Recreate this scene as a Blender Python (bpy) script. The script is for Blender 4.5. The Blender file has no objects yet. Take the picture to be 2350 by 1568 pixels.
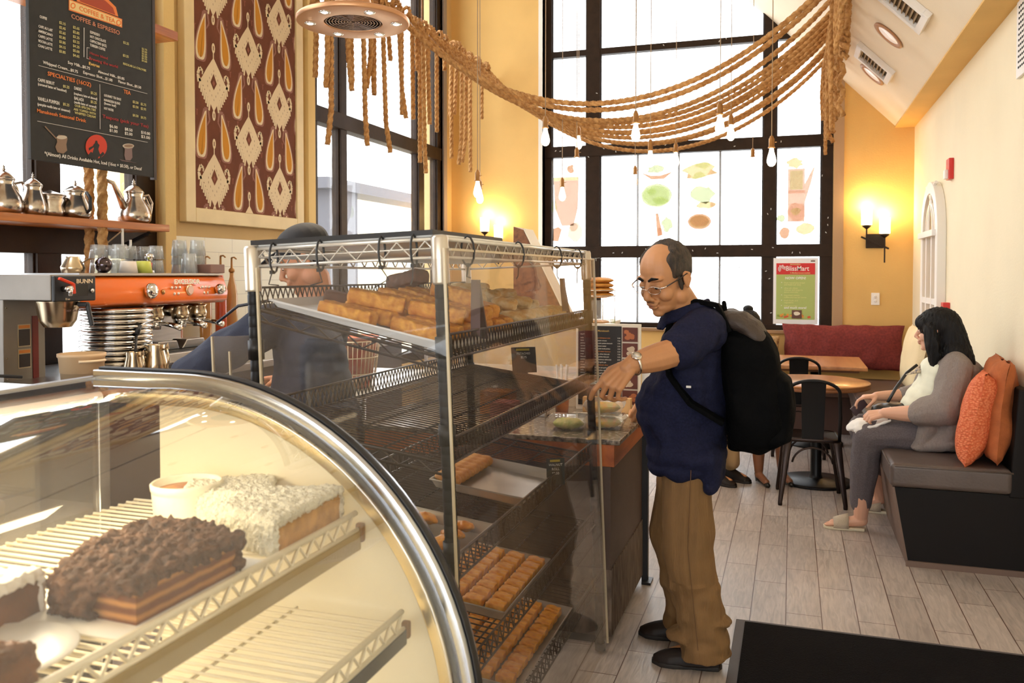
import bpy, bmesh, math, random
from mathutils import Vector, Matrix, noise, Euler
S = bpy.context.scene
C = S.collection
PI = math.pi
random.seed(7)
# ---------------------------------------------------------------- camera
F_PX, EYE, PSI, TH = 1943.0, 1.55, math.radians(18.3), math.radians(1.5)
PPX, PPY = 1175.0, 628 + 1943.0 * math.tan(math.radians(1.5))
cam_d = bpy.data.cameras.new('camera'); cam = bpy.data.objects.new('camera', cam_d); C.objects.link(cam)
cam.location = (0, 0, EYE); cam.rotation_euler = (PI/2 - TH, 0, PSI)
cam_d.sensor_width = 36; cam_d.lens = 36 * F_PX / 2350
cam_d.shift_y = -(784 - PPY) / 2350
cam_d.clip_start = .02; cam_d.clip_end = 200
cam_d.dof.use_dof = True; cam_d.dof.focus_distance = 3.7; cam_d.dof.aperture_fstop = 6.3
S.camera = cam
# ---------------------------------------------------------------- world, exposure
S.view_settings.view_transform = 'Standard'; S.view_settings.look = 'None'
S.view_settings.exposure = 0.35; S.view_settings.gamma = 1; S.view_settings.use_curve_mapping = False
w = bpy.data.worlds.new('sky'); S.world = w; w.use_nodes = True
wn = w.node_tree.nodes['Background']; wn.inputs[0].default_value = (.93, .97, 1, 1); wn.inputs[1].default_value = 4.6
S.cycles.max_bounces = 10; S.cycles.diffuse_bounces = 5; S.cycles.glossy_bounces = 4
S.cycles.transparent_max_bounces = 24; S.cycles.transmission_bounces = 6
S.cycles.caustics_reflective = False; S.cycles.caustics_refractive = False
S.cycles.sample_clamp_indirect = 6
def lamp(kind, name, loc, power, color, size=.1, rot=None, spot=None, blend=.6):
    d = bpy.data.lights.new(name, kind); d.energy = power; d.color = color
    if kind == 'AREA': d.size = size
    elif kind == 'SUN': d.angle = size
    else: d.shadow_soft_size = size
    if spot: d.spot_size = math.radians(spot); d.spot_blend = blend
    o = bpy.data.objects.new(name, d); C.objects.link(o); o.location = loc
    if rot: o.rotation_euler = rot
    return o
WARM = (1, .72, .42)
# ---------------------------------------------------------------- measuring: where a sight line meets a plane of the room
def at(x, y, X=None, Y=None, Z=None):
    u = (x - PPX) / F_PX; v = (PPY - y) / F_PX
    fw = math.cos(TH) + v*math.sin(TH); up = -math.sin(TH) + v*math.cos(TH)
    r = (u*math.cos(PSI) - fw*math.sin(PSI), fw*math.cos(PSI) + u*math.sin(PSI), up)
    t = X/r[0] if X is not None else Y/r[1] if Y is not None else (Z - EYE)/r[2]
    return Vector((r[0]*t, r[1]*t, EYE + r[2]*t))
# ---------------------------------------------------------------- materials
MATS = {}
def mat(name, col, rough=.6, metal=0.0, var=0, vscale=8, bump=0, bscale=40, col2=None, stretch=(1, 1, 1), spec=.5,
        emit=0, ecol=None, alpha=1, sheen=0, coat=0, sss=0):
    if name in MATS: return MATS[name]
    m = bpy.data.materials.new(name); m.use_nodes = True; nt = m.node_tree; N = nt.nodes; L = nt.links
    b = N['Principled BSDF']
    b.inputs['Base Color'].default_value = (*col, 1); b.inputs['Roughness'].default_value = rough
    b.inputs['Metallic'].default_value = metal; b.inputs['Specular IOR Level'].default_value = spec
    if coat: b.inputs['Coat Weight'].default_value = coat; b.inputs['Coat Roughness'].default_value = .1
    if sheen: b.inputs['Sheen Weight'].default_value = sheen
    if sss: b.inputs['Subsurface Weight'].default_value = sss; b.inputs['Subsurface Radius'].default_value = (.012, .005, .003); b.inputs['Subsurface Scale'].default_value = 1
    if alpha < 1: b.inputs['Alpha'].default_value = alpha
    if emit: b.inputs['Emission Color'].default_value = (*(ecol or col), 1); b.inputs['Emission Strength'].default_value = emit
    if var or bump:
        tc = N.new('ShaderNodeTexCoord'); mp = N.new('ShaderNodeMapping'); mp.inputs['Scale'].default_value = stretch
        L.new(tc.outputs['Object'], mp.inputs[0])
    if var:
        n = N.new('ShaderNodeTexNoise'); n.inputs['Scale'].default_value = vscale; n.inputs['Detail'].default_value = 5
        L.new(mp.outputs[0], n.inputs[0])
        r = N.new('ShaderNodeValToRGB'); c2 = col2 or tuple(c*(1-var) for c in col)
        r.color_ramp.elements[0].position = .35; r.color_ramp.elements[1].position = .65
        r.color_ramp.elements[0].color = (*c2, 1); r.color_ramp.elements[1].color = (*col, 1)
        L.new(n.outputs[0], r.inputs[0]); L.new(r.outputs[0], b.inputs['Base Color'])
    if bump:
        n2 = N.new('ShaderNodeTexNoise'); n2.inputs['Scale'].default_value = bscale; n2.inputs['Detail'].default_value = 4
        L.new(mp.outputs[0], n2.inputs[0])
        bp = N.new('ShaderNodeBump'); bp.inputs['Strength'].default_value = bump; bp.inputs['Distance'].default_value = .01
        L.new(n2.outputs[0], bp.inputs['Height']); L.new(bp.outputs[0], b.inputs['Normal'])
    MATS[name] = m
    return m
def wood(name, c1, c2, scale=6, axis=1, rough=.35, coat=.2, bump=.05):
    if name in MATS: return MATS[name]
    m = mat(name, c1, rough, coat=coat); nt = m.node_tree; N = nt.nodes; L = nt.links; b = N['Principled BSDF']
    tc = N.new('ShaderNodeTexCoord'); mp = N.new('ShaderNodeMapping')
    s = [scale*4]*3; s[axis] = scale*.35; mp.inputs['Scale'].default_value = s
    n = N.new('ShaderNodeTexNoise'); n.inputs['Scale'].default_value = 1.5; n.inputs['Detail'].default_value = 6; n.inputs['Distortion'].default_value = .6
    r = N.new('ShaderNodeValToRGB'); r.color_ramp.elements[0].color = (*c2, 1); r.color_ramp.elements[1].color = (*c1, 1)
    r.color_ramp.elements[0].position = .3; r.color_ramp.elements[1].position = .62
    L.new(tc.outputs['Object'], mp.inputs[0]); L.new(mp.outputs[0], n.inputs[0]); L.new(n.outputs[0], r.inputs[0]); L.new(r.outputs[0], b.inputs['Base Color'])
    return m
def glass(name, tint=(1, 1, 1), gloss=.035, haze=.0, hcol=(.9, .9, .9), rough=.02, fres=.75, hscale=3, hstretch=(1, 1, 1)):
    """thin clear sheet: straight-through light, mirror reflection that grows at grazing angles, faint smears"""
    if name in MATS: return MATS[name]
    m = bpy.data.materials.new(name); m.use_nodes = True; nt = m.node_tree; N = nt.nodes; L = nt.links
    N.remove(N['Principled BSDF']); out = N['Material Output']
    t = N.new('ShaderNodeBsdfTransparent'); t.inputs[0].default_value = (*tint, 1)
    g = N.new('ShaderNodeBsdfGlossy'); g.inputs['Roughness'].default_value = rough
    lw = N.new('ShaderNodeLayerWeight'); lw.inputs[0].default_value = .5
    pw = N.new('ShaderNodeMath'); pw.operation = 'POWER'; pw.inputs[1].default_value = 4.5; L.new(lw.outputs['Facing'], pw.inputs[0])
    ad = N.new('ShaderNodeMath'); ad.operation = 'MULTIPLY_ADD'; ad.inputs[1].default_value = fres; ad.inputs[2].default_value = gloss; ad.use_clamp = True
    L.new(pw.outputs[0], ad.inputs[0])
    mx = N.new('ShaderNodeMixShader'); L.new(ad.outputs[0], mx.inputs[0]); L.new(t.outputs[0], mx.inputs[1]); L.new(g.outputs[0], mx.inputs[2])
    last = mx
    if haze:
        tc = N.new('ShaderNodeTexCoord'); mp = N.new('ShaderNodeMapping'); mp.inputs['Scale'].default_value = hstretch
        n = N.new('ShaderNodeTexNoise'); n.inputs['Scale'].default_value = hscale; n.inputs['Detail'].default_value = 6
        L.new(tc.outputs['Object'], mp.inputs[0]); L.new(mp.outputs[0], n.inputs[0])
        r = N.new('ShaderNodeMapRange'); r.inputs[1].default_value = .35; r.inputs[2].default_value = .75; r.inputs[3].default_value = haze*.35; r.inputs[4].default_value = haze
        L.new(n.outputs[0], r.inputs[0])
        d = N.new('ShaderNodeBsdfDiffuse'); d.inputs[0].default_value = (*hcol, 1)
        m2 = N.new('ShaderNodeMixShader'); L.new(r.outputs[0], m2.inputs[0]); L.new(mx.outputs[0], m2.inputs[1]); L.new(d.outputs[0], m2.inputs[2]); last = m2
    L.new(last.outputs[0], out.inputs[0]); MATS[name] = m
    return m
# ---------------------------------------------------------------- tags
def tag(o, label=None, cat=None, group=None, kind=None):
    if label: o['label'] = label
    if cat: o['category'] = cat
    if group: o['group'] = group
    if kind: o['kind'] = kind
    return o
def thing(name, label, cat, loc=(0, 0, 0), rz=0, group=None):
    o = bpy.data.objects.new(name, None); C.objects.link(o); o.location = loc; o.rotation_euler = (0, 0, rz); o.empty_display_size = .05
    return tag(o, label, cat, group)
def wmat(o):
    m = Matrix.Identity(4)
    while o is not None: m = Matrix.LocRotScale(o.location, o.rotation_euler, o.scale) @ m; o = o.parent
    return m
def dup(o, loc=None, rz=None, label=None, group=None, parent=None):
    kids = list(o.children); c = o.copy(); C.objects.link(c); c.parent = parent
    if loc is not None: c.location = loc
    if rz is not None: c.rotation_euler = (c.rotation_euler[0], c.rotation_euler[1], rz)
    if label: c['label'] = label
    if group: c['group'] = group
    for k in kids: dup(k, parent=c)
    return c
# ---------------------------------------------------------------- mesh builder
def frame(d):
    d = Vector(d).normalized(); a = Vector((0, 0, 1)) if abs(d.z) < .9 else Vector((1, 0, 0))
    u = d.cross(a).normalized(); return u, d.cross(u).normalized()
class M:
    def __init__(s): s.v = []; s.f = []; s.m = []; s.mi = 0
    def add(s, vs, fs):
        n = len(s.v); s.v += [Vector(v) for v in vs]; s.f += [tuple(i+n for i in f) for f in fs]; s.m += [s.mi]*len(fs); return s
    def box(s, x0, x1, y0, y1, z0, z1, T=None):
        vs = [Vector((x, y, z)) for x in (x0, x1) for y in (y0, y1) for z in (z0, z1)]
        if T: vs = [T @ v for v in vs]
        return s.add(vs, [(0,1,3,2), (4,6,7,5), (0,4,5,1), (2,3,7,6), (0,2,6,4), (1,5,7,3)])
    def cbox(s, c, d, T=None):
        return s.box(c[0]-d[0]/2, c[0]+d[0]/2, c[1]-d[1]/2, c[1]+d[1]/2, c[2]-d[2]/2, c[2]+d[2]/2, T)
    def bar(s, p, q, w_, h, up=(0, 0, 1)):
        p = Vector(p); q = Vector(q); d = (q-p).normalized(); up = Vector(up); u = d.cross(up)
        if u.length < 1e-4: u = d.cross(Vector((1, 0, 0)))
        u.normalize(); n = u.cross(d).normalized(); vs = []
        for e in (p, q):
            for a, b in ((-1, -1), (1, -1), (1, 1), (-1, 1)): vs.append(e + u*a*w_/2 + n*b*h/2)
        return s.add(vs, [(3,2,1,0), (4,5,6,7), (0,1,5,4), (1,2,6,5), (2,3,7,6), (3,0,4,7)])
    def tube(s, pts, r, n=8, cap=True, closed=False, rot=0):
        pts = [Vector(p) for p in pts]; k = len(pts); R = r if isinstance(r, (list, tuple)) else [r]*k
        u = None; vs = []
        for i, p in enumerate(pts):
            d = (pts[(i+1) % k] - pts[i-1]) if closed else (pts[min(i+1, k-1)] - pts[max(i-1, 0)])
            d.normalize()
            if u is None: u, _ = frame(d)
            u = (u - d*u.dot(d)); u = u.normalized() if u.length > 1e-6 else frame(d)[0]; w_ = d.cross(u)
            for j in range(n):
                a = 2*PI*j/n + rot; vs.append(p + (u*math.cos(a) + w_*math.sin(a))*R[i])
        fs = [(i*n+j, i*n+(j+1) % n, (i+1)*n+(j+1) % n, (i+1)*n+j) for i in range(k-1) for j in range(n)]
        if closed: fs += [((k-1)*n+j, (k-1)*n+(j+1) % n, (j+1) % n, j) for j in range(n)]
        elif cap: fs += [tuple(range(n))[::-1], tuple(range((k-1)*n, k*n))]
        return s.add(vs, fs)
    def cyl(s, p, q, r, r2=None, n=20): return s.tube([p, q], [r, r if r2 is None else r2], n)
    def lathe(s, prof, c=(0, 0, 0), n=32, T=None, axis=None):
        c = Vector(c); vs = []; k = len(prof)
        for r, z in prof:
            for j in range(n):
                a = 2*PI*j/n; v = Vector((r*math.cos(a), r*math.sin(a), z))
                if axis is not None:
                    d = Vector(axis).normalized(); u, w_ = frame(d); v = u*v.x + w_*v.y + d*v.z
                vs.append(T @ v if T else c + v)
        fs = [(i*n+j, i*n+(j+1) % n, (i+1)*n+(j+1) % n, (i+1)*n+j) for i in range(k-1) for j in range(n)]
        if prof[0][0] > 1e-4 and prof[-1][0] > 1e-4: fs += [((k-1)*n+j, (k-1)*n+(j+1) % n, (j+1) % n, j) for j in range(n)]
        else: fs += [tuple(range(n))[::-1], tuple(range((k-1)*n, k*n))]
        return s.add(vs, fs)
    def ell(s, c, r, n=16, R=None, k=None):
        c = Vector(c); r = (r, r, r) if not isinstance(r, (list, tuple)) else r; k = k or n; vs = []
        for i in range(1, k):
            t = PI*i/k
            for j in range(n):
                a = 2*PI*j/n; v = Vector((r[0]*math.sin(t)*math.cos(a), r[1]*math.sin(t)*math.sin(a), r[2]*math.cos(t)))
                vs.append(c + (R @ v if R else v))
        z = Vector((0, 0, r[2])); z = R @ z if R else z
        vs += [c+z, c-z]; T_ = (k-1)*n
        fs = [(i*n+j, (i+1)*n+j, (i+1)*n+(j+1) % n, i*n+(j+1) % n) for i in range(k-2) for j in range(n)]
        fs += [(T_, j, (j+1) % n) for j in range(n)] + [(T_+1, (k-2)*n+(j+1) % n, (k-2)*n+j) for j in range(n)]
        return s.add(vs, fs)
    def cap(s, p, q, r, r2=None, n=12):
        p = Vector(p); q = Vector(q); r2 = r if r2 is None else r2; d = (q-p); L = max(d.length, 1e-5); d = d/L
        pts = []; R = []
        for i in range(5): a = PI/2*i/4; pts.append(p - d*r*math.cos(a)); R.append(max(r*math.sin(a), r*.02))
        for i in range(5): a = PI/2*i/4; pts.append(q + d*r2*math.sin(a)); R.append(max(r2*math.cos(a), r2*.02))
        return s.tube(pts, R, n)
    def limb(s, pts, R, n=14):
        """chain of tapered capsules"""
        for i in range(len(pts)-1): s.cap(pts[i], pts[i+1], R[i], R[i+1], n)
        return s
    def prism(s, poly, o, ux, uy, uz, depth):
        """poly of 2-D points (ccw seen from +uz) swept by depth along uz"""
        o = Vector(o); ux = Vector(ux); uy = Vector(uy); uz = Vector(uz); n = len(poly)
        vs = [o + ux*a + uy*b for a, b in poly] + [o + ux*a + uy*b + uz*depth for a, b in poly]
        return s.add(vs, [tuple(range(n))[::-1], tuple(range(n, 2*n))] + [(i, (i+1) % n, n+(i+1) % n, n+i) for i in range(n)])
    def rings(s, rings, cap=True):
        n = len(rings[0]); vs = [v for r in rings for v in r]; k = len(rings)
        fs = [(i*n+j, i*n+(j+1) % n, (i+1)*n+(j+1) % n, (i+1)*n+j) for i in range(k-1) for j in range(n)]
        if cap: fs += [tuple(range(n))[::-1], tuple(range((k-1)*n, k*n))]
        return s.add(vs, fs)
    def xf(s, T, start=0):
        for i in range(start, len(s.v)): s.v[i] = T @ s.v[i]
        return s
    def build(s, name, mats, parent=None, world=True, smooth=False, bevel=0, seg=2, recalc=True, remesh=0, smooth_it=0, sub=0, fn=None, edge=40):
        me = bpy.data.meshes.new(name)
        vs = list(s.v); loc = Vector((0, 0, 0))
        if parent is not None and world:
            inv = wmat(parent).inverted(); vs = [inv @ v for v in vs]
        elif parent is None and vs:
            mn = Vector([min(v[i] for v in vs) for i in range(3)]); mx = Vector([max(v[i] for v in vs) for i in range(3)])
            loc = Vector(((mn.x+mx.x)/2, (mn.y+mx.y)/2, mn.z)); vs = [v-loc for v in vs]
        me.from_pydata([tuple(v) for v in vs], [], s.f)
        mats = mats if isinstance(mats, (list, tuple)) else [mats]
        for m in mats: me.materials.append(m)
        if len(mats) > 1: me.polygons.foreach_set('material_index', s.m)
        if recalc:
            bm = bmesh.new(); bm.from_mesh(me); bmesh.ops.recalc_face_normals(bm, faces=bm.faces); bm.to_mesh(me); bm.free()
        o = bpy.data.objects.new(name, me); C.objects.link(o); o.parent = parent; o.location = loc
        if remesh:
            md = o.modifiers.new('r', 'REMESH'); md.mode = 'VOXEL'; md.voxel_size = remesh; md.use_smooth_shade = True
            if smooth_it: sm = o.modifiers.new('s', 'SMOOTH'); sm.factor = .5; sm.iterations = smooth_it
            bpy.context.view_layer.update()
            dg = bpy.context.evaluated_depsgraph_get(); nm = bpy.data.meshes.new_from_object(o.evaluated_get(dg))
            o.modifiers.clear(); o.data = nm; nm.name = name; me = nm
            if not nm.materials:
                for m in mats: nm.materials.append(m)
        if fn:
            co = [v.co.copy() for v in me.vertices]; no = [v.normal.copy() for v in me.vertices]
            Wp = wmat(parent) if (parent is not None and world) else Matrix.Translation(loc); Wi = Wp.inverted()
            for i, v in enumerate(me.vertices): v.co = Wi @ fn(Wp @ co[i], no[i])
            me.update()
        if sub: md = o.modifiers.new('sub', 'SUBSURF'); md.levels = md.render_levels = sub
        if bevel:
            md = o.modifiers.new('bevel', 'BEVEL'); md.width = bevel; md.segments = seg; md.limit_method = 'ANGLE'; md.angle_limit = math.radians(edge)
        if smooth or remesh: me.shade_smooth()
        elif bevel: me.shade_smooth(); o.modifiers.new('wn', 'WEIGHTED_NORMAL')
        return o
def struct(name, m, mats, **k):
    return tag(m.build(name, mats, **k), kind='structure')
def arc(c, r, a0, a1, n, ux=(1, 0, 0), uy=(0, 0, 1), r2=None):
    c = Vector(c); ux = Vector(ux); uy = Vector(uy); r2 = r2 or r
    return [c + ux*r*math.cos(a0+(a1-a0)*i/n) + uy*r2*math.sin(a0+(a1-a0)*i/n) for i in range(n+1)]
# ---------------------------------------------------------------- lettering
def lettering(name, items, mats, o, ux, uy, parent, thick=.0006):
    """items: (text, x, y, size, align, material index, x-scale); flat raised letters merged in one part"""
    o = Vector(o); ux = Vector(ux).normalized(); uy = Vector(uy).normalized(); uz = ux.cross(uy); m = M()
    for it in items:
        t, x, y, sz = it[:4]; al = it[4] if len(it) > 4 else 'LEFT'; mi = it[5] if len(it) > 5 else 0; xs = it[6] if len(it) > 6 else 1
        cu = bpy.data.curves.new('t', 'FONT'); cu.body = t; cu.size = sz; cu.align_x = al; cu.resolution_u = 2; cu.extrude = thick; cu.offset = sz*(it[7] if len(it) > 7 else .006)
        ob = bpy.data.objects.new('t', cu); me = bpy.data.meshes.new_from_object(ob); m.mi = mi
        m.add([o + ux*(x + v.co.x*xs) + uy*(y + v.co.y) + uz*(v.co.z+thick) for v in me.vertices], [tuple(p.vertices) for p in me.polygons])
        bpy.data.objects.remove(ob); bpy.data.curves.remove(cu); bpy.data.meshes.remove(me)
    return m.build(name, mats, parent, recalc=False)
# ================================================================= the room
X0, X1, YB = -3.87, 1.16, 9.4
def plaster(name, col, v=.08):
    return mat(name, col, .75, var=v, vscale=2.2, bump=.12, bscale=60)
ochre = plaster('ochre plaster', (.76, .48, .16)); creamw = plaster('cream plaster', (.86, .76, .54), .04); ceil_m = plaster('ceiling paint', (.86, .74, .56), .04)
tan = plaster('tan plaster', (.62, .43, .19), .06)
yellow = plaster('yellow trim paint', (.80, .58, .24), .04)
frame_m = mat('dark window frame', (.030, .015, .007), .5, spec=.2, var=.3, vscale=12, bump=.1)
# floor of wood-look planks
fm = bpy.data.materials.new('wood look floor tile'); fm.use_nodes = True; nt = fm.node_tree; N = nt.nodes; L = nt.links; b = N['Principled BSDF']
tc = N.new('ShaderNodeTexCoord'); sp = N.new('ShaderNodeSeparateXYZ'); cb = N.new('ShaderNodeCombineXYZ'); L.new(tc.outputs['Object'], sp.inputs[0])
ax = N.new('ShaderNodeMath'); ax.operation = 'ADD'; ax.inputs[1].default_value = 10 - .008; L.new(sp.outputs[0], ax.inputs[0])
ay = N.new('ShaderNodeMath'); ay.operation = 'ADD'; ay.inputs[1].default_value = 10; L.new(sp.outputs[1], ay.inputs[0])
L.new(ay.outputs[0], cb.inputs[0]); L.new(ax.outputs[0], cb.inputs[1])
br = N.new('ShaderNodeTexBrick'); br.offset = .38; br.offset_frequency = 2; br.inputs['Scale'].default_value = 1; br.inputs['Brick Width'].default_value = .61; br.inputs['Row Height'].default_value = .1535
br.inputs['Mortar Size'].default_value = .0022; br.inputs['Mortar Smooth'].default_value = .1; br.inputs['Bias'].default_value = 0
br.inputs['Color1'].default_value = (.50, .43, .39, 1); br.inputs['Color2'].default_value = (.40, .34, .305, 1); br.inputs['Mortar'].default_value = (.10, .045, .03, 1)
L.new(cb.outputs[0], br.inputs[0])
mp = N.new('ShaderNodeMapping'); mp.inputs['Scale'].default_value = (26, 3, 1); L.new(tc.outputs['Object'], mp.inputs[0])
no = N.new('ShaderNodeTexNoise'); no.inputs['Scale'].default_value = 2; no.inputs['Detail'].default_value = 7; no.inputs['Distortion'].default_value = 1.2; L.new(mp.outputs[0], no.inputs[0])
mr = N.new('ShaderNodeMapRange'); mr.inputs[1].default_value = .3; mr.inputs[2].default_value = .7; mr.inputs[3].default_value = .74; mr.inputs[4].default_value = 1.12; L.new(no.outputs[0], mr.inputs[0])
mm = N.new('ShaderNodeMix'); mm.data_type = 'RGBA'; mm.blend_type = 'MULTIPLY'; mm.inputs[0].default_value = 1; L.new(br.outputs[0], mm.inputs[6]); L.new(mr.outputs[0], mm.inputs[7])
L.new(mm.outputs[2], b.inputs['Base Color']); b.inputs['Roughness'].default_value = .38
bp = N.new('ShaderNodeBump'); bp.inputs['Strength'].default_value = .25; bp.inputs['Distance'].default_value = .004; L.new(no.outputs[0], bp.inputs['Height']); L.new(bp.outputs[0], b.inputs['Normal'])
o = struct('floor', M().box(X0-.3, X1+.2, -2.5, YB+.3, -.1, 0), fm); 
for v in o.data.vertices: v.co += o.location
o.location = (0, 0, 0)
# back wall with a large opening (window -2.75 .. 0.35), glazing set back
WX0, WX1, SILL, TOP = -2.74, .40, .95, 5.45
m = M(); m.box(X0-.3, WX0, YB, YB+.3, 0, TOP); m.box(WX1, X1+.2, YB, YB+.3, 0, TOP); m.box(WX0, WX1, YB, YB+.3, 0, SILL)
struct('wall_back', m, ochre)
# right wall
struct('wall_right', M().box(X1, X1+.2, -2.5, YB, 0, 3.06), creamw)
m = M(); m.box(X0-.3, -2.6, -2.7, -2.5, 0, 5.5); m.box(-2.6, X1+.2, -2.7, -2.5, 2.9, 5.5); struct('wall_near', m, creamw)
struct('ground', M().box(X0-.3, 30, -12, -2.7, -.6, -.02), mat('pavement', (.5, .5, .48), .9))
# sloped ceiling and soffit
m = M(); e = .12
m.prism([(1.36, 3.04), (1.36, 3.2), (.93, 3.2), (-1.42, 5.55), (-2.6, 5.55), (-3.9, 5.55), (-3.9, 5.38), (-1.35, 5.38), (.985, 3.04)][::-1], (0, -2.5, 0), (1, 0, 0), (0, 0, 1), (0, 1, 0), YB+.2+2.5)
struct('ceiling', m, ceil_m)
struct('trim_1', M().box(.975, X1, -2.4, YB, 3.026, 3.04), ochre)
# left wall: piers, spandrels and three openings
m = M()
LWA, LWB = (.2, 4.46), (6.25, 9.13)
m.box(X0-.3, X0, LWA[1], LWB[0], 0, TOP); m.box(X0-.3, X0, LWB[1], YB, 0, TOP); m.box(X0-.3, X0, LWA[0], LWA[1], 0, .95); m.box(X0-.3, X0, LWB[0], LWB[1], 0, .6)
m.box(X0-.3, X0, -2.5, LWA[0], 0, TOP)
struct('wall_left', m, tan)
# yellow casing boards on the left wall
m = M(); m.box(X0, X0+.06, 4.46, 4.56, 0, TOP); struct('trim_2', m, yellow, bevel=.004)
m = M(); m.box(X0, X0+.07, 6.14, 6.25, 0, TOP); struct('trim_3', m, yellow, bevel=.004)
# cream tiled splash area under the picture
tile = bpy.data.materials.new('cream wall tile'); tile.use_nodes = True; nt = tile.node_tree; N = nt.nodes; L = nt.links
tc = N.new('ShaderNodeTexCoord'); sp = N.new('ShaderNodeSeparateXYZ'); cb = N.new('ShaderNodeCombineXYZ'); L.new(tc.outputs['Object'], sp.inputs[0]); L.new(sp.outputs[1], cb.inputs[0]); L.new(sp.outputs[2], cb.inputs[1])
br = N.new('ShaderNodeTexBrick'); br.inputs['Scale'].default_value = 1; br.inputs['Brick Width'].default_value = .30; br.inputs['Row Height'].default_value = .1; br.inputs['Mortar Size'].default_value = .0015
br.inputs['Color1'].default_value = (.84, .78, .58, 1); br.inputs['Color2'].default_value = (.82, .76, .56, 1); br.inputs['Mortar'].default_value = (.5, .44, .32, 1); L.new(cb.outputs[0], br.inputs[0])
L.new(br.outputs[0], N['Principled BSDF'].inputs['Base Color']); N['Principled BSDF'].inputs['Roughness'].default_value = .25
struct('trim_4', M().box(X0, X0+.012, 4.56, 6.14, .9, 1.80), tile)
# ---- windows
pane_m = glass('window glass', gloss=.0, haze=.04, hcol=(1, 1, 1))
def grid(name, plane, a, c, verts, hors, t=.09, panes=True):
    """bars of a window: plane 'y' -> in XZ, plane 'x' -> in YZ"""
    root = thing(name, None, None); root['kind'] = 'structure'
    m = M()
    for v0, v1 in verts: (m.box(v0, v1, c, c+t, a[2], a[3]) if plane == 'y' else m.box(c-t, c, v0, v1, a[2], a[3]))
    for h in hors:
        d = .0 if len(h) == 2 else h[2]
        (m.box(a[0], a[1], c-.012+d, c+t+.01, h[0], h[1]) if plane == 'y' else m.box(c-t-.01, c+.012-d, a[0], a[1], h[0], h[1]))
    # slim inner beads
    for v0, v1 in verts:
        for q in (v0-.012, v1):
            (m.box(q, q+.012, c+.02, c+.06, a[2], a[3]) if plane == 'y' else m.box(c-.06, c-.02, q, q+.012, a[2], a[3]))
    m.build('window_frame', frame_m, root, bevel=.004)
    g = M(); g.box(a[0], a[1], c+.045, c+.049, a[2], a[3]) if plane == 'y' else g.box(c-.049, c-.045, a[0], a[1], a[2], a[3])
    g.build('window_pane', pane_m, root)
    return root
BY = 9.5
wb = grid('window_1', 'y', (WX0, WX1, SILL, TOP), BY, [(WX0-.02, -2.66), (-2.25, -2.09), (-.305, -.172), (.285, WX1+.02)],
     [(SILL-.02, 1.0), (1.73, 1.863), (2.889, 3.016), (4.04, 4.11, .02), (TOP-.1, TOP)])
m = M()
for x in (-1.67, -1.21, -.76): m.box(x-.012, x+.012, BY+.09, BY+.11, SILL, 2.95)
m.build('muntin', mat('grey muntin', (.35, .37, .4), .5), wb)
m = M(); rnd = random.Random(3)
for k in range(46):   # little screw clips on the frame
    v = rnd.choice([(-2.17, 0), (-.24, 0), (.34, 0), (0, 1.8), (0, 2.95), (0, 4.07)])
    x, z = (v[0] + rnd.uniform(-.05, .05), rnd.uniform(1, 4.8)) if v[1] == 0 else (rnd.uniform(WX0, WX1), v[1] + rnd.uniform(-.03, .03))
    m.cbox((x, BY-.016, z), (.018, .008, .006), Matrix.Translation((x, BY-.016, z)) @ Matrix.Rotation(rnd.uniform(0, 3), 4, 'Y') @ Matrix.Translation((-x, -BY+.016, -z)))
m.build('screw_clip', mat('clip white', (.8, .8, .76), .4), wb)
wl = grid('window_2', 'x', (LWB[0], LWB[1], .6, TOP), X0-.02, [(6.25, 6.43), (6.83, 6.94), (8.52, 8.66), (9.03, 9.15)], [(2.86, 3.0), (.6, .7), (TOP-.1, TOP)], t=.1)
ww = grid('window_3', 'x', (LWA[0], LWA[1], .95, TOP), X0-.02, [(.2, .3), (1.3, 1.4), (2.45, 2.56), (3.56, 3.72), (4.3, 4.47)], [(.95, 1.05), (1.66, 1.84), (TOP-.1, TOP)], t=.1)
# white reveal boards of the back window
struct('trim_5', M().box(WX0-.045, WX0, YB-.012, BY, SILL, 4.9), mat('reveal white', (.82, .80, .74), .6))
struct('trim_6', M().box(WX1, WX1+.1, YB-.014, BY, SILL, TOP), mat('reveal brown', (.42, .27, .15), .7, bump=.2, bscale=90))
struct('trim_7', M().box(X0-.1, X0+.02, 9.13, 9.22, .6, TOP), mat('reveal grey', (.30, .25, .23), .6))
struct('trim_8', M().box(WX0, WX1, YB-.05, BY, SILL-.035, SILL), mat('sill wood', (.35, .2, .09), .5), bevel=.004)
# outside: neighbouring facade, amber for reflections in the left panes; dark column added for grey ones
ext = thing('building', 'building wall and added dark column standing for reflections in the tall left window', 'building', (-7.5, 9, 0))
M().box(-9, -8.6, 9, 19, -.5, 3.2).build('wall', mat('facade reflection amber', (.85, .62, .33), .8, var=.3, vscale=1.5, col2=(.75, .8, .7)), ext)
M().box(-6.3, -6.0, 10.2, 11.0, -.5, 2.7).build('reflection_column', mat('outside reflection dark', (.10, .10, .12), .6), ext)
M().box(-6.4, -5.9, 10.0, 16.4, 2.7, 2.85).build('beam', mat('outside reflection dark', (.10, .10, .12), .6), ext)
struct('ground', M().box(-30, X0-.3, -4, 40, -.6, -.5), mat('pavement', (.5, .5, .48), .9)); struct('ground', M().box(X0-.3, 30, YB+.3, 40, -.6, -.5), mat('pavement', (.5, .5, .48), .9))
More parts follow.
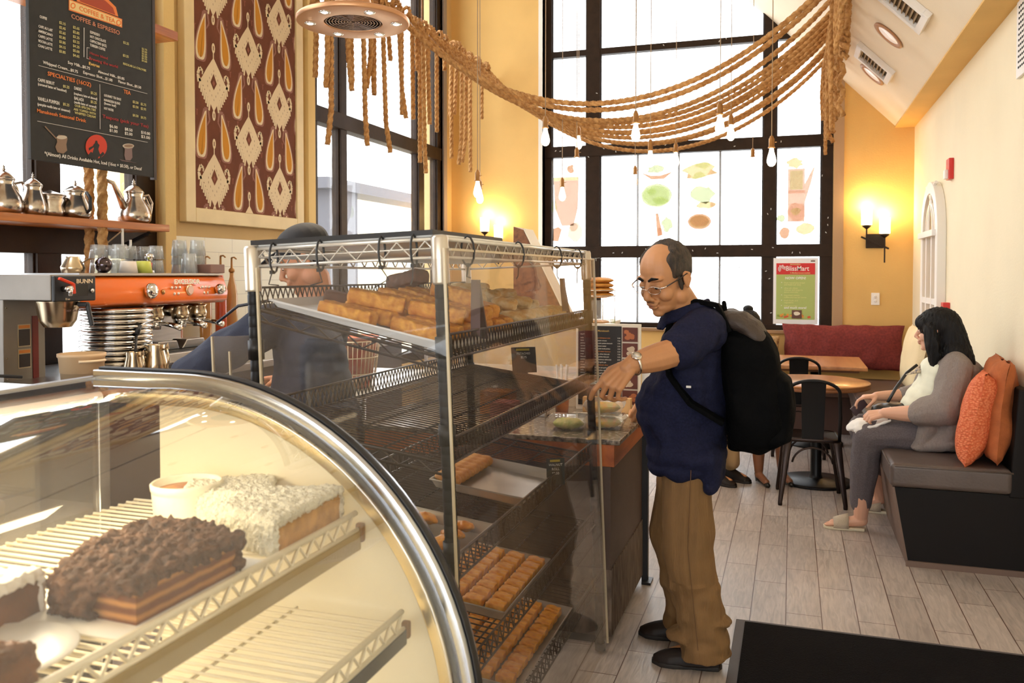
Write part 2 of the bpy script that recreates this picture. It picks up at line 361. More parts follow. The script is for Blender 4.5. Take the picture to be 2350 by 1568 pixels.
# ---- ceiling fittings on the slope (direction along slope: (-1,0,1)/sqrt2)
SN = Vector((-1, 0, -1)).normalized(); SU = Vector((-1, 0, 1)).normalized(); SV = Vector((0, 1, 0))
def on_slope(px, py):
    # sight line meets plane x+z = 4.025
    u = (px-PPX)/F_PX; v = (PPY-py)/F_PX; fw = math.cos(TH)+v*math.sin(TH); up = -math.sin(TH)+v*math.cos(TH)
    r = Vector((u*math.cos(PSI)-fw*math.sin(PSI), fw*math.cos(PSI)+u*math.sin(PSI), up)); t = (4.025-EYE)/(r.x+r.z); return Vector((0, 0, EYE)) + r*t
white = mat('white paint', (.85, .82, .78), .4)
for i, (px, py) in enumerate(((2078, 8), (2010, 142))):
    c = on_slope(px, py); t = thing('ceiling_vent', ['square white ceiling vent at the top edge, nearer of the two', 'square white ceiling vent farther down the slope beside a round downlight'][i], 'vent', c, 0, 'ceiling vents')
    f = M(); a, h = .17, .03
    for s_ in (-1, 1):
        f.bar(c+SU*a*s_-SV*(a+.03)+SN*.02, c+SU*a*s_+SV*(a+.03)+SN*.02, .05, .04, SN); f.bar(c+SV*a*s_-SU*a+SN*.02, c+SV*a*s_+SU*a+SN*.02, .05, .04, SN)
    f.build('vent_frame', white, t, bevel=.003)
    s2 = M()
    for k in range(9): q = c + SU*(-.14+.035*k) + SN*.012; s2.bar(q-SV*.15, q+SV*.15, .03, .004, (SN+SU).normalized())
    s2.build('louver', mat('vent louver', (.34, .22, .10), .5), t)
    M().bar(c+SN*.004-SV*.15, c+SN*.004+SV*.15, .3, .004, SN).build('backing', mat('vent dark', (.12, .08, .04), .8), t)
for i, (px, py) in enumerate(((2040, 80), (2002, 170))):
    c = on_slope(px, py); t = thing('downlight', ['round recessed downlight between the two square ceiling vents', 'round recessed downlight next to the farther ceiling vent'][i], 'light', c, 0, 'ceiling downlights')
    g = M(); g.lathe([(.10, 0), (.135, .004), (.135, .012), (.10, .014), (.095, .006)], c, 40, axis=SN); g.build('trim_ring', mat('downlight ring', (.45, .22, .10), .4), t, smooth=True)
    g = M(); g.lathe([(.0, .004), (.098, .004), (.098, .006), (0, .008)], c, 40, axis=SN); g.build('lens', mat('downlight lens', (.75, .65, .6), .2, emit=.35, ecol=(1, .85, .7)), t, smooth=True)
# outlet, alarms, grille
def plate(name, label, cat, c, wv, hv, n, mat_, d=.012, bevel=.004):
    n = Vector(n); u = Vector((0, 0, 1)).cross(n).normalized(); c = Vector(c); t = thing(name, label, cat, c)
    M().prism([(-wv/2, -hv/2), (wv/2, -hv/2), (wv/2, hv/2), (-wv/2, hv/2)], c, u, (0, 0, 1), n, d).build('plate', mat_, t, bevel=bevel); return t, u, n
oc = (.812, 9.4, 1.29)
t, u, n = plate('wall_outlet', 'white power outlet plate on the ochre wall below the sconce', 'outlet', oc, .08, .125, (0, -1, 0), white)
for dz in (-.022, .022):
    m = M(); m.lathe([(0, .012), (.017, .012), (.016, .015), (0, .015)], Vector(oc)+Vector((0, 0, dz)), 20, axis=(0, -1, 0)); so = m.build('socket', white, t, smooth=True)
    m = M(); m.cbox((oc[0]-.006, 9.384, oc[2]+dz+.002), (.002, .002, .008)); m.cbox((oc[0]+.006, 9.384, oc[2]+dz+.002), (.002, .002, .008)); m.build('slot', mat('slot black', (.01, .01, .01), .5), so)
red = mat('alarm red', (.62, .02, .015), .35)
c = (X1, 7.24, 2.35); t, u, n = plate('fire_alarm', 'red and white fire alarm strobe high on the cream wall', 'alarm', c, .13, .16, (-1, 0, 0), red, .035)
M().cbox((X1-.045, 7.24, 2.31), (.03, .07, .07)).build('strobe', white, t, bevel=.006)
c = (X1, 7.31, 1.26); t, u, n = plate('alarm_pull_station', 'red alarm pull station low on the cream wall behind the woman in grey', 'alarm', c, .1, .13, (-1, 0, 0), red, .05)
M().cbox((X1-.056, 7.31, 1.25), (.014, .06, .025)).build('handle', white, t, bevel=.003)
t = thing('wall_grille', 'white perforated vent grille high on the cream wall at the right edge', 'vent', (X1, 5.0, 2.6))
M().box(X1-.02, X1, 4.75, 5.23, 2.6, 3.01).build('grille_frame', white, t, bevel=.003)
m = M()
for i in range(11):
    for j in range(12): m.cbox((X1-.0215, 4.81+i*.036, 2.65+j*.029), (.004, .016, .010))
m.build('perforation', mat('slot black', (.01, .01, .01), .5), t)
# string of fairy lights across the lower pane
m = M(); pts = [at(1345, 590, Y=9.475), at(1375, 592, Y=9.475), at(1420, 612, Y=9.475), at(1500, 604, Y=9.475), at(1600, 610, Y=9.475), at(1690, 605, Y=9.475), at(1715, 630, Y=9.475), at(1725, 690, Y=9.475)]
dense = []
for i in range(len(pts)-1):
    for k in range(8): dense.append(pts[i].lerp(pts[i+1], k/8) + Vector((0, 0, -.01*math.sin(PI*k/8))))
t = thing('fairy_light_string', 'thin string of tiny fairy lights hung across the lower window pane', 'string lights', pts[0])
m.tube(dense, .0022, 5); m.build('wire', mat('wire white', (.35, .35, .33), .5), t)
for i, p in enumerate(dense[::3]):
    M().cap(p, p+Vector((rnd.uniform(-.01, .01), 0, -.028)), .004, .003, 6).build('bulb', mat('tiny bulb', (.5, .5, .42), .3), t, smooth=True)
# ================================================================= ropes
def rope_mat():
    m = mat('natural rope', (.66, .37, .14), .85, var=.35, vscale=30, col2=(.40, .18, .05), bump=.5, bscale=160); return m
RM = rope_mat()
def rope(pts, r=.0225, seg=.018, pitch=.16, n=12, m=None, fray=0):
    """three-strand twisted rope along a polyline"""
    m = m or M(); P = [Vector(p) for p in pts]; out = [P[0]]; 
    L = [0]
    for i in range(1, len(P)): L.append(L[-1] + (P[i]-P[i-1]).length)
    k = max(4, int(L[-1]/seg)); j = 0; Q = []
    for i in range(k+1):
        t = L[-1]*i/k
        while j < len(L)-2 and L[j+1] < t: j += 1
        f = (t-L[j])/max(L[j+1]-L[j], 1e-6); Q.append((P[j].lerp(P[j+1], f), t))
    u = None; rings = []
    for i, (p, t) in enumerate(Q):
        d = (Q[min(i+1, k)][0] - Q[max(i-1, 0)][0]).normalized()
        if u is None: u, _ = frame(d)
        u = (u - d*u.dot(d)).normalized(); w_ = d.cross(u); ph = 2*PI*t/pitch; ring = []
        for q in range(n):
            a = 2*PI*q/n; rr = r*(.52 + .52*abs(math.cos(1.5*(a)))**.7); ring.append(p + (u*math.cos(a+ph) + w_*math.sin(a+ph))*rr)
        rings.append(ring)
    m.rings(rings); return m
PLX, PLZ, PRX, PRZ = -3.30, 3.80, .31, 3.62
wp = wood('pole wood', (.42, .2, .07), (.2, .08, .03))
t = thing('ceiling_pole', 'wooden pole near the left window wall that the ropes are knotted over', 'pole', (PLX, 7.2, PLZ), group=None); M().cyl((PLX, 5.2, PLZ), (PLX, YB, PLZ), .028).build('rod', wp, t, smooth=True)
for y in (5.25, 7.3): M().cyl((PLX, y, PLZ), (PLX, y, 5.4), .008, n=8).build('hanger', wp, t)
t = thing('ceiling_pole', 'wooden pole under the sloped ceiling on the right that holds the rope ends', 'pole', (PRX, 7.2, PRZ)); M().cyl((PRX, 4.6, PRZ), (PRX, YB, PRZ), .028).build('rod', wp, t, smooth=True)
for y in (5.0, 7.0, 8.9): M().bar((PRX, y, PRZ), (PRX+.05, y, PRZ+.09), .03, .012, (0, 1, 0)).build('bracket', wp, t)
ys = [6.42, 6.58, 6.95, 7.34, 7.54, 7.74, 7.94, 8.12, 8.50, 8.66, 9.02]
dang = [3.05, 3.6, 2.98, 2.6, 3.6, 2.95, 3.6, 2.74, 3.6, 2.66, 3.3]
rnd = random.Random(11)
names = ['topmost', 'second', 'third']
rp = []
for i, y in enumerate(ys):
    zs = 2.86 + .012*math.sin(i*2.3) + (0 if i > 2 else (.0, -.03, -.03)[i])
    dx = .045; pts = [(PLX-.05, y+.02, dang[i]), (PLX-.05, y+.02, PLZ-.05)]
    pts += arc((PLX, y, PLZ), .05, PI, .15*PI, 6)
    a = .15*PI; p0 = Vector(pts[-1]); p1 = Vector((PRX-.05, y, PRZ+.01)); n = 30
    for k in range(1, n):
        f = k/n; c = math.cosh((f-.5)*2.1); cm = math.cosh(1.05); s_ = (c-cm)/(1-cm); base = p0.z + (p1.z-p0.z)*f
        pts.append((p0.x+(p1.x-p0.x)*f, y + .01*math.sin(6*f+i), base - s_*((p0.z+p1.z)/2 - zs)))
    pts += arc((PRX, y, PRZ), .05, .9*PI, 0, 6)
    e = rnd.uniform(.45, .85) if y > 6.9 else rnd.uniform(.3, .6)
    pts += [(PRX+.052, y, PRZ-.2), (PRX+.045, y+.01, PRZ-.35)]
    # coil down the pole side and a loose tail
    for k in range(1, 12): pts.append((PRX+.03+.022*math.cos(k*1.7), y+.03*math.sin(k*1.7), PRZ-.35-(e-.3)*k/11))
    if i in (0, 1, 2): lb = 'swagged rope, the %s of the bundle crossing the tall window' % names[i]
    elif i == len(ys)-1: lb = 'swagged natural rope hanging lowest, alone below the rest of the bundle'
    elif i in (8, 9): lb = 'swagged natural rope of the pair hanging just above the lowest single rope'
    else: lb = 'swagged natural rope in the dense middle band of the bundle'
    gp = {8: 'pair of ropes above the lowest swag', 9: 'pair of ropes above the lowest swag'}.get(i, 'swagged ropes in the dense band' if 2 < i < 8 else 'outer swagged ropes')
    tag(rope(pts).build('rope', RM, smooth=True), lb, 'rope', gp)
for i, (y, z) in enumerate([(5.50, 2.92), (5.56, 2.51), (5.78, 2.95), (6.05, 2.57), (6.19, 3.06), (6.39, 2.56), (6.7, 2.9), (7.2, 2.48), (7.30, 2.95), (8.16, 2.68), (8.30, 2.72)]):
    tl = rnd.uniform(-.03, .03)
    pts = [(PLX-.055+tl, y, z+.5), (PLX-.055, y, PLZ-.05)] + arc((PLX, y, PLZ), .05, PI, 0, 7) + [(PLX+.055, y, PLZ-.1), (PLX+.055+tl*.6, y+.02, z+.25), (PLX+.05+tl*2, y+.03, z)]
    lb = ['short rope', 'long rope'][z < 2.7] + ' dangling from the left pole, ' + \
        ['leftmost of all', 'second from the left', 'third from the left', 'fourth from the left', 'fifth from the left', 'sixth from the left', 'left of centre', 'reaching lowest of all', 'just right of the lowest one', 'against the ochre wall, left one', 'against the ochre wall, rightmost'][i]
    tag(rope(pts).build('rope', RM, smooth=True), lb, 'rope', 'ropes hanging from the left pole')
# knots along the poles, small frayed clumps
m = M(); rnd = random.Random(5)
for k in range(34):
    y = 5.45+k*.11; c = Vector((PLX+rnd.uniform(-.02, .03), y, PLZ+.055+rnd.uniform(-.01, .025))); rr = rnd.uniform(.035, .05)
    rope([c+Vector((rr*math.cos(a*.9)*1.1, .035*math.sin(a*.45), rr*math.sin(a*.9))) for a in range(0, 8)], .018, m=m)
tag(m.build('rope_knots', RM, smooth=True), 'row of rope knots wrapped along the top of the left pole', 'knots', kind='stuff')
m = M()
for k in range(46):
    y = 5.3+k*.085; c = Vector((PRX+rnd.uniform(.0, .03), y, PRZ+rnd.uniform(-.0, .05)-.12*rnd.random())); rr = rnd.uniform(.035, .055)
    rope([c+Vector((rr*.6*math.cos(a*.9), .035*math.sin(a*.45), rr*math.sin(a*.9))) for a in range(0, 8)], .018, m=m)
    if k % 2 == 0:
        zz = rnd.uniform(.35, .95) if y > 6.5 else .5; x = PRX-.03+rnd.uniform(-.02, .02)
        rope([(x+.03, y, PRZ+.03), (x, y+.02, PRZ-.1), (x-.02*rnd.random(), y+.03*rnd.random(), PRZ-zz*.6), (x, y+.05*rnd.random(), PRZ-zz)], .018, m=m)
tag(m.build('rope_knots', RM, smooth=True), 'mass of rope knots and loose tails wrapped around the right pole', 'knots', kind='stuff')
# ================================================================= ring lamp with grille
copper = mat('brushed copper', (.62, .33, .17), .38, metal=.75, bump=.05, bscale=200)
chrome = mat('chrome', (.75, .73, .70), .12, metal=1); steel = mat('brushed steel', (.52, .51, .50), .28, metal=1, var=.15, vscale=6, bump=.06, bscale=150, stretch=(1, 1, 12))
dark = mat('black metal', (.018, .016, .016), .35, metal=.4)
bulb_on = mat('warm lit bulb', (1, .8, .5), .3, emit=9, ecol=(1, .78, .45))
LC = Vector((-1.96, 3.56, 2.72))
t = thing('ring_lamp', 'round copper ceiling lamp ring with six spots and a dark fan grille', 'lamp', LC)
m = M(); m.lathe([(.135, 0), (.258, 0), (.262, .006), (.262, .02), (.25, .028), (.14, .03), (.132, .02)], LC, 64); m.build('ring_plate', copper, t, smooth=True, bevel=.002)
m = M(); m.lathe([(.0, .05), (.134, .05), (.134, .01), (.128, .006), (.128, .046), (0, .046)], LC, 48); m.build('grille_housing', mat('grille dark', (.03, .02, .018), .4, metal=.6), t, smooth=True)
m = M()
for k in range(9): m.tube([LC+Vector((.014*(k+1)*math.cos(a*PI/16), .014*(k+1)*math.sin(a*PI/16), .008-.0004*k)) for a in range(32)], .0022, 5, closed=True)
for k in range(12): a = k*PI/6; m.tube([LC+Vector((.01*math.cos(a), .01*math.sin(a), .008)), LC+Vector((.132*math.cos(a), .132*math.sin(a), .006))], .0016, 5)
m.build('grille', mat('grille wire', (.35, .25, .2), .25, metal=1), t, smooth=True)
for k in range(6):
    a = .35 + k*PI/3; c = LC + Vector((.2*math.cos(a), .2*math.sin(a), 0)); g = M(); g.lathe([(.016, -.004), (.026, -.003), (.026, .004), (.016, .004)], c, 24); so = g.build('spot_bezel', chrome, t, smooth=True)
    g = M(); g.ell(c+Vector((0, 0, -.001)), (.015, .015, .006), 14); g.build('spot_bulb', mat('spot bulb lit', (1, .85, .6), .3, emit=14, ecol=(1, .83, .55)), so, smooth=True)
M().cyl(LC+Vector((0, 0, .05)), LC+Vector((0, 0, 2.66)), .012, n=10).build('rod', dark, t)
M().lathe([(0, .05), (.09, .05), (.075, .16), (0, .17)], LC, 32).build('motor_cap', copper, t, smooth=True)
for k in (0, 1, 2): a = k*2*PI/3; lamp('SPOT', 'ring_spot_light', LC+Vector((.2*math.cos(a), .2*math.sin(a), -.03)), 30, (1, .84, .62), .03, (0, 0, 0), 110, .8)
# ================================================================= pendant bulbs
cordm = mat('pendant cord', (.35, .24, .14), .6)
bulb_g = glass('bulb glass', (1, .93, .8), gloss=.05, haze=.0)
bulb_w = mat('glowing edison bulb', (1, .86, .62), .25, emit=5.5, ecol=(1, .86, .6))
bulb_off = mat('unlit amber bulb', (.85, .66, .38), .1, alpha=.4)
brass = mat('aged brass', (.42, .22, .08), .35, metal=.8)
BUL = [(-2.22, 5.9, 2.11, 1, 'before the ochre wall, nearer of two overlapping'), (-2.59, 6.94, 2.16, 1, 'before the ochre wall, farther of two overlapping'), (-1.66, 5.77, 2.45, 1, 'just below the ropes at the window left edge'), (-1.96, 7.36, 2.20, 1, 'low in front of the jug poster pane'),
       (-1.74, 7.01, 2.41, 1, 'beside the left mullion, lower of two close together'), (-1.87, 7.6, 2.69, 1, 'beside the left mullion, upper of two close together'), (-1.02, 5.77, 2.45, 1, 'in the middle, above the small dark socket'), (-1.5, 8.46, 2.42, 0, 'low in the middle pane, only its socket dark'),
       (-1.02, 6.4, 2.35, 1, 'just under the lowest rope, above the bald man'), (-.97, 7.47, 2.48, 1, 'between the food posters in the middle pane'), (-.46, 5.75, 2.47, 1, 'in front of the rope band, larger of two'), (-.46, 6.8, 2.58, 1, 'in front of the rope band, smaller of two'),
       (-.37, 8.51, 2.55, 0, 'near the right mullion, only its socket dark'), (-.14, 6.06, 2.28, 1, 'rightmost of all, in front of the right mullion')]
for i, (x, y, z, on, lb) in enumerate(BUL):
    top = min(5.38, 4.0-x+.02)
    t = thing('pendant_bulb', ('glowing' if on else 'unlit') + ' bare pendant bulb ' + lb, 'pendant light', (x, y, z), 0, 'bare pendant bulbs on long cords')
    m = M(); m.tube([(x, y, top), (x+.002, y, (z+top)/2), (x, y, z+.19)], .0035, 6); m.build('cord', cordm, t)
    m = M(); m.lathe([(.0, .21), (.010, .208), (.014, .195), (.019, .188), (.019, .135), (.023, .133), (.023, .125), (.0, .123)], (x, y, z), 16); m.cyl((x+.015, y, z+.165), (x+.035, y, z+.165), .003, n=6); m.build('socket', brass, t, smooth=True)
    m = M(); m.lathe([(.0, 0), (.010, .001), (.022, .010), (.030, .028), (.031, .04), (.026, .068), (.017, .1), (.013, .125), (0, .126)], (x, y, z), 20); m.build('bulb', bulb_w if on else bulb_off, t, smooth=True)
    M().lathe([(0, 0), (.05, 0), (.05, -.02), (0, -.025)], (x, y, top), 20).build('ceiling_rose', brass, t, smooth=True)
    if i in (0, 2, 6, 9, 10, 13): lamp('POINT', 'pendant_light', (x, y, z+.04), 9, WARM, .04)
# ================================================================= sconces
shade_m = mat('glowing frosted shade', (1, .9, .7), .4, emit=3.2, ecol=(1, .78, .42))
iron = mat('wrought iron', (.03, .018, .012), .5, metal=.6)
def sconce(cx_, label, flip=1):
    t = thing('wall_sconce', label, 'sconce', (cx_, YB, 1.87), 0, 'twin candle sconces')
    M().box(cx_-.085, cx_+.085, YB-.02, YB, 1.81, 1.955).build('back_plate', iron, t, bevel=.005)
    a = Vector((cx_-.085*flip, YB-.09, 0)); b = Vector((cx_+.085*flip, YB-.09, 0))
    M().bar((a.x-.05*flip, YB-.06, 1.925), (b.x+.04*flip, YB-.09, 1.80), .012, .018).build('arm', iron, t, bevel=.002)
    for q, (p, z) in enumerate(((a, 2.04), (b, 1.95))):
        M().bar((p.x, p.y, z-.05-(.16 if q == 0 else .24)), (p.x, p.y, z), .014, .014).build('stem', iron, t, bevel=.002)
        m = M(); m.lathe([(0, z-.045), (.02, z-.03), (.042, z-.012), (.042, z), (.02, z+.002), (0, z+.004)], (p.x, p.y, 0), 20); m.build('candle_cup', iron, t, smooth=True)
        m = M(); m.lathe([(.0, z+.002), (.052, z+.004), (.054, z+.165), (.05, z+.165), (.048, z+.01), (0, z+.008)], (p.x, p.y, 0), 28); m.build('shade', shade_m, t, smooth=True)
        lamp('POINT', 'sconce_light', (p.x, p.y, z+.2), 5.5, (1, .70, .34), .05)
    return t
sconce(.80, 'twin candle sconce with glowing shades on the ochre wall above the outlet')
s2 = sconce(-3.33, 'twin candle sconce in the left corner beyond the pastry rack')
# ================================================================= arched window ornament on the right wall
t = thing('arched_wall_ornament', 'white arched window-frame ornament on the cream wall behind the woman', 'wall decor', (X1, 7.98, 1.1))
YA, YB2, ZA, ZS = 7.46, 8.36, .86, 1.88
cy_ = (YA+YB2)/2; R = (YB2-YA)/2
def arch(r, z0, d): return [(cy_-r, z0)] + [(cy_-r*math.cos(a*PI/24), ZS+r*.98*math.sin(a*PI/24)) for a in range(25)] + [(cy_+r, z0)]
m = M(); o_, i_ = arch(R, ZA, 0), arch(R-.10, ZA+.1, 0)
def P3(p, x): return (x, p[0], p[1])
n = len(o_)
for x0, x1 in ((X1, X1-.07),):
    vs = [P3(p, x0) for p in o_] + [P3(p, x0) for p in i_] + [P3(p, x1) for p in o_] + [P3(p, x1) for p in i_]
    fs = []
    for k in range(n):
        j = (k+1) % n; fs += [(k, j, n+j, n+k), (2*n+k, 3*n+k, 3*n+j, 2*n+j), (k, 2*n+k, 2*n+j, j), (n+k, n+j, 3*n+j, 3*n+k)]
    m.add(vs, fs)
m.build('arched_frame', white, t, bevel=.006)
m = M(); x = X1-.05
m.bar((x, YA+.05, ZS), (x, YB2-.05, ZS), .05, .10, (1, 0, 0))
for y in (cy_-.14, cy_+.14): m.bar((x, y, ZA), (x, y, ZS), .05, .035, (1, 0, 0))
m.bar((x, YA+.05, 1.32), (x, YB2-.05, 1.32), .05, .03, (1, 0, 0))
for s_ in (-1, 1):
    m.tube(arc((x, cy_+s_*.30, ZS), .42, PI/2 + s_*PI/2, PI/2 + s_*.12, 10, (0, 1, 0), (0, 0, 1)), .014, 6)
    m.tube(arc((x, cy_+s_*.02, ZS), .26, PI/2 + s_*PI/2, PI/2+s_*.05, 10, (0, 1, 0), (0, 0, 1)), .012, 6)
m.build('glazing_bars', white, t)
M().prism([(p[0], p[1]) for p in arch(R-.08, ZA+.08, 0)], (X1-.012, 0, 0), (0, 1, 0), (0, 0, 1), (-1, 0, 0), .004).build('backing', mat('ornament backing', (.55, .36, .14), .6), t)
# ================================================================= posters in the window
def pale(name, col): return mat(name, col, .6, emit=.75, ecol=col)   # prints glow in place of daylight coming through them
def lit_print(name, col, k=1.0):
    """thin print on glass, daylight comes through it"""
    if name in MATS: return MATS[name]
    m = bpy.data.materials.new(name); m.use_nodes = True; nt = m.node_tree; N = nt.nodes; L = nt.links; N.remove(N['Principled BSDF'])
    a = N.new('ShaderNodeBsdfTransparent'); a.inputs[0].default_value = (*col, 1); d = N.new('ShaderNodeBsdfDiffuse'); d.inputs[0].default_value = (*[c for c in col], 1)
    x = N.new('ShaderNodeMixShader'); x.inputs[0].default_value = 1-k; L.new(a.outputs[0], x.inputs[1]); L.new(d.outputs[0], x.inputs[2]); L.new(x.outputs[0], N['Material Output'].inputs[0]); MATS[name] = m; return m
film = lit_print('poster film white', (.99, .99, .99), .93); pk = lit_print('print pink', (.25, .165, .12), .92); gr_ = lit_print('print green', (.22, .23, .14), .92); yl = lit_print('print yellow', (.26, .215, .12), .92); br_ = lit_print('print brown', (.23, .13, .08), .92); cr = lit_print('print cream', (.26, .24, .19), .92)
ov1 = lit_print('overprint pink', (.88, .68, .58), .95); ov2 = lit_print('overprint green', (.80, .86, .60), .95)
PY = 9.485
def blob(c, rx, rz, n=14, wob=.15, seed=0):
    r_ = random.Random(seed); return [(c[0]+rx*(1+r_.uniform(-wob, wob))*math.cos(2*PI*k/n), c[1]+rz*(1+r_.uniform(-wob, wob))*math.sin(2*PI*k/n)) for k in range(n)]
def poster(label, x0, x1, z0, z1, shapes, name='window_poster'):
    t = thing(name, label, 'poster', ((x0+x1)/2, PY, z0), 0, 'food posters on the tall window')
    M().box(x0, x1, PY-.001, PY, z0, z1).build('sheet', film, t)
    mats = [pk, gr_, yl, br_, cr, ov1, ov2]; m = M(); k = 0; boxes = []
    for mi, poly in shapes:
        k += 1; cx2 = sum(q[0] for q in poly)/len(poly); cz2 = sum(q[1] for q in poly)/len(poly)
        over = any(b_[0] < cx2 < b_[1] and b_[2] < cz2 < b_[3] for b_ in boxes); boxes.append((min(q[0] for q in poly), max(q[0] for q in poly), min(q[1] for q in poly), max(q[1] for q in poly)))
        m.mi = (5 if mi in (0, 3) else 6) if over else mi; m.add([(a_, PY-.002-.0006*k, b_) for a_, b_ in poly], [tuple(range(len(poly)))])
    m.build('print', mats, t, recalc=False); return t
def rect(x0, x1, z0, z1): return [(x0, z0), (x1, z0), (x1, z1), (x0, z1)]
cx_ = -2.47
poster('faded poster of a pink juice jug in the left window pane', -2.655, -2.26, 1.875, 2.86,
       [(0, [(cx_-.16, 2.62), (cx_-.14, 2.3), (cx_-.06, 2.1), (cx_+.08, 2.1), (cx_+.13, 2.3), (cx_+.14, 2.62)]), (2, rect(cx_-.16, cx_+.14, 2.62, 2.66)), (3, blob((cx_+.05, 2.75), .05, .05, seed=1)), (1, blob((cx_-.15, 2.32), .03, .08, seed=2)),
        (3, [(cx_-.17, 1.93), (cx_-.1, 1.92), (cx_-.06, 2.06), (cx_-.1, 2.09), (cx_-.16, 2.07)]), (4, blob((cx_+.1, 2.03), .09, .11, seed=4)), (0, blob((cx_+.08, 2.08), .05, .05, seed=5))])
poster('faded poster of a round salad plate, left of two in the middle pane', -1.655, -1.225, 1.875, 2.87,
       [(3, [(-1.62, 2.68), (-1.5, 2.6), (-1.36, 2.6), (-1.26, 2.68), (-1.4, 2.64), (-1.5, 2.64)]), (1, blob((-1.45, 2.71), .1, .05, wob=.3, seed=7)), (1, blob((-1.44, 2.42), .17, .13, wob=.03, n=24)), (4, blob((-1.44, 2.42), .15, .11, wob=.1, n=20, seed=3)), (2, blob((-1.40, 2.36), .08, .04, wob=.3, seed=6)), (1, blob((-1.49, 2.46), .05, .04, wob=.3, seed=16)),
        (0, rect(-1.30, -1.24, 2.26, 2.33)), (3, [(-1.45, 2.22), (-1.42, 2.22), (-1.37, 1.98), (-1.43, 1.96)]), (0, blob((-1.4, 2.02), .03, .05, seed=8)), (1, blob((-1.32, 2.1), .06, .08, wob=.3, seed=9))])
poster('faded poster with an oval bowl, right of two in the middle pane', -1.195, -.775, 1.875, 2.87,
       [(2, blob((-.97, 2.68), .17, .09, wob=.3, seed=21)), (0, blob((-1.12, 2.62), .05, .04, seed=22)), (3, blob((-.83, 2.64), .05, .05, seed=23)), (4, blob((-.97, 2.6), .07, .06, seed=24)), (1, blob((-.93, 2.75), .08, .05, wob=.3, seed=25)),
        (1, blob((-.93, 2.42), .12, .09, wob=.25, seed=26)), (2, blob((-.9, 2.3), .1, .04, wob=.2, seed=27)), (0, blob((-.83, 2.3), .03, .03, seed=30)), (3, blob((-.97, 2.12), .125, .085, wob=.02, n=28)), (4, blob((-.97, 2.12), .108, .07, wob=.02, n=28)), (0, blob((-.97, 2.125), .10, .062, wob=.02, n=28))])
poster('faded poster of a tall iced pink drink in the right window pane', -.155, .265, 1.875, 2.86,
       [(2, blob((.02, 2.72), .09, .05, wob=.3, seed=31)), (0, rect(-.05, .12, 2.1, 2.66)), (3, rect(-.05, .12, 2.40, 2.43)), (0, [(.12, 2.5), (.2, 2.66), (.22, 2.68), (.18, 2.5), (.12, 2.3)]), (4, rect(-.03, .1, 2.44, 2.64)), (3, blob((.04, 2.2), .09, .1, wob=.15, seed=33)), (4, blob((.03, 2.21), .05, .04, seed=34)),
        (2, blob((.13, 2.02), .09, .06, seed=35)), (3, blob((-.08, 1.98), .05, .06, seed=36)), (1, blob((-.12, 2.14), .04, .04, wob=.3, seed=37))])
t = thing('shop_poster', 'red and green grand opening poster in the lower right window pane', 'poster', (.04, PY, 1.01), 0, 'food posters on the tall window')
bx0, bx1, bz0, bz1 = -.19, .26, 1.012, 1.715; W_ = bx1-bx0; PYB = 9.47
M().box(bx0, bx1, PYB-.002, PYB, bz0, bz1).build('sheet', mat('poster white', (.85, .87, .9), .5), t)
m = M(); m.mi = 0; m.box(bx0+.03, bx1-.03, PYB-.004, PYB-.003, bz1-.175, bz1-.055); m.mi = 1; m.box(bx0+.03, bx1-.03, PYB-.004, PYB-.003, bz0+.05, bz1-.175)
rr = random.Random(9); m.mi = 2
for k in range(26): m.mi = 2+k % 3; m.prism(blob((bx0+.05+rr.random()*(W_-.1), bz0+.075+rr.random()*.03), .014, .012, 8, seed=k), (0, PYB-.004, 0), (1, 0, 0), (0, 0, 1), (0, -1, 0), .0012+.0001*k)
m.mi = 5; m.box(bx0+.19, bx0+.29, PYB-.0085, PYB-.004, bz0+.06, bz0+.15); m.mi = 6; m.prism(blob((bx0+.24, bz0+.115), .032, .02, 12), (0, PYB-.0086, 0), (1, 0, 0), (0, 0, 1), (0, -1, 0), .001)
m.build('print', [mat('poster red', (.62, .02, .02), .5), mat('poster green', (.40, .50, .15), .5), mat('fruit red', (.6, .1, .03), .5), mat('fruit orange', (.75, .35, .05), .5), mat('fruit green', (.25, .35, .05), .5), mat('photo brown', (.12, .05, .03), .5), mat('photo cream', (.8, .75, .6), .5)], t)
wt, yt = mat('print white', (.9, .9, .88), .5), mat('print pale yellow', (.75, .75, .3), .5)
it = [('BlissMart', bx0+.125, bz1-.135, .072, 'LEFT', 0, .88), ('A Mediterranean market', bx0+.17, bz1-.165, .02, 'LEFT', 1), ('MANAKEESH', bx0+.17, bz1-.075, .018, 'LEFT', 1), ('NOW OPEN!', W_/2+bx0, bz1-.225, .036, 'CENTER', 0, 1, .02), ('and much more!', W_/2+bx0, bz0+.165, .034, 'CENTER', 0, 1, .02)]
z = bz1-.27
for ln in (('fresh baked pita bread', 'and flatbread daily'), ('olive oil, olives', 'cheeses and yogurts', 'spices and nuts'), ('imported sweets', 'coffee and tea for home'), ('fresh fruits and', 'vegetables'), ('halal groceries',)):
    it.append(('\u2022', bx0+.08, z, .03, 'LEFT', 0))
    for a in ln: it.append((a, bx0+.11, z, .021, 'LEFT', 1, 1.1)); z -= .021
    z -= .014
lettering('lettering', it, [wt, yt], (0, PYB-.0045, 0), (1, 0, 0), (0, 0, 1), t)
m = M(); c = (bx0+.085, bz1-.115)
for k in range(3): m.tube(arc((c[0], PYB-.006, c[1]), .012+.011*k, -.3, 1.35*PI, 12), .0028, 5)
for a in (.5, 1.3, 2.1): m.tube([(c[0]+.03*math.cos(a), PYB-.006, c[1]+.03*math.sin(a)), (c[0]+.045*math.cos(a), PYB-.006, c[1]+.045*math.sin(a))], .004, 5)
m.build('swirl_emblem', wt, t)
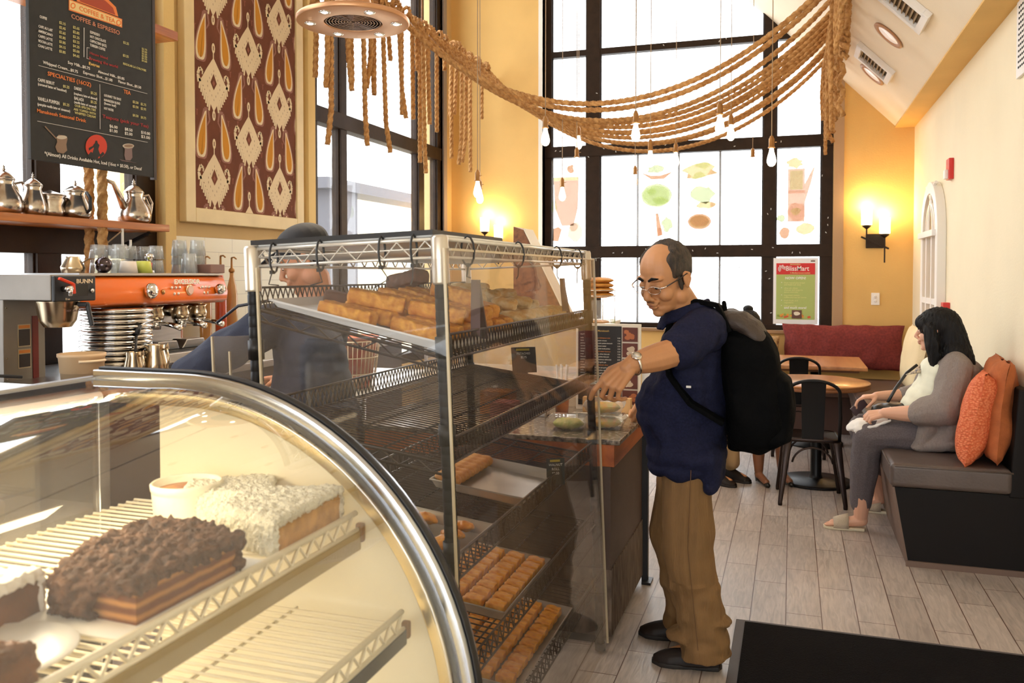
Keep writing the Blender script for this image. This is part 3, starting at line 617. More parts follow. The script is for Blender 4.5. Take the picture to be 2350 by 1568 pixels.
m = M(); m.prism([(bx1-.075, bz1-.04), (bx1-.07, bz1-.02), (bx1-.06, bz1-.033), (bx1-.052, bz1-.016), (bx1-.045, bz1-.033), (bx1-.035, bz1-.02), (bx1-.03, bz1-.04)], (0, PYB-.003, 0), (1, 0, 0), (0, 0, 1), (0, -1, 0), .001); m.build('crown_emblem', mat('photo brown', (.12, .05, .03), .5), t)
# ================================================================= framed textile panel on the left wall
t = thing('framed_textile', 'tall framed brown ikat textile panel with gold drops and cream diamonds', 'wall art', (X0, 5.37, 1.9))
AX = X0+.045; ay0, ay1, az0, az1 = 4.755, 5.985, 1.995, 4.95
m = M(); w_ = .10
for (y0, y1, z0, z1) in ((ay0-w_, ay0, az0-w_, az1+w_), (ay1, ay1+w_, az0-w_, az1+w_), (ay0, ay1, az0-w_, az0), (ay0, ay1, az1, az1+w_)): m.box(X0, X0+.06, y0, y1, z0, z1)
m.build('frame', mat('pale gold frame', (.82, .66, .36), .5, var=.1, vscale=5), t, bevel=.006)
m = M(); m.mi = 0; m.box(X0, AX, ay0, ay1, az0, az1)
def clipadd(poly, mi, d):
    P = poly
    for (ax_, lim, sg) in ((0, ay0+.002, 1), (0, ay1-.002, -1), (1, az0+.002, 1), (1, az1-.002, -1)):   # clip to the cloth
        Q = []
        for i in range(len(P)):
            a, b = P[i], P[(i+1) % len(P)]; ia, ib = (a[ax_]-lim)*sg >= 0, (b[ax_]-lim)*sg >= 0
            if ia: Q.append(a)
            if ia != ib: f = (lim-a[ax_])/(b[ax_]-a[ax_]); Q.append((a[0]+(b[0]-a[0])*f, a[1]+(b[1]-a[1])*f))
        P = Q
        if len(P) < 3: return
    m.mi = mi; m.add([(AX+d, p[0], p[1]) for p in P], [tuple(range(len(P)))])
def strip(pts, wd, mi, d):
    for i in range(len(pts)-1):
        a, b = Vector(pts[i]), Vector(pts[i+1]); n_ = Vector((-(b-a).y, (b-a).x)).normalized()
        w0 = wd[i] if isinstance(wd, list) else wd; w1 = wd[i+1] if isinstance(wd, list) else wd
        clipadd([tuple(a-n_*w0), tuple(b-n_*w1), tuple(b+n_*w1), tuple(a+n_*w0)], mi, d)
def drop(y, z, s, mi, d, sg, grow=0):
    pts = []
    for k in range(21):
        a = -PI/2 + 2*PI*k/20; f = (1+math.sin(a))/2
        r = (.052*(1-f)**.7*(abs(math.cos(a))**.9) if f < 1 else 0) + grow*(1-.6*f)
        pts.append((y + sg*.05*f*f + math.copysign(1, math.cos(a))*r, z - .10 + .30*f + grow*(f*1.2-.6)*1.2))
    clipadd(pts, mi, d)
rr = random.Random(4)
for ci in range(-1, 5):
    Yc = 4.965 + .397*ci
    for ri in range(-1, 6):
        Zc = 2.212 + .328*(ci % 2) + .66*ri
        # diamond
        dm = [(0, .185), (.05, .12), (.10, .03), (.12, -.01), (.0, -.2), (-.12, -.01), (-.10, .03), (-.05, .12)]
        for k in range(7):   # comb teeth hanging from both lower edges
            f = k/7; 
            for s_ in (-1, 1): a = (Yc+s_*(.138-.115*f), Zc+.0-.155*f); strip([a, (a[0]+s_*.012, a[1]-.065)], [.0105, .008], 1, .001)
        clipadd([(Yc+a, Zc+b) for a, b in [(0, .175), (.07, .09), (.135, 0), (0, -.2), (-.135, 0), (-.07, .09)]], 1, .0012)
        for s_ in (-1, 1):
            strip([(Yc+s_*.10, Zc-.0), (Yc+s_*.15, Zc-.02), (Yc+s_*.165, Zc+.03), (Yc+s_*.145, Zc+.075), (Yc+s_*.115, Zc+.06), (Yc+s_*.12, Zc+.035)], [.02, .02, .013, .012, .008, .005], 1, .0014)
        clipadd([(Yc, Zc+.065), (Yc+.034, Zc+.0), (Yc, Zc-.05), (Yc-.034, Zc+.0)], 0, .0018)
        clipadd([(Yc, Zc+.02), (Yc+.014, Zc-.002), (Yc, Zc-.025), (Yc-.014, Zc-.002)], 4, .002)
        for k in range(-3, 4):
            for q in (-1, 1): a = Yc+k*.022; b = Zc+q*(.10-abs(k)*.028)-.01; strip([(a, b), (a+.001, b-.014)], .0016, 0, .002)
        strip([(Yc, Zc+.15), (Yc, Zc+.215)], .005, 1, .001)
        for zz in (.24, -.225):
            clipadd([(Yc+.018*math.cos(a*PI/6), Zc+zz+.036*math.sin(a*PI/6)) for a in range(12)], 1, .0014); strip([(Yc, Zc+zz+.015), (Yc, Zc+zz-.015)], .004, 0, .002)
        for s_ in (-1, 1):
            dy, dz = Yc+s_*.135, Zc+.245
            strip([(dy+.01*s_, dz+.05), (dy-.035*s_, dz+.22), (dy-.075*s_, dz+.225), (dy-.09*s_, dz+.15), (dy-.055*s_, dz+.10)], [.012, .012, .01, .008, .003], 3, .0006)
            drop(dy, dz, 1, 3, .0008, -s_, .032); drop(dy, dz, 1, 1, .0012, -s_, .017); drop(dy, dz, 1, 2, .0016, -s_, -.002)
        for k in range(9):
            a = Yc+rr.uniform(-.2, .2); b = Zc+rr.uniform(-.33, .33); strip([(a, b), (a, b-.03)], .004, 4, .0003); strip([(a-.01, b+.012), (a, b)], .003, 4, .0003); strip([(a+.01, b+.012), (a, b)], .003, 4, .0003)
m.build('cloth', [mat('textile brown', (.19, .058, .028), .9, var=.25, vscale=5, bump=.3, bscale=300), mat('textile cream', (.80, .66, .45), .9), mat('textile gold', (.62, .27, .025), .9), mat('textile halo', (.33, .155, .12), .9), mat('textile fleck', (.30, .11, .07), .9)], t, recalc=False)
# ================================================================= coffee corner along the left wall
black_m = mat('matt black', (.012, .011, .012), .5); orange = mat('orange enamel', (.80, .155, .012), .28, coat=.5)
gold = mat('warm reflective steel', (.60, .48, .33), .22, metal=1)
shelf_w = wood('orange varnished wood', (.62, .20, .035), (.36, .09, .015), scale=3)
clear = glass('clear tumbler glass', (.93, .95, .95), gloss=.07, haze=.32, hcol=(.95, .95, .95), hscale=30, hstretch=(1, 1, .05), fres=1.0)
CT = 1.05
t = thing('back_counter', 'steel-topped back counter under the coffee machine along the left wall', 'counter', (-3.38, 3.5, 0))
M().box(X0+.005, -2.88, 1.5, 6.1, CT-.04, CT).build('worktop', steel, t, bevel=.004)
M().box(X0+.005, -2.93, 1.52, 6.08, 0, CT-.04).build('cabinet_body', mat('dark laminate', (.06, .035, .025), .5), t)
# --- menu board
BX = -3.29
t = thing('menu_board', 'black hanging menu board with chalk-style coffee prices at upper left', 'sign', (BX, 3.38, 2.07))
M().box(BX-.022, BX-.002, 2.985, 3.77, 2.072, 3.06).build('board', mat('chalkboard black', (.022, .021, .019), .7, var=.2, vscale=20), t, bevel=.002)
M().box(BX-.026, BX, 3.765, 3.785, 2.06, 3.07).build('edge_strip', mat('dark brown edge', (.03, .015, .01), .5), t)
for y in (3.1, 3.65): M().cyl((BX-.01, y, 3.06), (BX-.01, y, 5.38), .004, n=6).build('hanging_wire', steel, t)
bt_items = []
def bt(text, zx0, zy, zx1, cap, ci):
    """text from board-photo coordinates: left end and baseline, right end, cap height"""
    k = 3.6475; a = at(zx0/k, zy/k, X=BX); b = at(zx1/k, zy/k, X=BX); top = at(zx0/k, (zy-cap)/k, X=BX)
    sz = (top.z-a.z)/.70; cu = bpy.data.curves.new('t', 'FONT'); cu.body = text; cu.size = sz; ob = bpy.data.objects.new('t', cu)
    me = bpy.data.meshes.new_from_object(ob); w_ = max(v.co.x for v in me.vertices); bpy.data.objects.remove(ob)
    bt_items.append((text, a.y, a.z, sz, 'LEFT', ci, (b.y-a.y)/w_, .012))
W_, Yw, O_, R_ = 0, 1, 2, 3
bt('COFFEE & ESPRESSO', 595, 150, 1000, 38, 4)
for i, (s_, x1, p1, p2) in enumerate((('COFFEE', 392, '$2.15', ''), ('CAFE AU LAIT', 440, '$2.45', '$2.65'), ('AMERICANO', 440, '$3.00', '$3.25'), ('CAFFE LATTE', 438, '$2.65', '$3.25'), ('MOCHA LATTE', 438, '$3.85', '$4.25'), ('CHAI LATTE', 436, '$3.85', '$4.25'))):
    y = (148, 228, 268, 309, 350, 390)[i]; bt(s_, (332, 322, 320, 320, 320, 318)[i], y, x1, 22, W_)
for i, s_ in enumerate(('$2.15', '$2.45', '$2.65', '$2.85', '$3.85', '$4.15', '$3.85')): bt(s_, 495, 196+40*i, 548, 22, Yw)
for i, s_ in enumerate(('$2.65', '$2.85', '$3.25', '$3.25', '$4.25', '$5.00', '$4.65')): bt(s_, 610, 235+39*i, 664, 22, Yw)
for i, s_ in enumerate(('ESPRESSO', 'HOT CHOCOLATE', 'CAPPUCCINO (6OZ)', 'TURKISH COFFEE')): bt(s_, 753, 278+36*i, (835, 885, 890, 880)[i], 22, W_)
bt('$2.25', 1030, 362, 1078, 20, Yw); bt('$3.25', 1028, 470, 1076, 20, Yw)
for i in range(6): bt(('$2.75', '$3.00', '$3.25', '$3.50', '$3.75', '$4.00')[i], 1185, 412+20*i, 1230, 15, Yw)
bt('House blend', 750, 452, 900, 22, R_); bt('Brewing the world', 745, 498, 985, 24, R_); bt('REGULAR LA COLOMBE', 1030, 540, 1222, 18, Yw)
bt('Extras', 742, 540, 832, 24, 5)
bt('Soy Milk...$0.75', 567, 532, 752, 24, W_); bt('Almond Milk...$0.85', 820, 608, 1040, 22, W_)
bt('Whipped Cream....$0.75', 360, 532, 650, 25, W_); bt('Espresso Shot....$1.00', 695, 615, 940, 24, W_); bt('Flavor Shot...$0.50', 988, 690, 1180, 22, W_)
bt('SPECIALTIES (16OZ)', 398, 630, 760, 34, O_)
bt('CAFFE BEIRUT', 316, 678, 455, 26, W_); bt('(caramel latte w/ hazelnut)', 316, 712, 555, 22, W_); bt('$5.25', 527, 730, 580, 22, Yw)
bt('DAKKE', 620, 748, 682, 26, W_); bt('$5.25', 758, 785, 810, 22, Yw); bt('(raspberry latte w/ almond)', 618, 790, 812, 20, W_); bt('BALADI', 620, 832, 698, 26, W_); bt('$5.25', 758, 860, 808, 22, Yw); bt('(vanilla latte w/ caramel)', 620, 862, 805, 20, W_)
bt('VANILLA PUMPKIN', 316, 838, 496, 30, W_); bt('(pumpkin vanilla latte w/ cinnamon)', 313, 880, 585, 22, W_); bt('$5.25', 526, 880, 580, 22, Yw)
for i, s_ in enumerate(('OUR SPECIALTIES', 'ARE TOPPED WITH', 'WHIPPED CREAM!')): bt(s_, (625, 617, 625)[i], 892+30*i, 800, 20, Yw)
bt('Manakeesh Seasonal Drink', 308, 938, 718, 30, O_)
bt('TEA', 1035, 780, 1092, 32, O_)
for i, s_ in enumerate(('GOURMET TEA BAGS', 'MANAKEESH BLEND', '(loose leaf)', 'HOT WATER')): bt(s_, 870, (806, 845, 872, 915)[i], (1012, 1005, 970, 950)[i], 20, W_)
for y, a, c in ((860, '$2.50', '$2.75'), (898, '$3.50', '$2.95'), (972, '$0.50', '$0.75')): bt(a, 1110, y, 1158, 20, Yw); bt(c, 1177, y+18, 1222, 20, Yw)
bt('Teapots (pick your Tea)', 858, 985, 1240, 28, R_)
for y, a, c, d in ((1065, '$6.00', '$8.50', '$10.00'), (1100, '$1.00', '$2.00', '$3.00')): bt(a, 915, y, 983, 24, W_); bt(c, 1043, y+25, 1108, 24, W_); bt(d, 1180, y+52, 1255, 24, W_)
bt('*(Almost) All Drinks Available Hot, Iced (16oz + $0.50), or Decaf', 372, 1298, 1185, 30, W_)
bt('COFFEE & TEA', 660, 85, 960, 40, 6)
bm_ = [mat('chalk white', (.78, .74, .68), .7), mat('chalk yellow', (.62, .55, .22), .7), mat('chalk orange', (.80, .22, .05), .7), mat('chalk dark red', (.40, .03, .03), .7), mat('chalk rust', (.6, .24, .14), .7), mat('chalk gold', (.85, .55, .15), .7), mat('banner cream', (.85, .62, .28), .7)]
m = M(); m.mi = 0
def bl(a, b, w_=.0018, mi=0, d=0):
    k = 3.6475; a = at(a[0]/k, a[1]/k, X=BX); b = at(b[0]/k, b[1]/k, X=BX); m.mi = mi; m.bar((BX+.0006+d, a.y, a.z), (BX+.0006+d, b.y, b.z), w_, .001, (1, 0, 0))
bl((322, 548), (1232, 785)); bl((312, 1014), (1235, 1192)); bl((835, 705), (837, 1082)); bl((703, 232), (702, 478), .003)
bl((727, 398), (727, 490)); bl((727, 398), (748, 402)); bl((727, 490), (745, 494))
def bpoly(pts, mi, d=.0004):
    k = 3.6475; q = [at(a/k, b_/k, X=BX) for a, b_ in pts]; m.mi = mi; m.add([(BX+d, p.y, p.z) for p in q], [tuple(range(len(q)))])
def circ(c, r, ry=None, n=20, a0=0, a1=2*PI): return [(c[0]+r*math.cos(a0+(a1-a0)*k/n), c[1]+(ry or r)*math.sin(a0+(a1-a0)*k/n)) for k in range(n)]
bpoly([(575, -10), (1022, 160), (1022, 232), (575, 85)], 2); bpoly([(582, 2), (1015, 168), (1015, 222), (582, 76)], 6, .0006)
bpoly([(640, 10), (660, -40), (760, -60), (900, -10), (970, 60), (990, 140)], 2, .0003); bpoly([(665, 10), (690, -25), (780, -35), (880, 5), (945, 65), (965, 125)], 7, .0005)
for c in ((610, 48), (992, 190)): bpoly(circ(c, 22, 26), 2, .0008); bpoly(circ(c, 12, 15), 6, .001)
bpoly(circ((806, 1228), 90, 100, 28), 8, .0005)       # red disc with a dark coffee-seller outline
bpoly([(790, 1325), (770, 1290), (785, 1240), (778, 1215), (792, 1200), (798, 1178), (812, 1178), (818, 1200), (832, 1215), (822, 1250), (838, 1295), (815, 1330)], 9, .001); bpoly([(740, 1240), (790, 1215), (790, 1228), (745, 1262)], 9, .0012); bpoly([(725, 1310), (760, 1270), (800, 1300), (790, 1340)], 9, .0011); bpoly([(830, 1300), (860, 1270), (875, 1290), (835, 1325)], 9, .0011)
bpoly([(472, 1150), (490, 1128), (545, 1135), (565, 1160), (555, 1210), (562, 1260), (530, 1288), (480, 1275), (462, 1230), (478, 1190)], 10); bpoly(circ((517, 1150), 44, 16), 11, .0007); bl((375, 1058), (470, 1160), .006, 10)
bpoly([(1025, 1215), (1125, 1218), (1105, 1250), (1108, 1320), (1090, 1345), (1050, 1340), (1040, 1300), (1045, 1250)], 12); bpoly(circ((1073, 1222), 48, 20), 11, .0007); bpoly(circ((1075, 1222), 38, 13), 10, .001)
for k in range(3): bl((1000+k*8, 1335+k*6), (1140-k*12, 1365-k*2), .0015, 12)
m.build('drawings', bm_ + [mat('banner red', (.40, .06, .02), .7), mat('disc red', (.62, .05, .02), .7), MATS['chalkboard black'], mat('pot bronze', (.26, .16, .10), .6), mat('chalk grey', (.55, .48, .38), .7), mat('glass mauve', (.22, .14, .13), .6)], t, recalc=False)
lettering('lettering', [(a, b_, c, d, e, f if f < 6 else 0, g, h) for a, b_, c, d, e, f, g, h in bt_items if f != 6], bm_, (BX, 0, 0), (0, 1, 0), (0, 0, 1), t, .0004)
lettering('banner_lettering', [(a, b_, c, d, e, 0, g, h) for a, b_, c, d, e, f, g, h in bt_items if f == 6], [bm_[2]], (BX+.0012, 0, 0), (0, 1, 0), (0, 0, 1), t, .0004)
# --- shelves and ropes
def shelf(label, y1, z, th):
    t = thing('wall_shelf', label, 'shelf', (-3.7, 3.1, z)); M().box(X0+.01, -3.55, 1.4, y1, z, z+th).build('shelf_board', shelf_w, t, bevel=.004); return t
sh = shelf('orange wooden shelf carrying the silver teapots', 4.19, 1.80, .042); shelf('orange wooden shelf higher up behind the menu board', 4.28, 2.96, .055)
for y in (2.4, 4.1): M().bar((X0+.01, y, 1.70), (-3.62, y, 1.79), .02, .02).build('bracket', dark, sh)
for i, (x, y) in enumerate(((-3.74, 3.76), (-3.58, 3.69))):
    tag(rope([(x, y, 1.2), (x, y+.01, 2), (x, y, 2.95)], .028, pitch=.2).build('rope', RM, smooth=True), ['thick vertical rope through the teapot shelf, left of the two', 'thick vertical rope through the teapot shelf, right of the two'][i], 'rope', 'thick shelf ropes')
t = thing('coat_hook', 'white hook hanging under the teapot shelf', 'hook', (-3.56, 3.84, 1.80)); m = M(); m.tube([(-3.54, 3.80, 1.80), (-3.54, 3.80, 1.72)] + arc((-3.54, 3.83, 1.715), .03, PI, 2*PI, 8, (0, 1, 0)) + [(-3.54, 3.86, 1.74)], .007, 8); m.build('hook', white, t, smooth=True)
m = M(); m.tube([(-3.54, 3.80, 1.79), (-3.6, 3.6, 1.62), (-3.62, 3.5, 1.56)], .004, 6); m.build('tie_string', cordm, t)
# --- teapots
silver = mat('worn silver', (.62, .56, .50), .2, metal=1, var=.25, vscale=14, col2=(.36, .28, .22))
def pot(x, y, h, r, label, spout=None, handle=None, neck=.5, fin=True, hblack=False, group='silver teapots on the shelf'):
    z = 1.843; t = thing('teapot', label, 'teapot', (x, y, z), 0, group)
    m = M(); m.lathe([(0, 0), (r*.8, 0), (r*.95, h*.06), (r, h*.2), (r*.88, h*.36), (r*neck*1.1, h*.55), (r*neck, h*.62), (r*neck*1.15, h*.68), (r*neck*1.1, h*.69), (0, h*.69)], (x, y, z), 28); m.build('body', silver, t, smooth=True)
    m = M(); m.lathe([(0, h*.69), (r*neck*1.2, h*.69), (r*neck*1.1, h*.73), (r*.3, h*.83), (r*.08, h*.87), (0, h*.88)], (x, y, z), 24); li = m.build('lid', silver, t, smooth=True)
    if fin: m = M(); m.lathe([(0, h*.86), (r*.06, h*.87), (r*.12, h*.9), (r*.05, h*.93), (r*.09, h*.95), (r*.03, h*.98), (0, h*1.02)], (x, y, z), 12); m.build('finial', silver, li, smooth=True)
    if spout: s_ = spout; m = M(); m.tube([(x, y+s_*r*.85, z+h*.22), (x, y+s_*r*1.35, z+h*.35), (x, y+s_*r*1.5, z+h*.6), (x, y+s_*r*1.9, z+h*.75)], [r*.2, r*.15, r*.1, r*.07], 10); m.build('spout', silver, t, smooth=True)
    if handle: s_ = handle; m = M(); m.tube([(x, y+s_*r*neck*1.05, z+h*.62), (x, y+s_*r*1.2, z+h*.68), (x, y+s_*r*1.55, z+h*.5), (x, y+s_*r*1.4, z+h*.25), (x, y+s_*r*.95, z+h*.15)], r*.08, 8); m.build('handle', black_m if hblack else silver, t, smooth=True)
    return t
pot(-3.66, 3.16, .24, .085, 'round silver teapot at the far left of the shelf with a looped handle', handle=1)
pot(-3.63, 3.30, .215, .062, 'slim silver coffee jug with tall finial, second from the left', spout=-1, neck=.6)
pot(-3.66, 3.43, .16, .07, 'small plain silver sugar pot with a flat lid on the shelf', neck=.95, fin=False)
a = pot(-3.63, 3.565, .205, .082, 'round silver teapot with black handle left of the thick ropes', neck=.6); m = M(); m.tube([(-3.555, 3.565, 1.98), (-3.53, 3.565, 1.95), (-3.53, 3.565, 1.89), (-3.56, 3.565, 1.87)], .009, 8); m.build('handle', black_m, a, smooth=True)
a = pot(-3.64, 4.0, .255, .095, 'large dark silver teapot right of the ropes with a long curved spout', handle=1)
m = M(); m.tube([(-3.64, 3.92, 1.93), (-3.64, 3.88, 2.0), (-3.64, 3.84, 2.06), (-3.64, 3.775, 2.075)], [.022, .017, .012, .009], 10); m.build('spout', silver, a, smooth=True)
pot(-3.74, 4.12, .24, .075, 'silver teapot half hidden behind the large dark one at the shelf end', handle=1, neck=.7)
# --- coffee brewer
t = thing('coffee_brewer', 'steel coffee brewer with black control panel and red handle at left', 'coffee brewer', (-3.2, 2.89, CT))
bst = mat('brushed brewer steel', (.30, .27, .24), .55, metal=.5, var=.15, vscale=5)
M().box(-3.55, -3.235, 2.78, 2.995, CT, 1.44).build('column', bst, t, bevel=.004)
M().box(-3.55, -2.965, 2.775, 3.0, 1.435, 1.545).build('head', bst, t, bevel=.005)
M().box(-3.5, -2.9, 2.77, 3.005, CT, CT+.03).build('base', steel, t, bevel=.004)
pnl = M().box(-2.965, -2.945, 2.777, 3.0, 1.43, 1.54).build('control_panel', black_m, t, bevel=.006)
m = M(); m.box(-2.946, -2.9445, 2.865, 2.955, 1.452, 1.50); m.build('display', mat('display black', (.02, .02, .022), .15), pnl)
lettering('lettering', [('BUNN', 2.890, 1.508, .026, 'LEFT', 0, 1.25, .02), ('12 oz', 2.83, 1.437, .011, 'LEFT', 0, 1)], [mat('panel lettering', (.8, .62, .42), .4)], (-2.9446, 0, 0), (0, 1, 0), (0, 0, 1), pnl)
m = M(); m.bar((-2.93, 2.785, 1.530), (-2.91, 2.838, 1.505), .022, .012); m.bar((-2.91, 2.838, 1.508), (-2.91, 2.842, 1.463), .012, .018, (0, 1, 0)); m.build('faucet_handle', mat('red plastic', (.70, .05, .015), .3), t, bevel=.003)
m = M(); m.cyl((-2.945, 2.82, 1.485), (-2.90, 2.82, 1.485), .013); m.cyl((-2.905, 2.82, 1.49), (-2.905, 2.82, 1.455), .009); m.build('faucet', chrome, t, smooth=True)
m = M(); m.cyl((-2.945, 2.975, 1.475), (-2.938, 2.975, 1.475), .009); m.build('switch', chrome, t, smooth=True)
m = M(); m.lathe([(0, -.115), (.055, -.115), (.075, -.085), (.088, -.01), (.092, 0), (0, 0)], (-3.06, 2.90, 1.43), 32); fb = m.build('brew_basket', gold, t, smooth=True, bevel=.002)
m = M(); m.bar((-2.975, 2.93, 1.415), (-2.935, 2.945, 1.415), .03, .02); m.bar((-2.94, 2.945, 1.42), (-2.925, 2.955, 1.32), .024, .018); m.build('basket_handle', black_m, fb, bevel=.005)
lettering('lettering', [('HOT CAUTION HOT', 2.855, 1.385, .012, 'LEFT', 0, 1.1, .03)], [mat('dark print', (.08, .03, .02), .5)], (-2.966, 0, 0), (0, 1, 0), (0, 0, 1), fb)
for z0, z1, c_ in ((1.225, 1.325, (.03, .025, .03)), (1.13, 1.215, (.75, .30, .06))):
    g = M().box(-3.2355, -3.233, 2.85, 2.915, z0, z1).build('warning_label', mat('label border', (.55, .45, .3), .5), t); M().box(-3.2335, -3.232, 2.854, 2.911, z0+.005, z1-.022).build('label_print', mat('label black', (.03, .025, .03), .4), g)
    M().box(-3.2335, -3.2322, 2.854, 2.911, z1-.018, z1-.004).build('label_band', mat('label orange', (.72, .25, .05), .5), g)
M().box(-3.236, -3.231, 2.925, 2.955, CT+.03, 1.36).build('red_strip', mat('dark red strip', (.16, .02, .02), .4), t)
for y in (2.795,):
    for z in (1.09, 1.18, 1.40): M().lathe([(0, 0), (.004, 0), (.003, .002), (0, .002)], (-3.235, y, z), 8, axis=(1, 0, 0)).build('screw', chrome, t)
t = thing('grinder', 'dark grinder spout poking in at the far left edge beside the brewer', 'coffee grinder', (-3.05, 2.53, CT))
M().box(-3.2, -2.99, 2.35, 2.52, CT, 1.12).build('base', black_m, t, bevel=.01); M().box(-3.18, -3.0, 2.40, 2.53, 1.12, 1.33).build('body', mat('burgundy plastic', (.10, .02, .018), .3), t, bevel=.02)
M().bar((-2.99, 2.5, 1.15), (-2.93, 2.60, 1.135), .02, .012).build('portafilter_fork', black_m, t, bevel=.003)
# --- bucket
t = thing('bucket', 'beige plastic bucket standing on the counter below the brewer', 'bucket', (-3.05, 2.93, CT))
# narrower foot on the counter, lip with a moulded handle
bc = (-2.98, 2.95, CT); m = M(); m.lathe([(0, 0), (.076, 0), (.08, .06), (.088, .065), (.094, .13), (.099, .135), (.099, .148), (.09, .148), (.084, .02), (0, .02)], bc, 36)
m.build('pail', mat('beige plastic', (.62, .42, .24), .5, sss=.0), t, smooth=True); m = M(); m.tube(arc((bc[0], bc[1], CT+.118), .104, -.9, .3, 10, (1, 0, 0), (0, 1, 0)), .006, 8); m.build('handle', mat('pale plastic', (.8, .62, .42), .5), t, smooth=True)
# --- stack of ribbed steel plates
t0 = None; pm_ = MATS['chrome']
for k in range(13):
    z = CT + k*.0255
    if t0 is None:
        m = M(); m.lathe([(0, .0), (.13, 0), (.155, .001), (.166, .006), (.170, .0125), (.166, .019), (.155, .0245), (.13, .025), (0, .025)], (0, 0, 0), 48); t0 = m.build('steel_plate', pm_, None, smooth=True); t0.location = (-3.18, 3.37, z); o = t0
    else: o = dup(t0, (-3.18+random.uniform(-.004, .004), 3.37+random.uniform(-.004, .004), z))
    tag(o, 'polished steel saucer in the tall stack under the orange machine', 'plate', 'stacked steel saucers')
# --- espresso machine
t = thing('espresso_machine', 'orange espresso machine with chrome knobs and steel group heads', 'espresso machine', (-3.4, 3.62, CT))
m = M(); n = 14; prof = [(-3.66, 1.40), (-3.13, 1.385), (-3.10, 1.40), (-3.095, 1.45), (-3.12, 1.52), (-3.15, 1.54), (-3.66, 1.54)]
m.prism([(p[0], p[1]) for p in prof], (0, 3.06, 0), (1, 0, 0), (0, 0, 1), (0, 1, 0), 1.075); pn = m.build('hood', orange, t, bevel=.012, seg=3, smooth=True)
M().box(-3.66, -3.12, 3.08, 4.12, 1.54, 1.552).build('cup_rail_plate', steel, t)
M().box(-3.66, -3.40, 3.50, 4.1, CT+.05, 1.40).build('back_body', steel, t, bevel=.006)
M().box(-3.66, -3.06, 3.50, 4.13, CT+.03, CT+.085).build('drip_tray', steel, t, bevel=.006)
M().box(-3.62, -3.10, 3.54, 4.09, CT+.085, CT+.09).build('drip_grate', black_m, t)
M().box(-3.05, -3.04, 3.50, 4.13, CT+.01, CT+.03).build('base_strip', black_m, t)
for (x, y, z) in ((-3.6, 3.55, 0), (-3.12, 3.55, 0), (-3.6, 4.08, 0), (-3.12, 4.08, 0)): M().cyl((x, y, CT), (x, y, CT+.035), .022).build('foot', black_m, t)
PXx = -3.098
def knob(y, z, r, name, mt, d=.03, c=None):
    m = M(); m.lathe([(0, 0), (r*.7, 0), (r, d*.3), (r*.95, d*.7), (r*.6, d), (0, d*1.08)], (PXx, y, z), 24, axis=(1, 0, 0)); return m.build(name, mt, t, smooth=True)
knob(3.494, 1.462, .040, 'steam_knob', chrome, .045); k2 = knob(4.033, 1.462, .030, 'steam_knob', chrome, .05); knob(3.598, 1.455, .013, 'key_switch', brass, .01)
g = knob(3.802, 1.462, .030, 'pressure_gauge', mat('gauge rim', (.75, .5, .3), .3, metal=.6), .01); m = M(); m.lathe([(0, 0), (.022, 0), (.022, .0012), (0, .0012)], (PXx+.011, 3.802, 1.462), 20, axis=(1, 0, 0)); m.build('dial', mat('dial pink', (.75, .5, .42), .4), g)
bmx = mat('button chrome', (.75, .6, .5), .2, metal=.7)
for yc in (3.695, 3.935):
    for dy, dz in ((-.03, .014), (0, .014), (.03, .014), (-.012, -.018), (.018, -.018)): knob(yc+dy, 1.462+dz, .0085, 'button', bmx, .006)
lettering('lettering', [('EXCELSIOR', 3.685, 1.494, .036, 'LEFT', 0, 1.12, .02)], [mat('badge cream', (.90, .84, .70), .5)], (-3.100, 0, 0), (0, 1, 0), (0, 0, 1), t, .002)
for y in (3.70, 3.90, 4.05):
    m = M(); m.lathe([(0, 0), (.045, 0), (.05, .03), (.04, .06), (.05, .075), (0, .075)], (-3.24, y, 1.30), 24); m.cyl((-3.40, y, 1.35), (-3.24, y, 1.35), .04); gh = m.build('group_head', gold, t, smooth=True)
    m = M(); m.lathe([(0, -.05), (.03, -.05), (.038, -.01), (.042, 0), (0, 0)], (-3.24, y, 1.30), 24); m.tube([(-3.2, y, 1.285), (-3.12, y, 1.275), (-3.07, y, 1.262)], [.01, .014, .016], 10); m.build('portafilter', chrome, gh, smooth=True)
for y in (3.62, 3.84):
    m = M(); m.prism([(-.10, 0), (.10, 0), (.07, .05), (-.07, .05)], (-3.16, y+.08, CT+.09), (0, 1, 0), (.15, 0, 1), (-1, 0, .0), .10); m.build('cup_rest', steel, t, bevel=.006)
m = M(); m.tube([(-3.13, 3.49, 1.39), (-3.10, 3.49, 1.33), (-3.08, 3.49, 1.14), (-3.08, 3.49, 1.10)], [.012, .012, .011, .008], 10); m.build('steam_wand', chrome, t, smooth=True)
m = M(); m.tube([(-3.12, 3.45, 1.36), (-3.04, 3.42, 1.31), (-3.02, 3.36, 1.30), (-3.02, 3.34, 1.29)], .005, 8); m.build('hot_water_tube', chrome, t, smooth=True); m = M(); m.tube([(-3.02, 3.345, 1.30), (-3.02, 3.325, 1.255)], .013, 8); m.tube([(-3.02, 3.325, 1.255), (-3.0, 3.29, 1.13)], .006, 8); m.build('wand_grip', black_m, t, smooth=True)
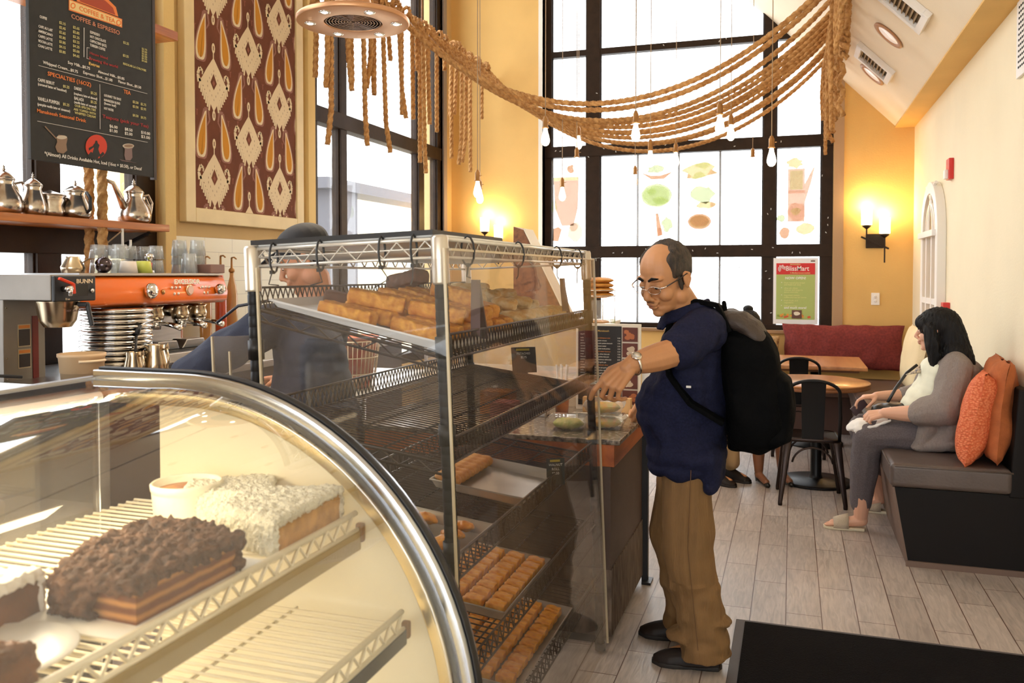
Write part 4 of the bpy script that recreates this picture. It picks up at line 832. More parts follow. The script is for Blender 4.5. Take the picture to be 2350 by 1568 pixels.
# --- milk pitchers, stick, tamper
def pitcher(x, y, r, h, label, face=1):
    t = thing('milk_pitcher', label, 'pitcher', (x, y, CT), 0, 'steel milk pitchers')
    m = M(); m.lathe([(0, 0), (r*.85, 0), (r, h*.12), (r*.97, h*.4), (r*.72, h*.8), (r*.74, h), (r*.70, h), (r*.68, h*.8), (r*.9, h*.4), (r*.8, h*.05), (0, h*.04)], (x, y, CT), 28); m.prism([(-r*.3, h*.86), (r*.3, h*.86), (0, h*1.08)], (x+r*.62, y, CT), (0, 1, 0), (.25, 0, 1), (-1, 0, 0), .004); m.build('jug', gold, t, smooth=True, bevel=.001)
    m = M(); m.tube([(x+r*.75, y+.0, CT+h*.85), (x+r*1.15, y, CT+h*.86), (x+r*1.3, y, CT+h*.5), (x+r*1.1, y, CT+h*.2)], .006, 8); m.build('handle', gold, t, smooth=True)
pitcher(-3.0, 3.28, .048, .125, 'small steel milk pitcher left of the larger one'); pitcher(-2.98, 3.405, .062, .15, 'larger steel milk pitcher with its handle toward the room')
t = thing('stir_stick', 'pale wooden stir stick leaning over the counter by the saucers', 'stick', (-2.92, 3.04, CT)); M().bar((-2.90, 3.08, CT+.005), (-2.93, 2.99, CT+.115), .018, .007).build('stick', mat('pale wood stick', (.75, .52, .26), .6), t, bevel=.003)
t = thing('tamper', 'red-handled chrome tamper standing on the orange machine', 'tamper', (-3.2, 3.66, 1.552))
m = M(); m.lathe([(0, 0), (.026, 0), (.026, .014), (.012, .018), (0, .018)], (-3.2, 3.62, 1.552), 20); m.build('base', chrome, t, smooth=True)
m = M(); m.lathe([(0, .018), (.014, .02), (.015, .055), (0, .057)], (-3.2, 3.62, 1.552), 20); m.build('grip', mat('red grip', (.5, .01, .01), .25), t, smooth=True); m = M(); m.lathe([(0, .057), (.012, .06), (.024, .085), (.02, .1), (0, .104)], (-3.2, 3.62, 1.552), 20); m.build('top', chrome, t, smooth=True)
# --- glasses and cups on the machine
def tumbler(x, y, z, r, h, label, group, inv=True, mt=None, name='glass_tumbler', cat='glass'):
    m = M(); P = [(0, 0), (r, 0), (r*.98, .003), (r*.80, h), (r*.76, h), (r*.92, .006), (0, .006)] if inv else [(0, 0), (r*.8, 0), (r, h), (r*.95, h), (r*.75, .006), (0, .006)]
    if inv: P = [(r*.93, 0), (r, 0), (r*.82, h-.004), (r*.78, h), (0, h), (0, h-.006), (r*.74, h-.006)]
    k = 24; m.lathe(P, (x, y, z), k); o = m.build(name, mt or clear, None, smooth=True, recalc=False); return tag(o, label, cat, group)
MT = 1.552
gl = [(-3.42, 3.50), (-3.28, 3.50), (-3.42, 3.60), (-3.42, 3.72), (-3.28, 3.76), (-3.42, 3.83)]
for i, (x, y) in enumerate(gl):
    for k in range(2): tumbler(x, y, MT+k*.076, .043, .072, ['lower', 'upper'][k]+' tumbler of an upturned pair on the orange machine', ['lower row', 'upper row'][k]+' of upturned tumblers', mt=clear)
cups = mat('opal plastic cup', (.85, .80, .66), .35, alpha=.6)
tumbler(-3.17, 3.44, MT, .045, .06, 'white upturned cup in front of the tumblers', None, mt=mat('cup white', (.85, .75, .66), .4), name='cup', cat='cup')
tumbler(-3.17, 3.545, MT, .043, .062, 'lime green upturned cup in front of the tumblers', None, mt=mat('cup lime', (.62, .66, .12), .4), name='cup', cat='cup')
for i, (x, y, n_) in enumerate(((-3.2, 3.93, 1), (-3.34, 4.02, 3), (-3.24, 4.05, 3))):
    for k in range(n_): tumbler(x, y, MT+k*.05, .046, .11 if n_ == 1 else .09, ['single tall ribbed plastic cup beside the red tamper', 'ribbed plastic cup in the rear stack on the machine', 'ribbed plastic cup in the tallest stack on the machine'][i], ['', 'rear cup stack', 'tallest cup stack'][i] or None, mt=clear, name='plastic_cup', cat='cup')
t = thing('metal_jug', 'dark metal jug lying among cups behind the brewer', 'jug', (-3.3, 3.22, MT)); m = M(); m.lathe([(0, 0), (.05, 0), (.055, .03), (.03, .075), (.032, .08), (0, .08)], (-3.3, 3.22, MT), 20); m.build('body', gold, t, smooth=True); m = M(); m.ell((-3.22, 3.33, MT+.04), (.04, .04, .04), 16); m.build('ball_lid', mat('dark mirror', (.1, .08, .09), .1, metal=1), t, smooth=True)
tag(M().box(-3.3, -3.1, 3.985, 4.11, MT, MT+.05).build('tea_box', mat('brown box', (.22, .11, .08), .5), bevel=.004), 'small brown box at the right end of the machine top', 'box')
# --- syrup bottles with pumps behind the machine
for i, (y, zt, c_) in enumerate(((4.42, 1.78, (.45, .12, .03)), (4.70, 1.69, (.55, .25, .06)), (4.86, 1.70, (.6, .08, .03)), (4.98, 1.69, (.62, .33, .12)))):
    x = -3.70; t = thing('syrup_bottle', 'amber syrup bottle with pump against the cream tiles, ' + ['leftmost', 'second', 'third', 'rightmost'][i], 'bottle', (x, y, CT), 0, 'syrup bottles')
    bm2 = mat('syrup %d' % i, c_, .15, coat=.6); zb = zt-.13
    m = M(); m.lathe([(0, 0), (.036, 0), (.038, .01), (.038, zb-CT-.16), (.03, zb-CT-.1), (.014, zb-CT-.03), (.014, zb-CT), (0, zb-CT)], (x, y, CT), 20); m.build('bottle', bm2, t, smooth=True)
    m = M(); m.lathe([(0, 0), (.02, 0), (.02, .018), (.008, .03), (.006, .1), (0, .1)], (x, y, zb), 16); m.tube([(x, y, zt-.03), (x+.03, y-.01, zt-.028), (x+.05, y-.015, zt-.04)], .005, 8); m.build('pump', brass, t, smooth=True)
    M().lathe([(0, 0), (.036, .0), (.036, .07), (0, .07)], (x, y, CT+.16), 20).build('label_band', mat('syrup label', (.7, .2, .1), .5), t)
# ================================================================= service counter beyond the rack
apron = wood('orange apron wood', (.46, .125, .03), (.26, .06, .015), scale=3)
panel_m = mat('taupe counter panel', (.07, .040, .028), .55, var=.15, vscale=10, bump=.1, bscale=120)
text_m = mat('grooved stone panel', (.17, .12, .09), .8, var=.55, vscale=22, col2=(.05, .03, .02), stretch=(1, 3.5, .5), bump=1, bscale=26)
stone = mat('speckled stone top', (.34, .27, .20), .25, var=.7, vscale=45, col2=(.03, .02, .015), coat=.4)
CZ = .865
t = thing('service_counter', 'brown service counter with orange wood band that the man leans on', 'counter', (-1.3, 3.85, 0))
M().box(-1.9, -.665, 3.42, 4.235, CZ-.022, CZ).build('countertop', stone, t, bevel=.004)
M().box(-1.88, -.69, 3.43, 4.22, CZ-.115, CZ-.022).build('wood_band', apron, t, bevel=.002)
M().box(-1.88, -.705, 3.43, 4.215, .32, CZ-.115).build('panel', panel_m, t)
M().box(-1.88, -.70, 3.43, 4.215, .04, .32).build('grooved_panel', text_m, t)
M().box(-1.86, -.74, 3.45, 4.20, 0, .04).build('kick_plate', black_m, t)
M().box(-.705, -.675, 4.20, 4.235, 0, CZ-.022).build('corner_post', black_m, t); M().box(-.70, -.655, 4.17, 4.26, 0, .012).build('post_foot', dark, t)
# salads in clear boxes
lett = mat('salad leaves', (.35, .42, .08), .6, var=.7, vscale=30, col2=(.75, .60, .22)); 
boxg = glass('clear food box', (.97, .97, .95), gloss=.12, haze=.16, hcol=(1, 1, 1), hscale=20, fres=1)
def saladbox(x, y, z, rz, label, fill):
    t = thing('food_container', label, 'container', (x, y, z), rz, 'clear food containers on the counter')
    m = M(); a, b_ = .085, .065; m.rings([[Vector((sx*k, sy*k2, zz)) for sx, sy in ((-1, -1), (1, -1), (1, 1), (-1, 1))] for k, k2, zz in ((a*.8, b_*.8, 0), (a, b_, .035), (a*1.06, b_*1.08, .037), (a*1.06, b_*1.08, .041), (a*.95, b_*.95, .06), (a*.9, b_*.9, .062))]); m.build('box', boxg, t, world=False, bevel=.004)
    m = M(); m.ell((0, 0, .026), (a*.8, b_*.8, .024), 18); m.build('food', fill, t, world=False, smooth=True, fn=lambda c, n_: c + n_*.006*noise.noise(c*60))
tomato = mat('grain salad', (.70, .34, .06), .6, var=.6, vscale=40, col2=(.45, .40, .08))
saladbox(-.93, 3.60, CZ, .1, 'clear box of yellow salad at the back left of three on the counter', lett); saladbox(-.78, 3.68, CZ, .05, 'clear box of orange salad, bottom of the stack nearest the counter edge', tomato); saladbox(-.785, 3.685, CZ+.065, .12, 'clear box of orange salad, top of the stack nearest the counter edge', tomato)
# printed sheet, cardboard box, menu easel
pr = mat('newsprint', (.78, .72, .62), .7); ink = mat('ink', (.03, .03, .03), .6)
t = thing('newspaper_clipping', 'printed news sheet lying on the stone counter top', 'paper', (-.86, 3.93, CZ)); M().box(-1.02, -.74, 3.78, 4.06, CZ, CZ+.0015).build('sheet', pr, t)
lettering('lettering', [('Manakeesh Cafe', -1.0, 4.0, .034, 'LEFT', 0, .95, .02), ('bakes bread like', -1.0, 3.965, .03, 'LEFT', 0, 1, .02), ('grandmother made', -1.0, 3.93, .03, 'LEFT', 0, 1, .02)] + [(a, -1.0 + .13*(k % 2), 3.905-.014*(k//2), .011, 'LEFT', 0, 1) for k, a in enumerate(['fresh flatbreads from the oven', 'every morning before dawn the', 'dough is rolled and the owner', 'says customers keep returning', 'for zaatar and sweet pastries', 'served with strong cardamom', 'coffee and a warm welcome', 'in the old corner building'])], [ink], (0, 0, CZ+.002), (1, 0, 0), (0, 1, 0), t, .0002)
card = mat('cardboard', (.66, .40, .18), .8)
tag(M().box(-.98, -.74, 4.075, 4.115, CZ, CZ+.075).build('card_tray', card, bevel=.002), 'low tan cardboard tray under the pointing hand', 'box')
MX0, MX1, MZ0, MZ1, MY = -1.02, -.715, .94, 1.288, 4.15
t = thing('menu_stand', 'black tabletop menu with food photos behind the pointing hand', 'menu', (-.86, MY, CZ))
M().box(MX0-.012, MX1+.012, MY, MY+.012, CZ, MZ1+.012).build('holder', mat('cream board', (.80, .72, .60), .5), t, bevel=.002)
M().box(MX0, MX1-.085, MY-.003, MY, MZ0-.05, MZ1).build('menu_sheet', mat('menu black', (.02, .017, .017), .4), t); 
it = [('Manakeesh', MX0+.10, MZ1-.028, .013, 'LEFT', 1), ('FLATBREADS', MX0+.012, MZ1-.045, .009, 'LEFT', 0)]
rr = random.Random(2)
wds = 'zaatar cheese lahmajoun kebab falafel hummus labneh spinach pie kafta shawarma fattoush tabbouleh lentil soup garlic pickles mint olives'.split()
for k in range(20): z = MZ1-.062-k*.0135; it.append((' '.join(rr.sample(wds, 3)), MX0+.085, z, .0085, 'LEFT', 2 if k % 5 == 0 else 0)); it.append(('%d.%02d' % (rr.randint(3, 9), rr.choice((25, 50, 75, 95))), MX1-.105, z, .0085, 'LEFT', 0)); it.append((rr.choice(wds), MX0+.012, z, .0085, 'LEFT', 0))
lettering('lettering', it, [mat('menu white', (.7, .66, .6), .6), mat('menu gold', (.6, .4, .12), .6), mat('menu orange', (.6, .2, .05), .6)], (0, MY-.0035, 0), (1, 0, 0), (0, 0, 1), t, .0002)
for k in range(5):
    z = MZ1-.005-k*.078; g = M().box(MX1-.08, MX1-.005, MY-.003, MY, z-.07, z).build('food_photo', mat('photo dark red', (.12, .03, .02), .5), t)
    m = M(); 
    for j in range(5): m.prism(blob((MX1-.042+rr.uniform(-.02, .02), z-.037+rr.uniform(-.015, .015)), .014, .011, 8, seed=k*7+j), (0, MY-.0032-.0003*j, 0), (1, 0, 0), (0, 0, 1), (0, -1, 0), .0002)
    m.build('dish', mat('dish tone %d' % (k % 2), [(.45, .14, .05), (.55, .42, .3)][k % 2], .5), g, recalc=False)
# white leaflet and tan panel by the man's shirt
tag(M().box(-.70, -.63, 4.16, 4.17, CZ, CZ+.20).build('leaflet', mat('leaflet white', (.85, .85, .83), .5)), 'white leaflet standing at the counter end by the blue shirt', 'leaflet')
# straws cup
t = thing('straw_cup', 'cup of paper-tipped straws beside the tabletop menu', 'cup', (-1.06, 3.75, CZ)); m = M(); m.lathe([(0, 0), (.03, 0), (.038, .11), (.034, .11), (.026, .01), (0, .01)], (-1.06, 3.98, CZ), 20); m.build('cup', shelf_w, t, smooth=True)
for k in range(7): M().cyl((-1.06+.012*math.cos(k), 3.98+.012*math.sin(k), CZ+.02), (-1.06+.03*math.cos(k), 3.98+.03*math.sin(k), CZ+.24), .004, n=8).build('straw', white, t)
# --- prep counters behind
t = thing('prep_table', 'white-topped prep table behind the pastry rack', 'table', (-2.0, 4.0, 0))
M().box(-2.5, -1.92, 3.5, 4.6, .955, .98).build('table_top', mat('bright steel top', (.75, .74, .72), .3, metal=.5), t, bevel=.003)
for x in (-2.46, -1.96):
    for y in (3.54, 4.56): M().cyl((x, y, 0), (x, y, .955), .02).build('leg', steel, t, smooth=True)
t = thing('display_cabinet', 'cream and glass display cabinet on the counter line behind the rack', 'display cabinet', (-1.4, 4.6, 0))
M().box(-1.95, -.94, 4.30, 4.85, 0, 1.0).build('cabinet_base', mat('cream laminate', (.66, .52, .36), .5), t, bevel=.004)
M().box(-1.95, -.94, 4.30, 4.85, 1.265, 1.285).build('top_panel', mat('cream top', (.85, .78, .66), .35), t, bevel=.003)
for x in (-1.94, -.96):
    for y in (4.31, 4.83): M().box(x, x+.015, y, y+.015, 1.0, 1.265).build('corner_post', steel, t)
M().box(-1.93, -.95, 4.305, 4.308, 1.0, 1.265).build('front_glass', boxg, t)
po = None
for k in range(9):
    if po is None: m = M(); m.lathe([(0, 0), (.06, 0), (.10, .009), (.105, .012), (.06, .007), (0, .006)], (0, 0, 0), 40); po = m.build('plate', mat('plate white', (.86, .84, .78), .25), None, smooth=True); o = po
    else: o = dup(po)
    o.location = (-1.66, 4.55, 1.285+k*.0125); tag(o, 'white plate in the neat stack seen through the rack', 'plate', 'stacked white plates')
t = thing('bread_stand', 'wire stand holding round flatbreads above the clear bin', 'bread stand', (-.99, 4.40, 1.285))
m = M()
for k in range(2): m.tube([(-.99+.085*math.cos(a*PI/12), 4.5+.085*math.sin(a*PI/12), 1.43+k*.03) for a in range(24)], .0025, 6, closed=True)
for a in (0, PI/2, PI, 3*PI/2): m.cyl((-.99+.085*math.cos(a), 4.5+.085*math.sin(a), 1.285), (-.99+.085*math.cos(a), 4.5+.085*math.sin(a), 1.46), .0025, n=6)
m.build('wire_frame', chrome, t, smooth=True)
crust = mat('golden crust', (.72, .33, .06), .6, var=.5, vscale=16, col2=(.40, .12, .02), bump=.3, bscale=60)
for k in range(4):
    m = M(); m.ell((-.99, 4.5, 1.435+k*.026), (.078, .078, .016), 20); tag(m.build('flatbread', crust, None, smooth=True, fn=lambda c, n_: c + n_*.004*noise.noise(c*30)), 'round flatbread piled on the wire stand', 'bread', 'flatbreads on the wire stand')
t = thing('clear_bin', 'clear tapered bin with crumbs below the flatbreads', 'bin', (-.95, 4.36, 1.285)); m = M(); m.rings([[Vector((-.96+sx*w_, 4.36+sy*d_, z)) for sx, sy in ((-1, -1), (1, -1), (1, 1), (-1, 1))] for w_, d_, z in ((.075, .06, 1.286), (.055, .045, 1.41))]); m.build('bin', boxg, t, bevel=.003); m = M(); m.ell((-.96, 4.36, 1.297), (.055, .045, .01), 14); m.build('crumbs', crust, t, smooth=True)
# striped basket with red napkin
t = thing('wire_basket', 'ribbed wire basket lined with a red-patterned cloth behind the rack', 'basket', (-2.05, 3.62, .98))
m = M()
for k in range(40): a = 2*PI*k/40; m.cyl((-2.08+.12*math.cos(a), 3.72+.12*math.sin(a), .98), (-2.08+.15*math.cos(a), 3.72+.15*math.sin(a), 1.22), .0022, n=5)
for z, r_ in ((.985, .12), (1.06, .13), (1.14, .14), (1.22, .15)): m.tube([(-2.08+r_*math.cos(a*PI/16), 3.72+r_*math.sin(a*PI/16), z) for a in range(32)], .003, 6, closed=True)
m.build('wire_cage', mat('pale wire', (.8, .68, .5), .3, metal=.6), t, smooth=True)
m = M(); m.lathe([(0, .01), (.11, .01), (.14, .25), (.15, .262), (.13, .25), (.1, .03), (0, .03)], (-2.08, 3.72, .98), 32); m.build('liner', mat('red patterned cloth', (.62, .04, .025), .8, var=1, vscale=7, col2=(.7, .5, .36)), t, smooth=True, fn=lambda c, n_: c + n_*.008*noise.noise(c*25))
tag(M().cbox((-1.36, 3.9, .925), (.15, .12, .11)).build('card_box', mat('orange card', (.78, .30, .08), .7), bevel=.003), 'small orange box on the counter seen through the rack', 'box')
t = thing('napkin_holder', 'chrome napkin holder beside the small orange box', 'napkin holder', (-1.14, 3.9, CZ)); m = M(); m.tube([(-1.18, 3.85, CZ), (-1.18, 3.85, CZ+.09), (-1.165, 3.85, CZ+.115), (-1.12, 3.85, CZ+.12), (-1.105, 3.85, CZ+.1), (-1.105, 3.85, CZ)], .006, 8); m.build('frame', chrome, t, smooth=True); M().box(-1.17, -1.115, 3.87, 3.96, CZ, CZ+.105).build('napkins', white, t, bevel=.004)
tag(M().cbox((-1.25, 3.68, .915), (.12, .10, .1)).build('paper_bag', mat('pink paper', (.66, .22, .16), .7), bevel=.01), 'pink-red packet on the counter in front of the orange box', 'packet')
# slanted sign board on top behind the rack
t = thing('slanted_board', 'wooden slanted display board poking above the rack near the left sconce', 'display board', (-1.5, 4.7, 1.285))
m = M(); m.prism([(-1.52, 1.285), (-1.20, 1.285), (-1.46, 1.80), (-1.52, 1.82)], (0, 4.62, 0), (1, 0, 0), (0, 0, 1), (0, 1, 0), .16); m.build('wood_body', wood('walnut block', (.22, .08, .025), (.1, .03, .01)), t, bevel=.003)
m = M(); m.bar((-1.195, 4.70, 1.29), (-1.455, 4.70, 1.805), .17, .008, (1, 0, .5)); m.build('face', mat('face cream', (.78, .70, .55), .5), t)
# ================================================================= curved glass pastry case in front
CY0, CY1 = .12, 1.45
AC = (-1.17, .71); AR = .62
case_glass = glass('curved case glass', (.985, .99, .985), gloss=.11, haze=.06, hcol=(.9, .92, .95), hscale=2.5, hstretch=(1, 4, 1), fres=1.6)
cream_in = mat('case cream liner', (.84, .76, .56), .45, var=.05, vscale=3)
coated = mat('cream coated wire', (.88, .80, .62), .35)
brown_rail = mat('case shelf channel', (.42, .33, .18), .4, metal=.3)
case = thing('pastry_display_case', 'curved glass pastry case with cream interior filling the lower left', 'display case', (-1.0, .8, 0))
def prof(r, z_end=.60, n=28, xl=-1.39):
    a = [(AC[0]+r*math.cos(PI/2*k/n), AC[1]+r*math.sin(PI/2*k/n)) for k in range(n+1)]   # from front (x max) up to the top
    return [(AC[0]+r, z_end)] + a + [(xl, AC[1]+r)]
def sweep(m, p, y0, y1):
    n = len(p); vs = [(x, y0, z) for x, z in p] + [(x, y1, z) for x, z in p]; m.add(vs, [(k, k+1, n+k+1, n+k) for k in range(n-1)]); return m
m = M(); sweep(m, prof(AR), CY0, CY1-.03); m.build('curved_glass', case_glass, case, smooth=True, recalc=False)
# far end panel: cream inside, polished double rim
pp = [(-1.23, .56)] + [(p[0], p[1]) for p in prof(AR-.012, .56, xl=-1.23)]
m = M(); m.prism([(x, z) for x, z in pp][::-1], (0, CY1-.022, 0), (1, 0, 0), (0, 0, 1), (0, -1, 0), .012); m.build('end_panel', cream_in, case)
def rim(y0, y1, r0, r1, name, mt):
    a, b_ = prof(r0, .2), prof(r1, .2); n = len(a); m = M()
    vs = [(x, y0, z) for x, z in a] + [(x, y0, z) for x, z in b_] + [(x, y1, z) for x, z in a] + [(x, y1, z) for x, z in b_]
    fs = []
    for k in range(n-1): fs += [(k, k+1, n+k+1, n+k), (2*n+k, 3*n+k, 3*n+k+1, 2*n+k+1), (k, 2*n+k, 2*n+k+1, k+1), (n+k, n+k+1, 3*n+k+1, 3*n+k)]
    m.add(vs, fs); return m.build(name, mt, case, smooth=True, bevel=.003, edge=60)
rim(CY1-.045, CY1+.005, AR-.004, AR+.018, 'rim', mat('cool rim chrome', (.58, .60, .64), .2, metal=1)); rim(CY1-.03, CY1-.010, AR+.018, AR+.023, 'outer_gasket', black_m); rim(CY1-.05, CY1-.046, AR-.018, AR-.004, 'rim_gasket', black_m); rim(CY1-.04, CY1-.024, AR-.05, AR-.018, 'inner_rim', mat('pale brass trim', (.72, .60, .36), .25, metal=.8)); rim(CY1-.052, CY1-.047, AR-.024, AR-.018, 'inner_bead', chrome)
rim(CY0, CY0+.03, AR-.03, AR+.01, 'near_rim', chrome)
M().box(-1.41, -1.385, CY0, CY1, AC[1]+AR-.03, AC[1]+AR+.004).build('rear_top_rail', steel, case, bevel=.003)
M().box(-1.41, -1.39, CY1-.03, CY1, .2, 1.3).build('rear_post', steel, case, bevel=.003); M().box(-1.41, -1.39, .95, .99, .2, 1.3).build('rear_post', mat('white post', (.85, .84, .8), .4), case, bevel=.003)
M().box(-1.40, -1.397, CY0, CY1-.03, .62, 1.3).build('rear_door_glass', glass('rear door glass', (.55, .5, .46), gloss=.10, haze=.12, hcol=(.8, .8, .8), hscale=2, fres=1), case)
M().box(-1.40, -.555, CY0, CY1-.01, .0, .60).build('base_cabinet', mat('case base brown', (.12, .08, .05), .4), case, bevel=.004)
M().box(-1.39, -.56, CY0+.02, CY1-.03, .60, .606).build('deck', cream_in, case)
# interior lamp under the top, toward the front
M().cyl((-1.36, CY0+.05, 1.295), (-1.36, CY1-.06, 1.295), .011, n=14).build('light_tube', mat('case light tube', (1, .93, .75), .3, emit=6, ecol=(1, .86, .58)), case, smooth=True)
a = lamp('AREA', 'case_light', (-1.14, .72, 1.30), 6, (1, .80, .48), .1, (0, -.1, 0)); a.data.shape = 'RECTANGLE'; a.data.size = .12; a.data.size_y = .9
a = lamp('AREA', 'case_light_lower', (-1.30, .85, 1.04), 4, (1, .80, .48), .1, (0, .6, 0)); a.data.shape = 'RECTANGLE'; a.data.size = .06; a.data.size_y = 1.1
def wire_shelf(name, x0, x1, y0, y1, z, channel_h, step=.021, rw=.0028):
    m = M(); n = int((y1-y0)/step)
    for k in range(n+1): y = y0+step*k; m.tube([(x0, y, z), (x1-.012, y, z), (x1, y, z+.012)], rw, 6)
    for x in (x0, x0+(x1-x0)*.33, x0+(x1-x0)*.66): m.cyl((x, y0, z-.005), (x, y1, z-.005), .0032, n=6)
    s = m.build(name, coated, case, smooth=True)
    m = M(); m.cyl((x1, y0, z+.014), (x1, y1, z+.014), .0055, n=10); m.cyl((x1+.004, y0, z-.016), (x1+.004, y1, z-.016), .004, n=8)
    k = 0; y = y0
    pts = []
    while y < y1: pts.append((x1+.003, y, z+(.012 if k % 2 else -.014))); y += .022; k += 1
    m.tube(pts, .0035, 6); m.build('front_truss', coated, s, smooth=True)
    m = M(); m.box(x1-.004, x1+.006, y0, y1+.012, z-.022-channel_h, z-.020); m.build('front_channel', brown_rail if channel_h > .03 else dark, s, bevel=.003)
    m = M(); m.box(x1-.006, x1+.01, y1+.008, y1+.022, z-.026-channel_h*.5, z-.008); m.build('end_clip', mat('clip brown', (.20, .10, .04), .4), s, bevel=.004); return s
SZ = 1.093
wire_shelf('wire_shelf', -1.26, -.763, .20, 1.385, SZ, .035)
wire_shelf('wire_shelf', -1.30, -.665, .20, 1.375, .925, .028, step=.024)
# white price-rail strips clipped to the far end of the shelf
# --- cakes
choc = mat('rough chocolate frosting', (.15, .068, .034), .8, var=.6, vscale=55, col2=(.05, .02, .010), bump=.8, bscale=90)
layer = bpy.data.materials.new('layered sponge'); layer.use_nodes = True; nt = layer.node_tree; N = nt.nodes; L = nt.links
tc = N.new('ShaderNodeTexCoord'); wv = N.new('ShaderNodeTexWave'); wv.bands_direction = 'Z'; wv.inputs['Scale'].default_value = 19; wv.inputs['Distortion'].default_value = 1.2; wv.inputs['Detail'].default_value = 3; wv.inputs['Detail Scale'].default_value = 2; L.new(tc.outputs['Object'], wv.inputs[0])
r = N.new('ShaderNodeValToRGB'); r.color_ramp.elements[0].color = (.16, .05, .015, 1); r.color_ramp.elements[1].color = (.48, .22, .06, 1); r.color_ramp.elements[0].position = .3; L.new(wv.outputs[0], r.inputs[0]); L.new(r.outputs[0], N['Principled BSDF'].inputs['Base Color']); N['Principled BSDF'].inputs['Roughness'].default_value = .8
def noisy(amp, sc): return lambda c, n_: c + n_*(amp*noise.noise(c*sc) + amp*.6*noise.noise(c*sc*2.3))
ST = SZ + .0035
paperm = mat('white baking paper', (.88, .87, .84), .6, bump=.1, bscale=30)
tag(M().prism([(-.99, .82), (-.775, .83), (-.772, 1.13), (-1.03, 1.15)], (0, 0, ST), (1, 0, 0), (0, 1, 0), (0, 0, 1), .002).build('baking_paper', paperm), 'white paper sheet under the chocolate cake wedge', 'paper')
t = thing('chocolate_cake', 'dark chocolate cake wedge with rough frosting and orange layers', 'cake', (-.93, 1.0, ST+.002))
Pc = [(-.790, .855), (-.788, 1.075), (-.875, 1.115), (-.975, 1.105), (-.985, 1.0), (-.925, .865)]
cz = ST+.002
m = M(); m.prism([(x, y) for x, y in [(-.794, .868), (-.793, 1.07), (-.875, 1.105), (-.965, 1.095), (-.975, 1.0), (-.92, .875)]], (0, 0, cz), (1, 0, 0), (0, 1, 0), (0, 0, 1), .044); m.build('sponge', layer, t)
m = M()
m.prism(Pc, (0, 0, cz+.040), (1, 0, 0), (0, 1, 0), (0, 0, 1), .020)
for i in range(1, 5): a = Vector((*Pc[i], cz)); b_ = Vector((*Pc[i+1], cz)); m.bar(a+Vector((0, 0, .03)), b_+Vector((0, 0, .026)), .016, .052)
m.bar(Vector((*Pc[5], cz+.026)), Vector((-.86, .862, cz+.026)), .016, .05)
m.build('frosting', choc, t, remesh=.0032, smooth_it=2, fn=lambda c, n_: c + n_*(.009*noise.noise(c*75)+.006*noise.noise(c*190)))
tag(M().prism([(-.78, 1.16), (-.772, 1.38), (-1.03, 1.39), (-1.05, 1.2)], (0, 0, ST), (1, 0, 0), (0, 1, 0), (0, 0, 1), .002).build('baking_paper', paperm), 'white paper sheet under the coconut cake slices', 'paper')
coco = mat('coconut shreds', (.92, .88, .72), .9, bump=1, bscale=120, var=.15, vscale=50); spg = mat('golden sponge', (.66, .36, .11), .8, var=.4, vscale=30, bump=.4, bscale=80)
def slab(cx_, cy_, lx, ly, h, rz, label, topm, sidem, group=None, cut=True, z=ST+.002, wedge=.35):
    T = Matrix.Translation((cx_, cy_, z)) @ Matrix.Rotation(rz, 4, 'Z'); t = thing('cake_slice', label, 'cake', (cx_, cy_, z), rz, group)
    base = [(lx/2, -ly/2), (lx/2, ly/2), (-lx/2, ly/2*wedge), (-lx/2, -ly/2*wedge)]
    M().prism([(a*.95, b_*.95) for a, b_ in base], T @ Vector((0, 0, 0)), (T.to_3x3() @ Vector((1, 0, 0))), (T.to_3x3() @ Vector((0, 1, 0))), (0, 0, 1), h*.8).build('sponge', sidem, t)
    m = M(); ux = T.to_3x3() @ Vector((1, 0, 0)); uy = T.to_3x3() @ Vector((0, 1, 0))
    m.prism(base, T @ Vector((0, 0, h*.72)), ux, uy, (0, 0, 1), h*.28)
    for i in ((1, 2), (2, 3), (3, 0)): a = T @ Vector((*base[i[0]], h*.42)); b_ = T @ Vector((*base[i[1]], h*.42)); m.bar(a, b_, .012, h*.84)
    m.build('topping', topm, t, remesh=.0035, smooth_it=2, fn=lambda c, n_: c + n_*(.005*noise.noise(c*140)+.003*noise.noise(c*330))); return t
slab(-.855, 1.26, .15, .235, .062, .05, 'coconut cake slice with golden side, nearer of the two beside the end panel', coco, spg, 'coconut cake slices', wedge=.5)
slab(-1.0, 1.335, .16, .15, .058, .5, 'coconut-covered cake piece behind the nearer coconut slice', coco, spg, 'coconut cake slices', wedge=.6)
caram = mat('caramel brown cake', (.22, .075, .015), .6, var=.5, vscale=20, bump=.3, bscale=60); wice = mat('white icing', (.88, .84, .78), .4)
slab(-1.005, .79, .13, .15, .06, .1, 'caramel brown cake slice with white icing at the left edge, upper', wice, caram, None)
slab(-.84, .63, .13, .14, .055, .0, 'caramel brown cake slice at the bottom left corner, lower', caram, caram, None)
m = M(); m.lathe([(0, 0), (.07, 0), (.088, .007), (.086, .009), (.06, .004), (0, .004)], (-.885, .745, ST), 40); tag(m.build('saucer', mat('saucer white', (.86, .85, .82), .3), None, smooth=True), 'white saucer near the bottom left cake slice', 'plate')
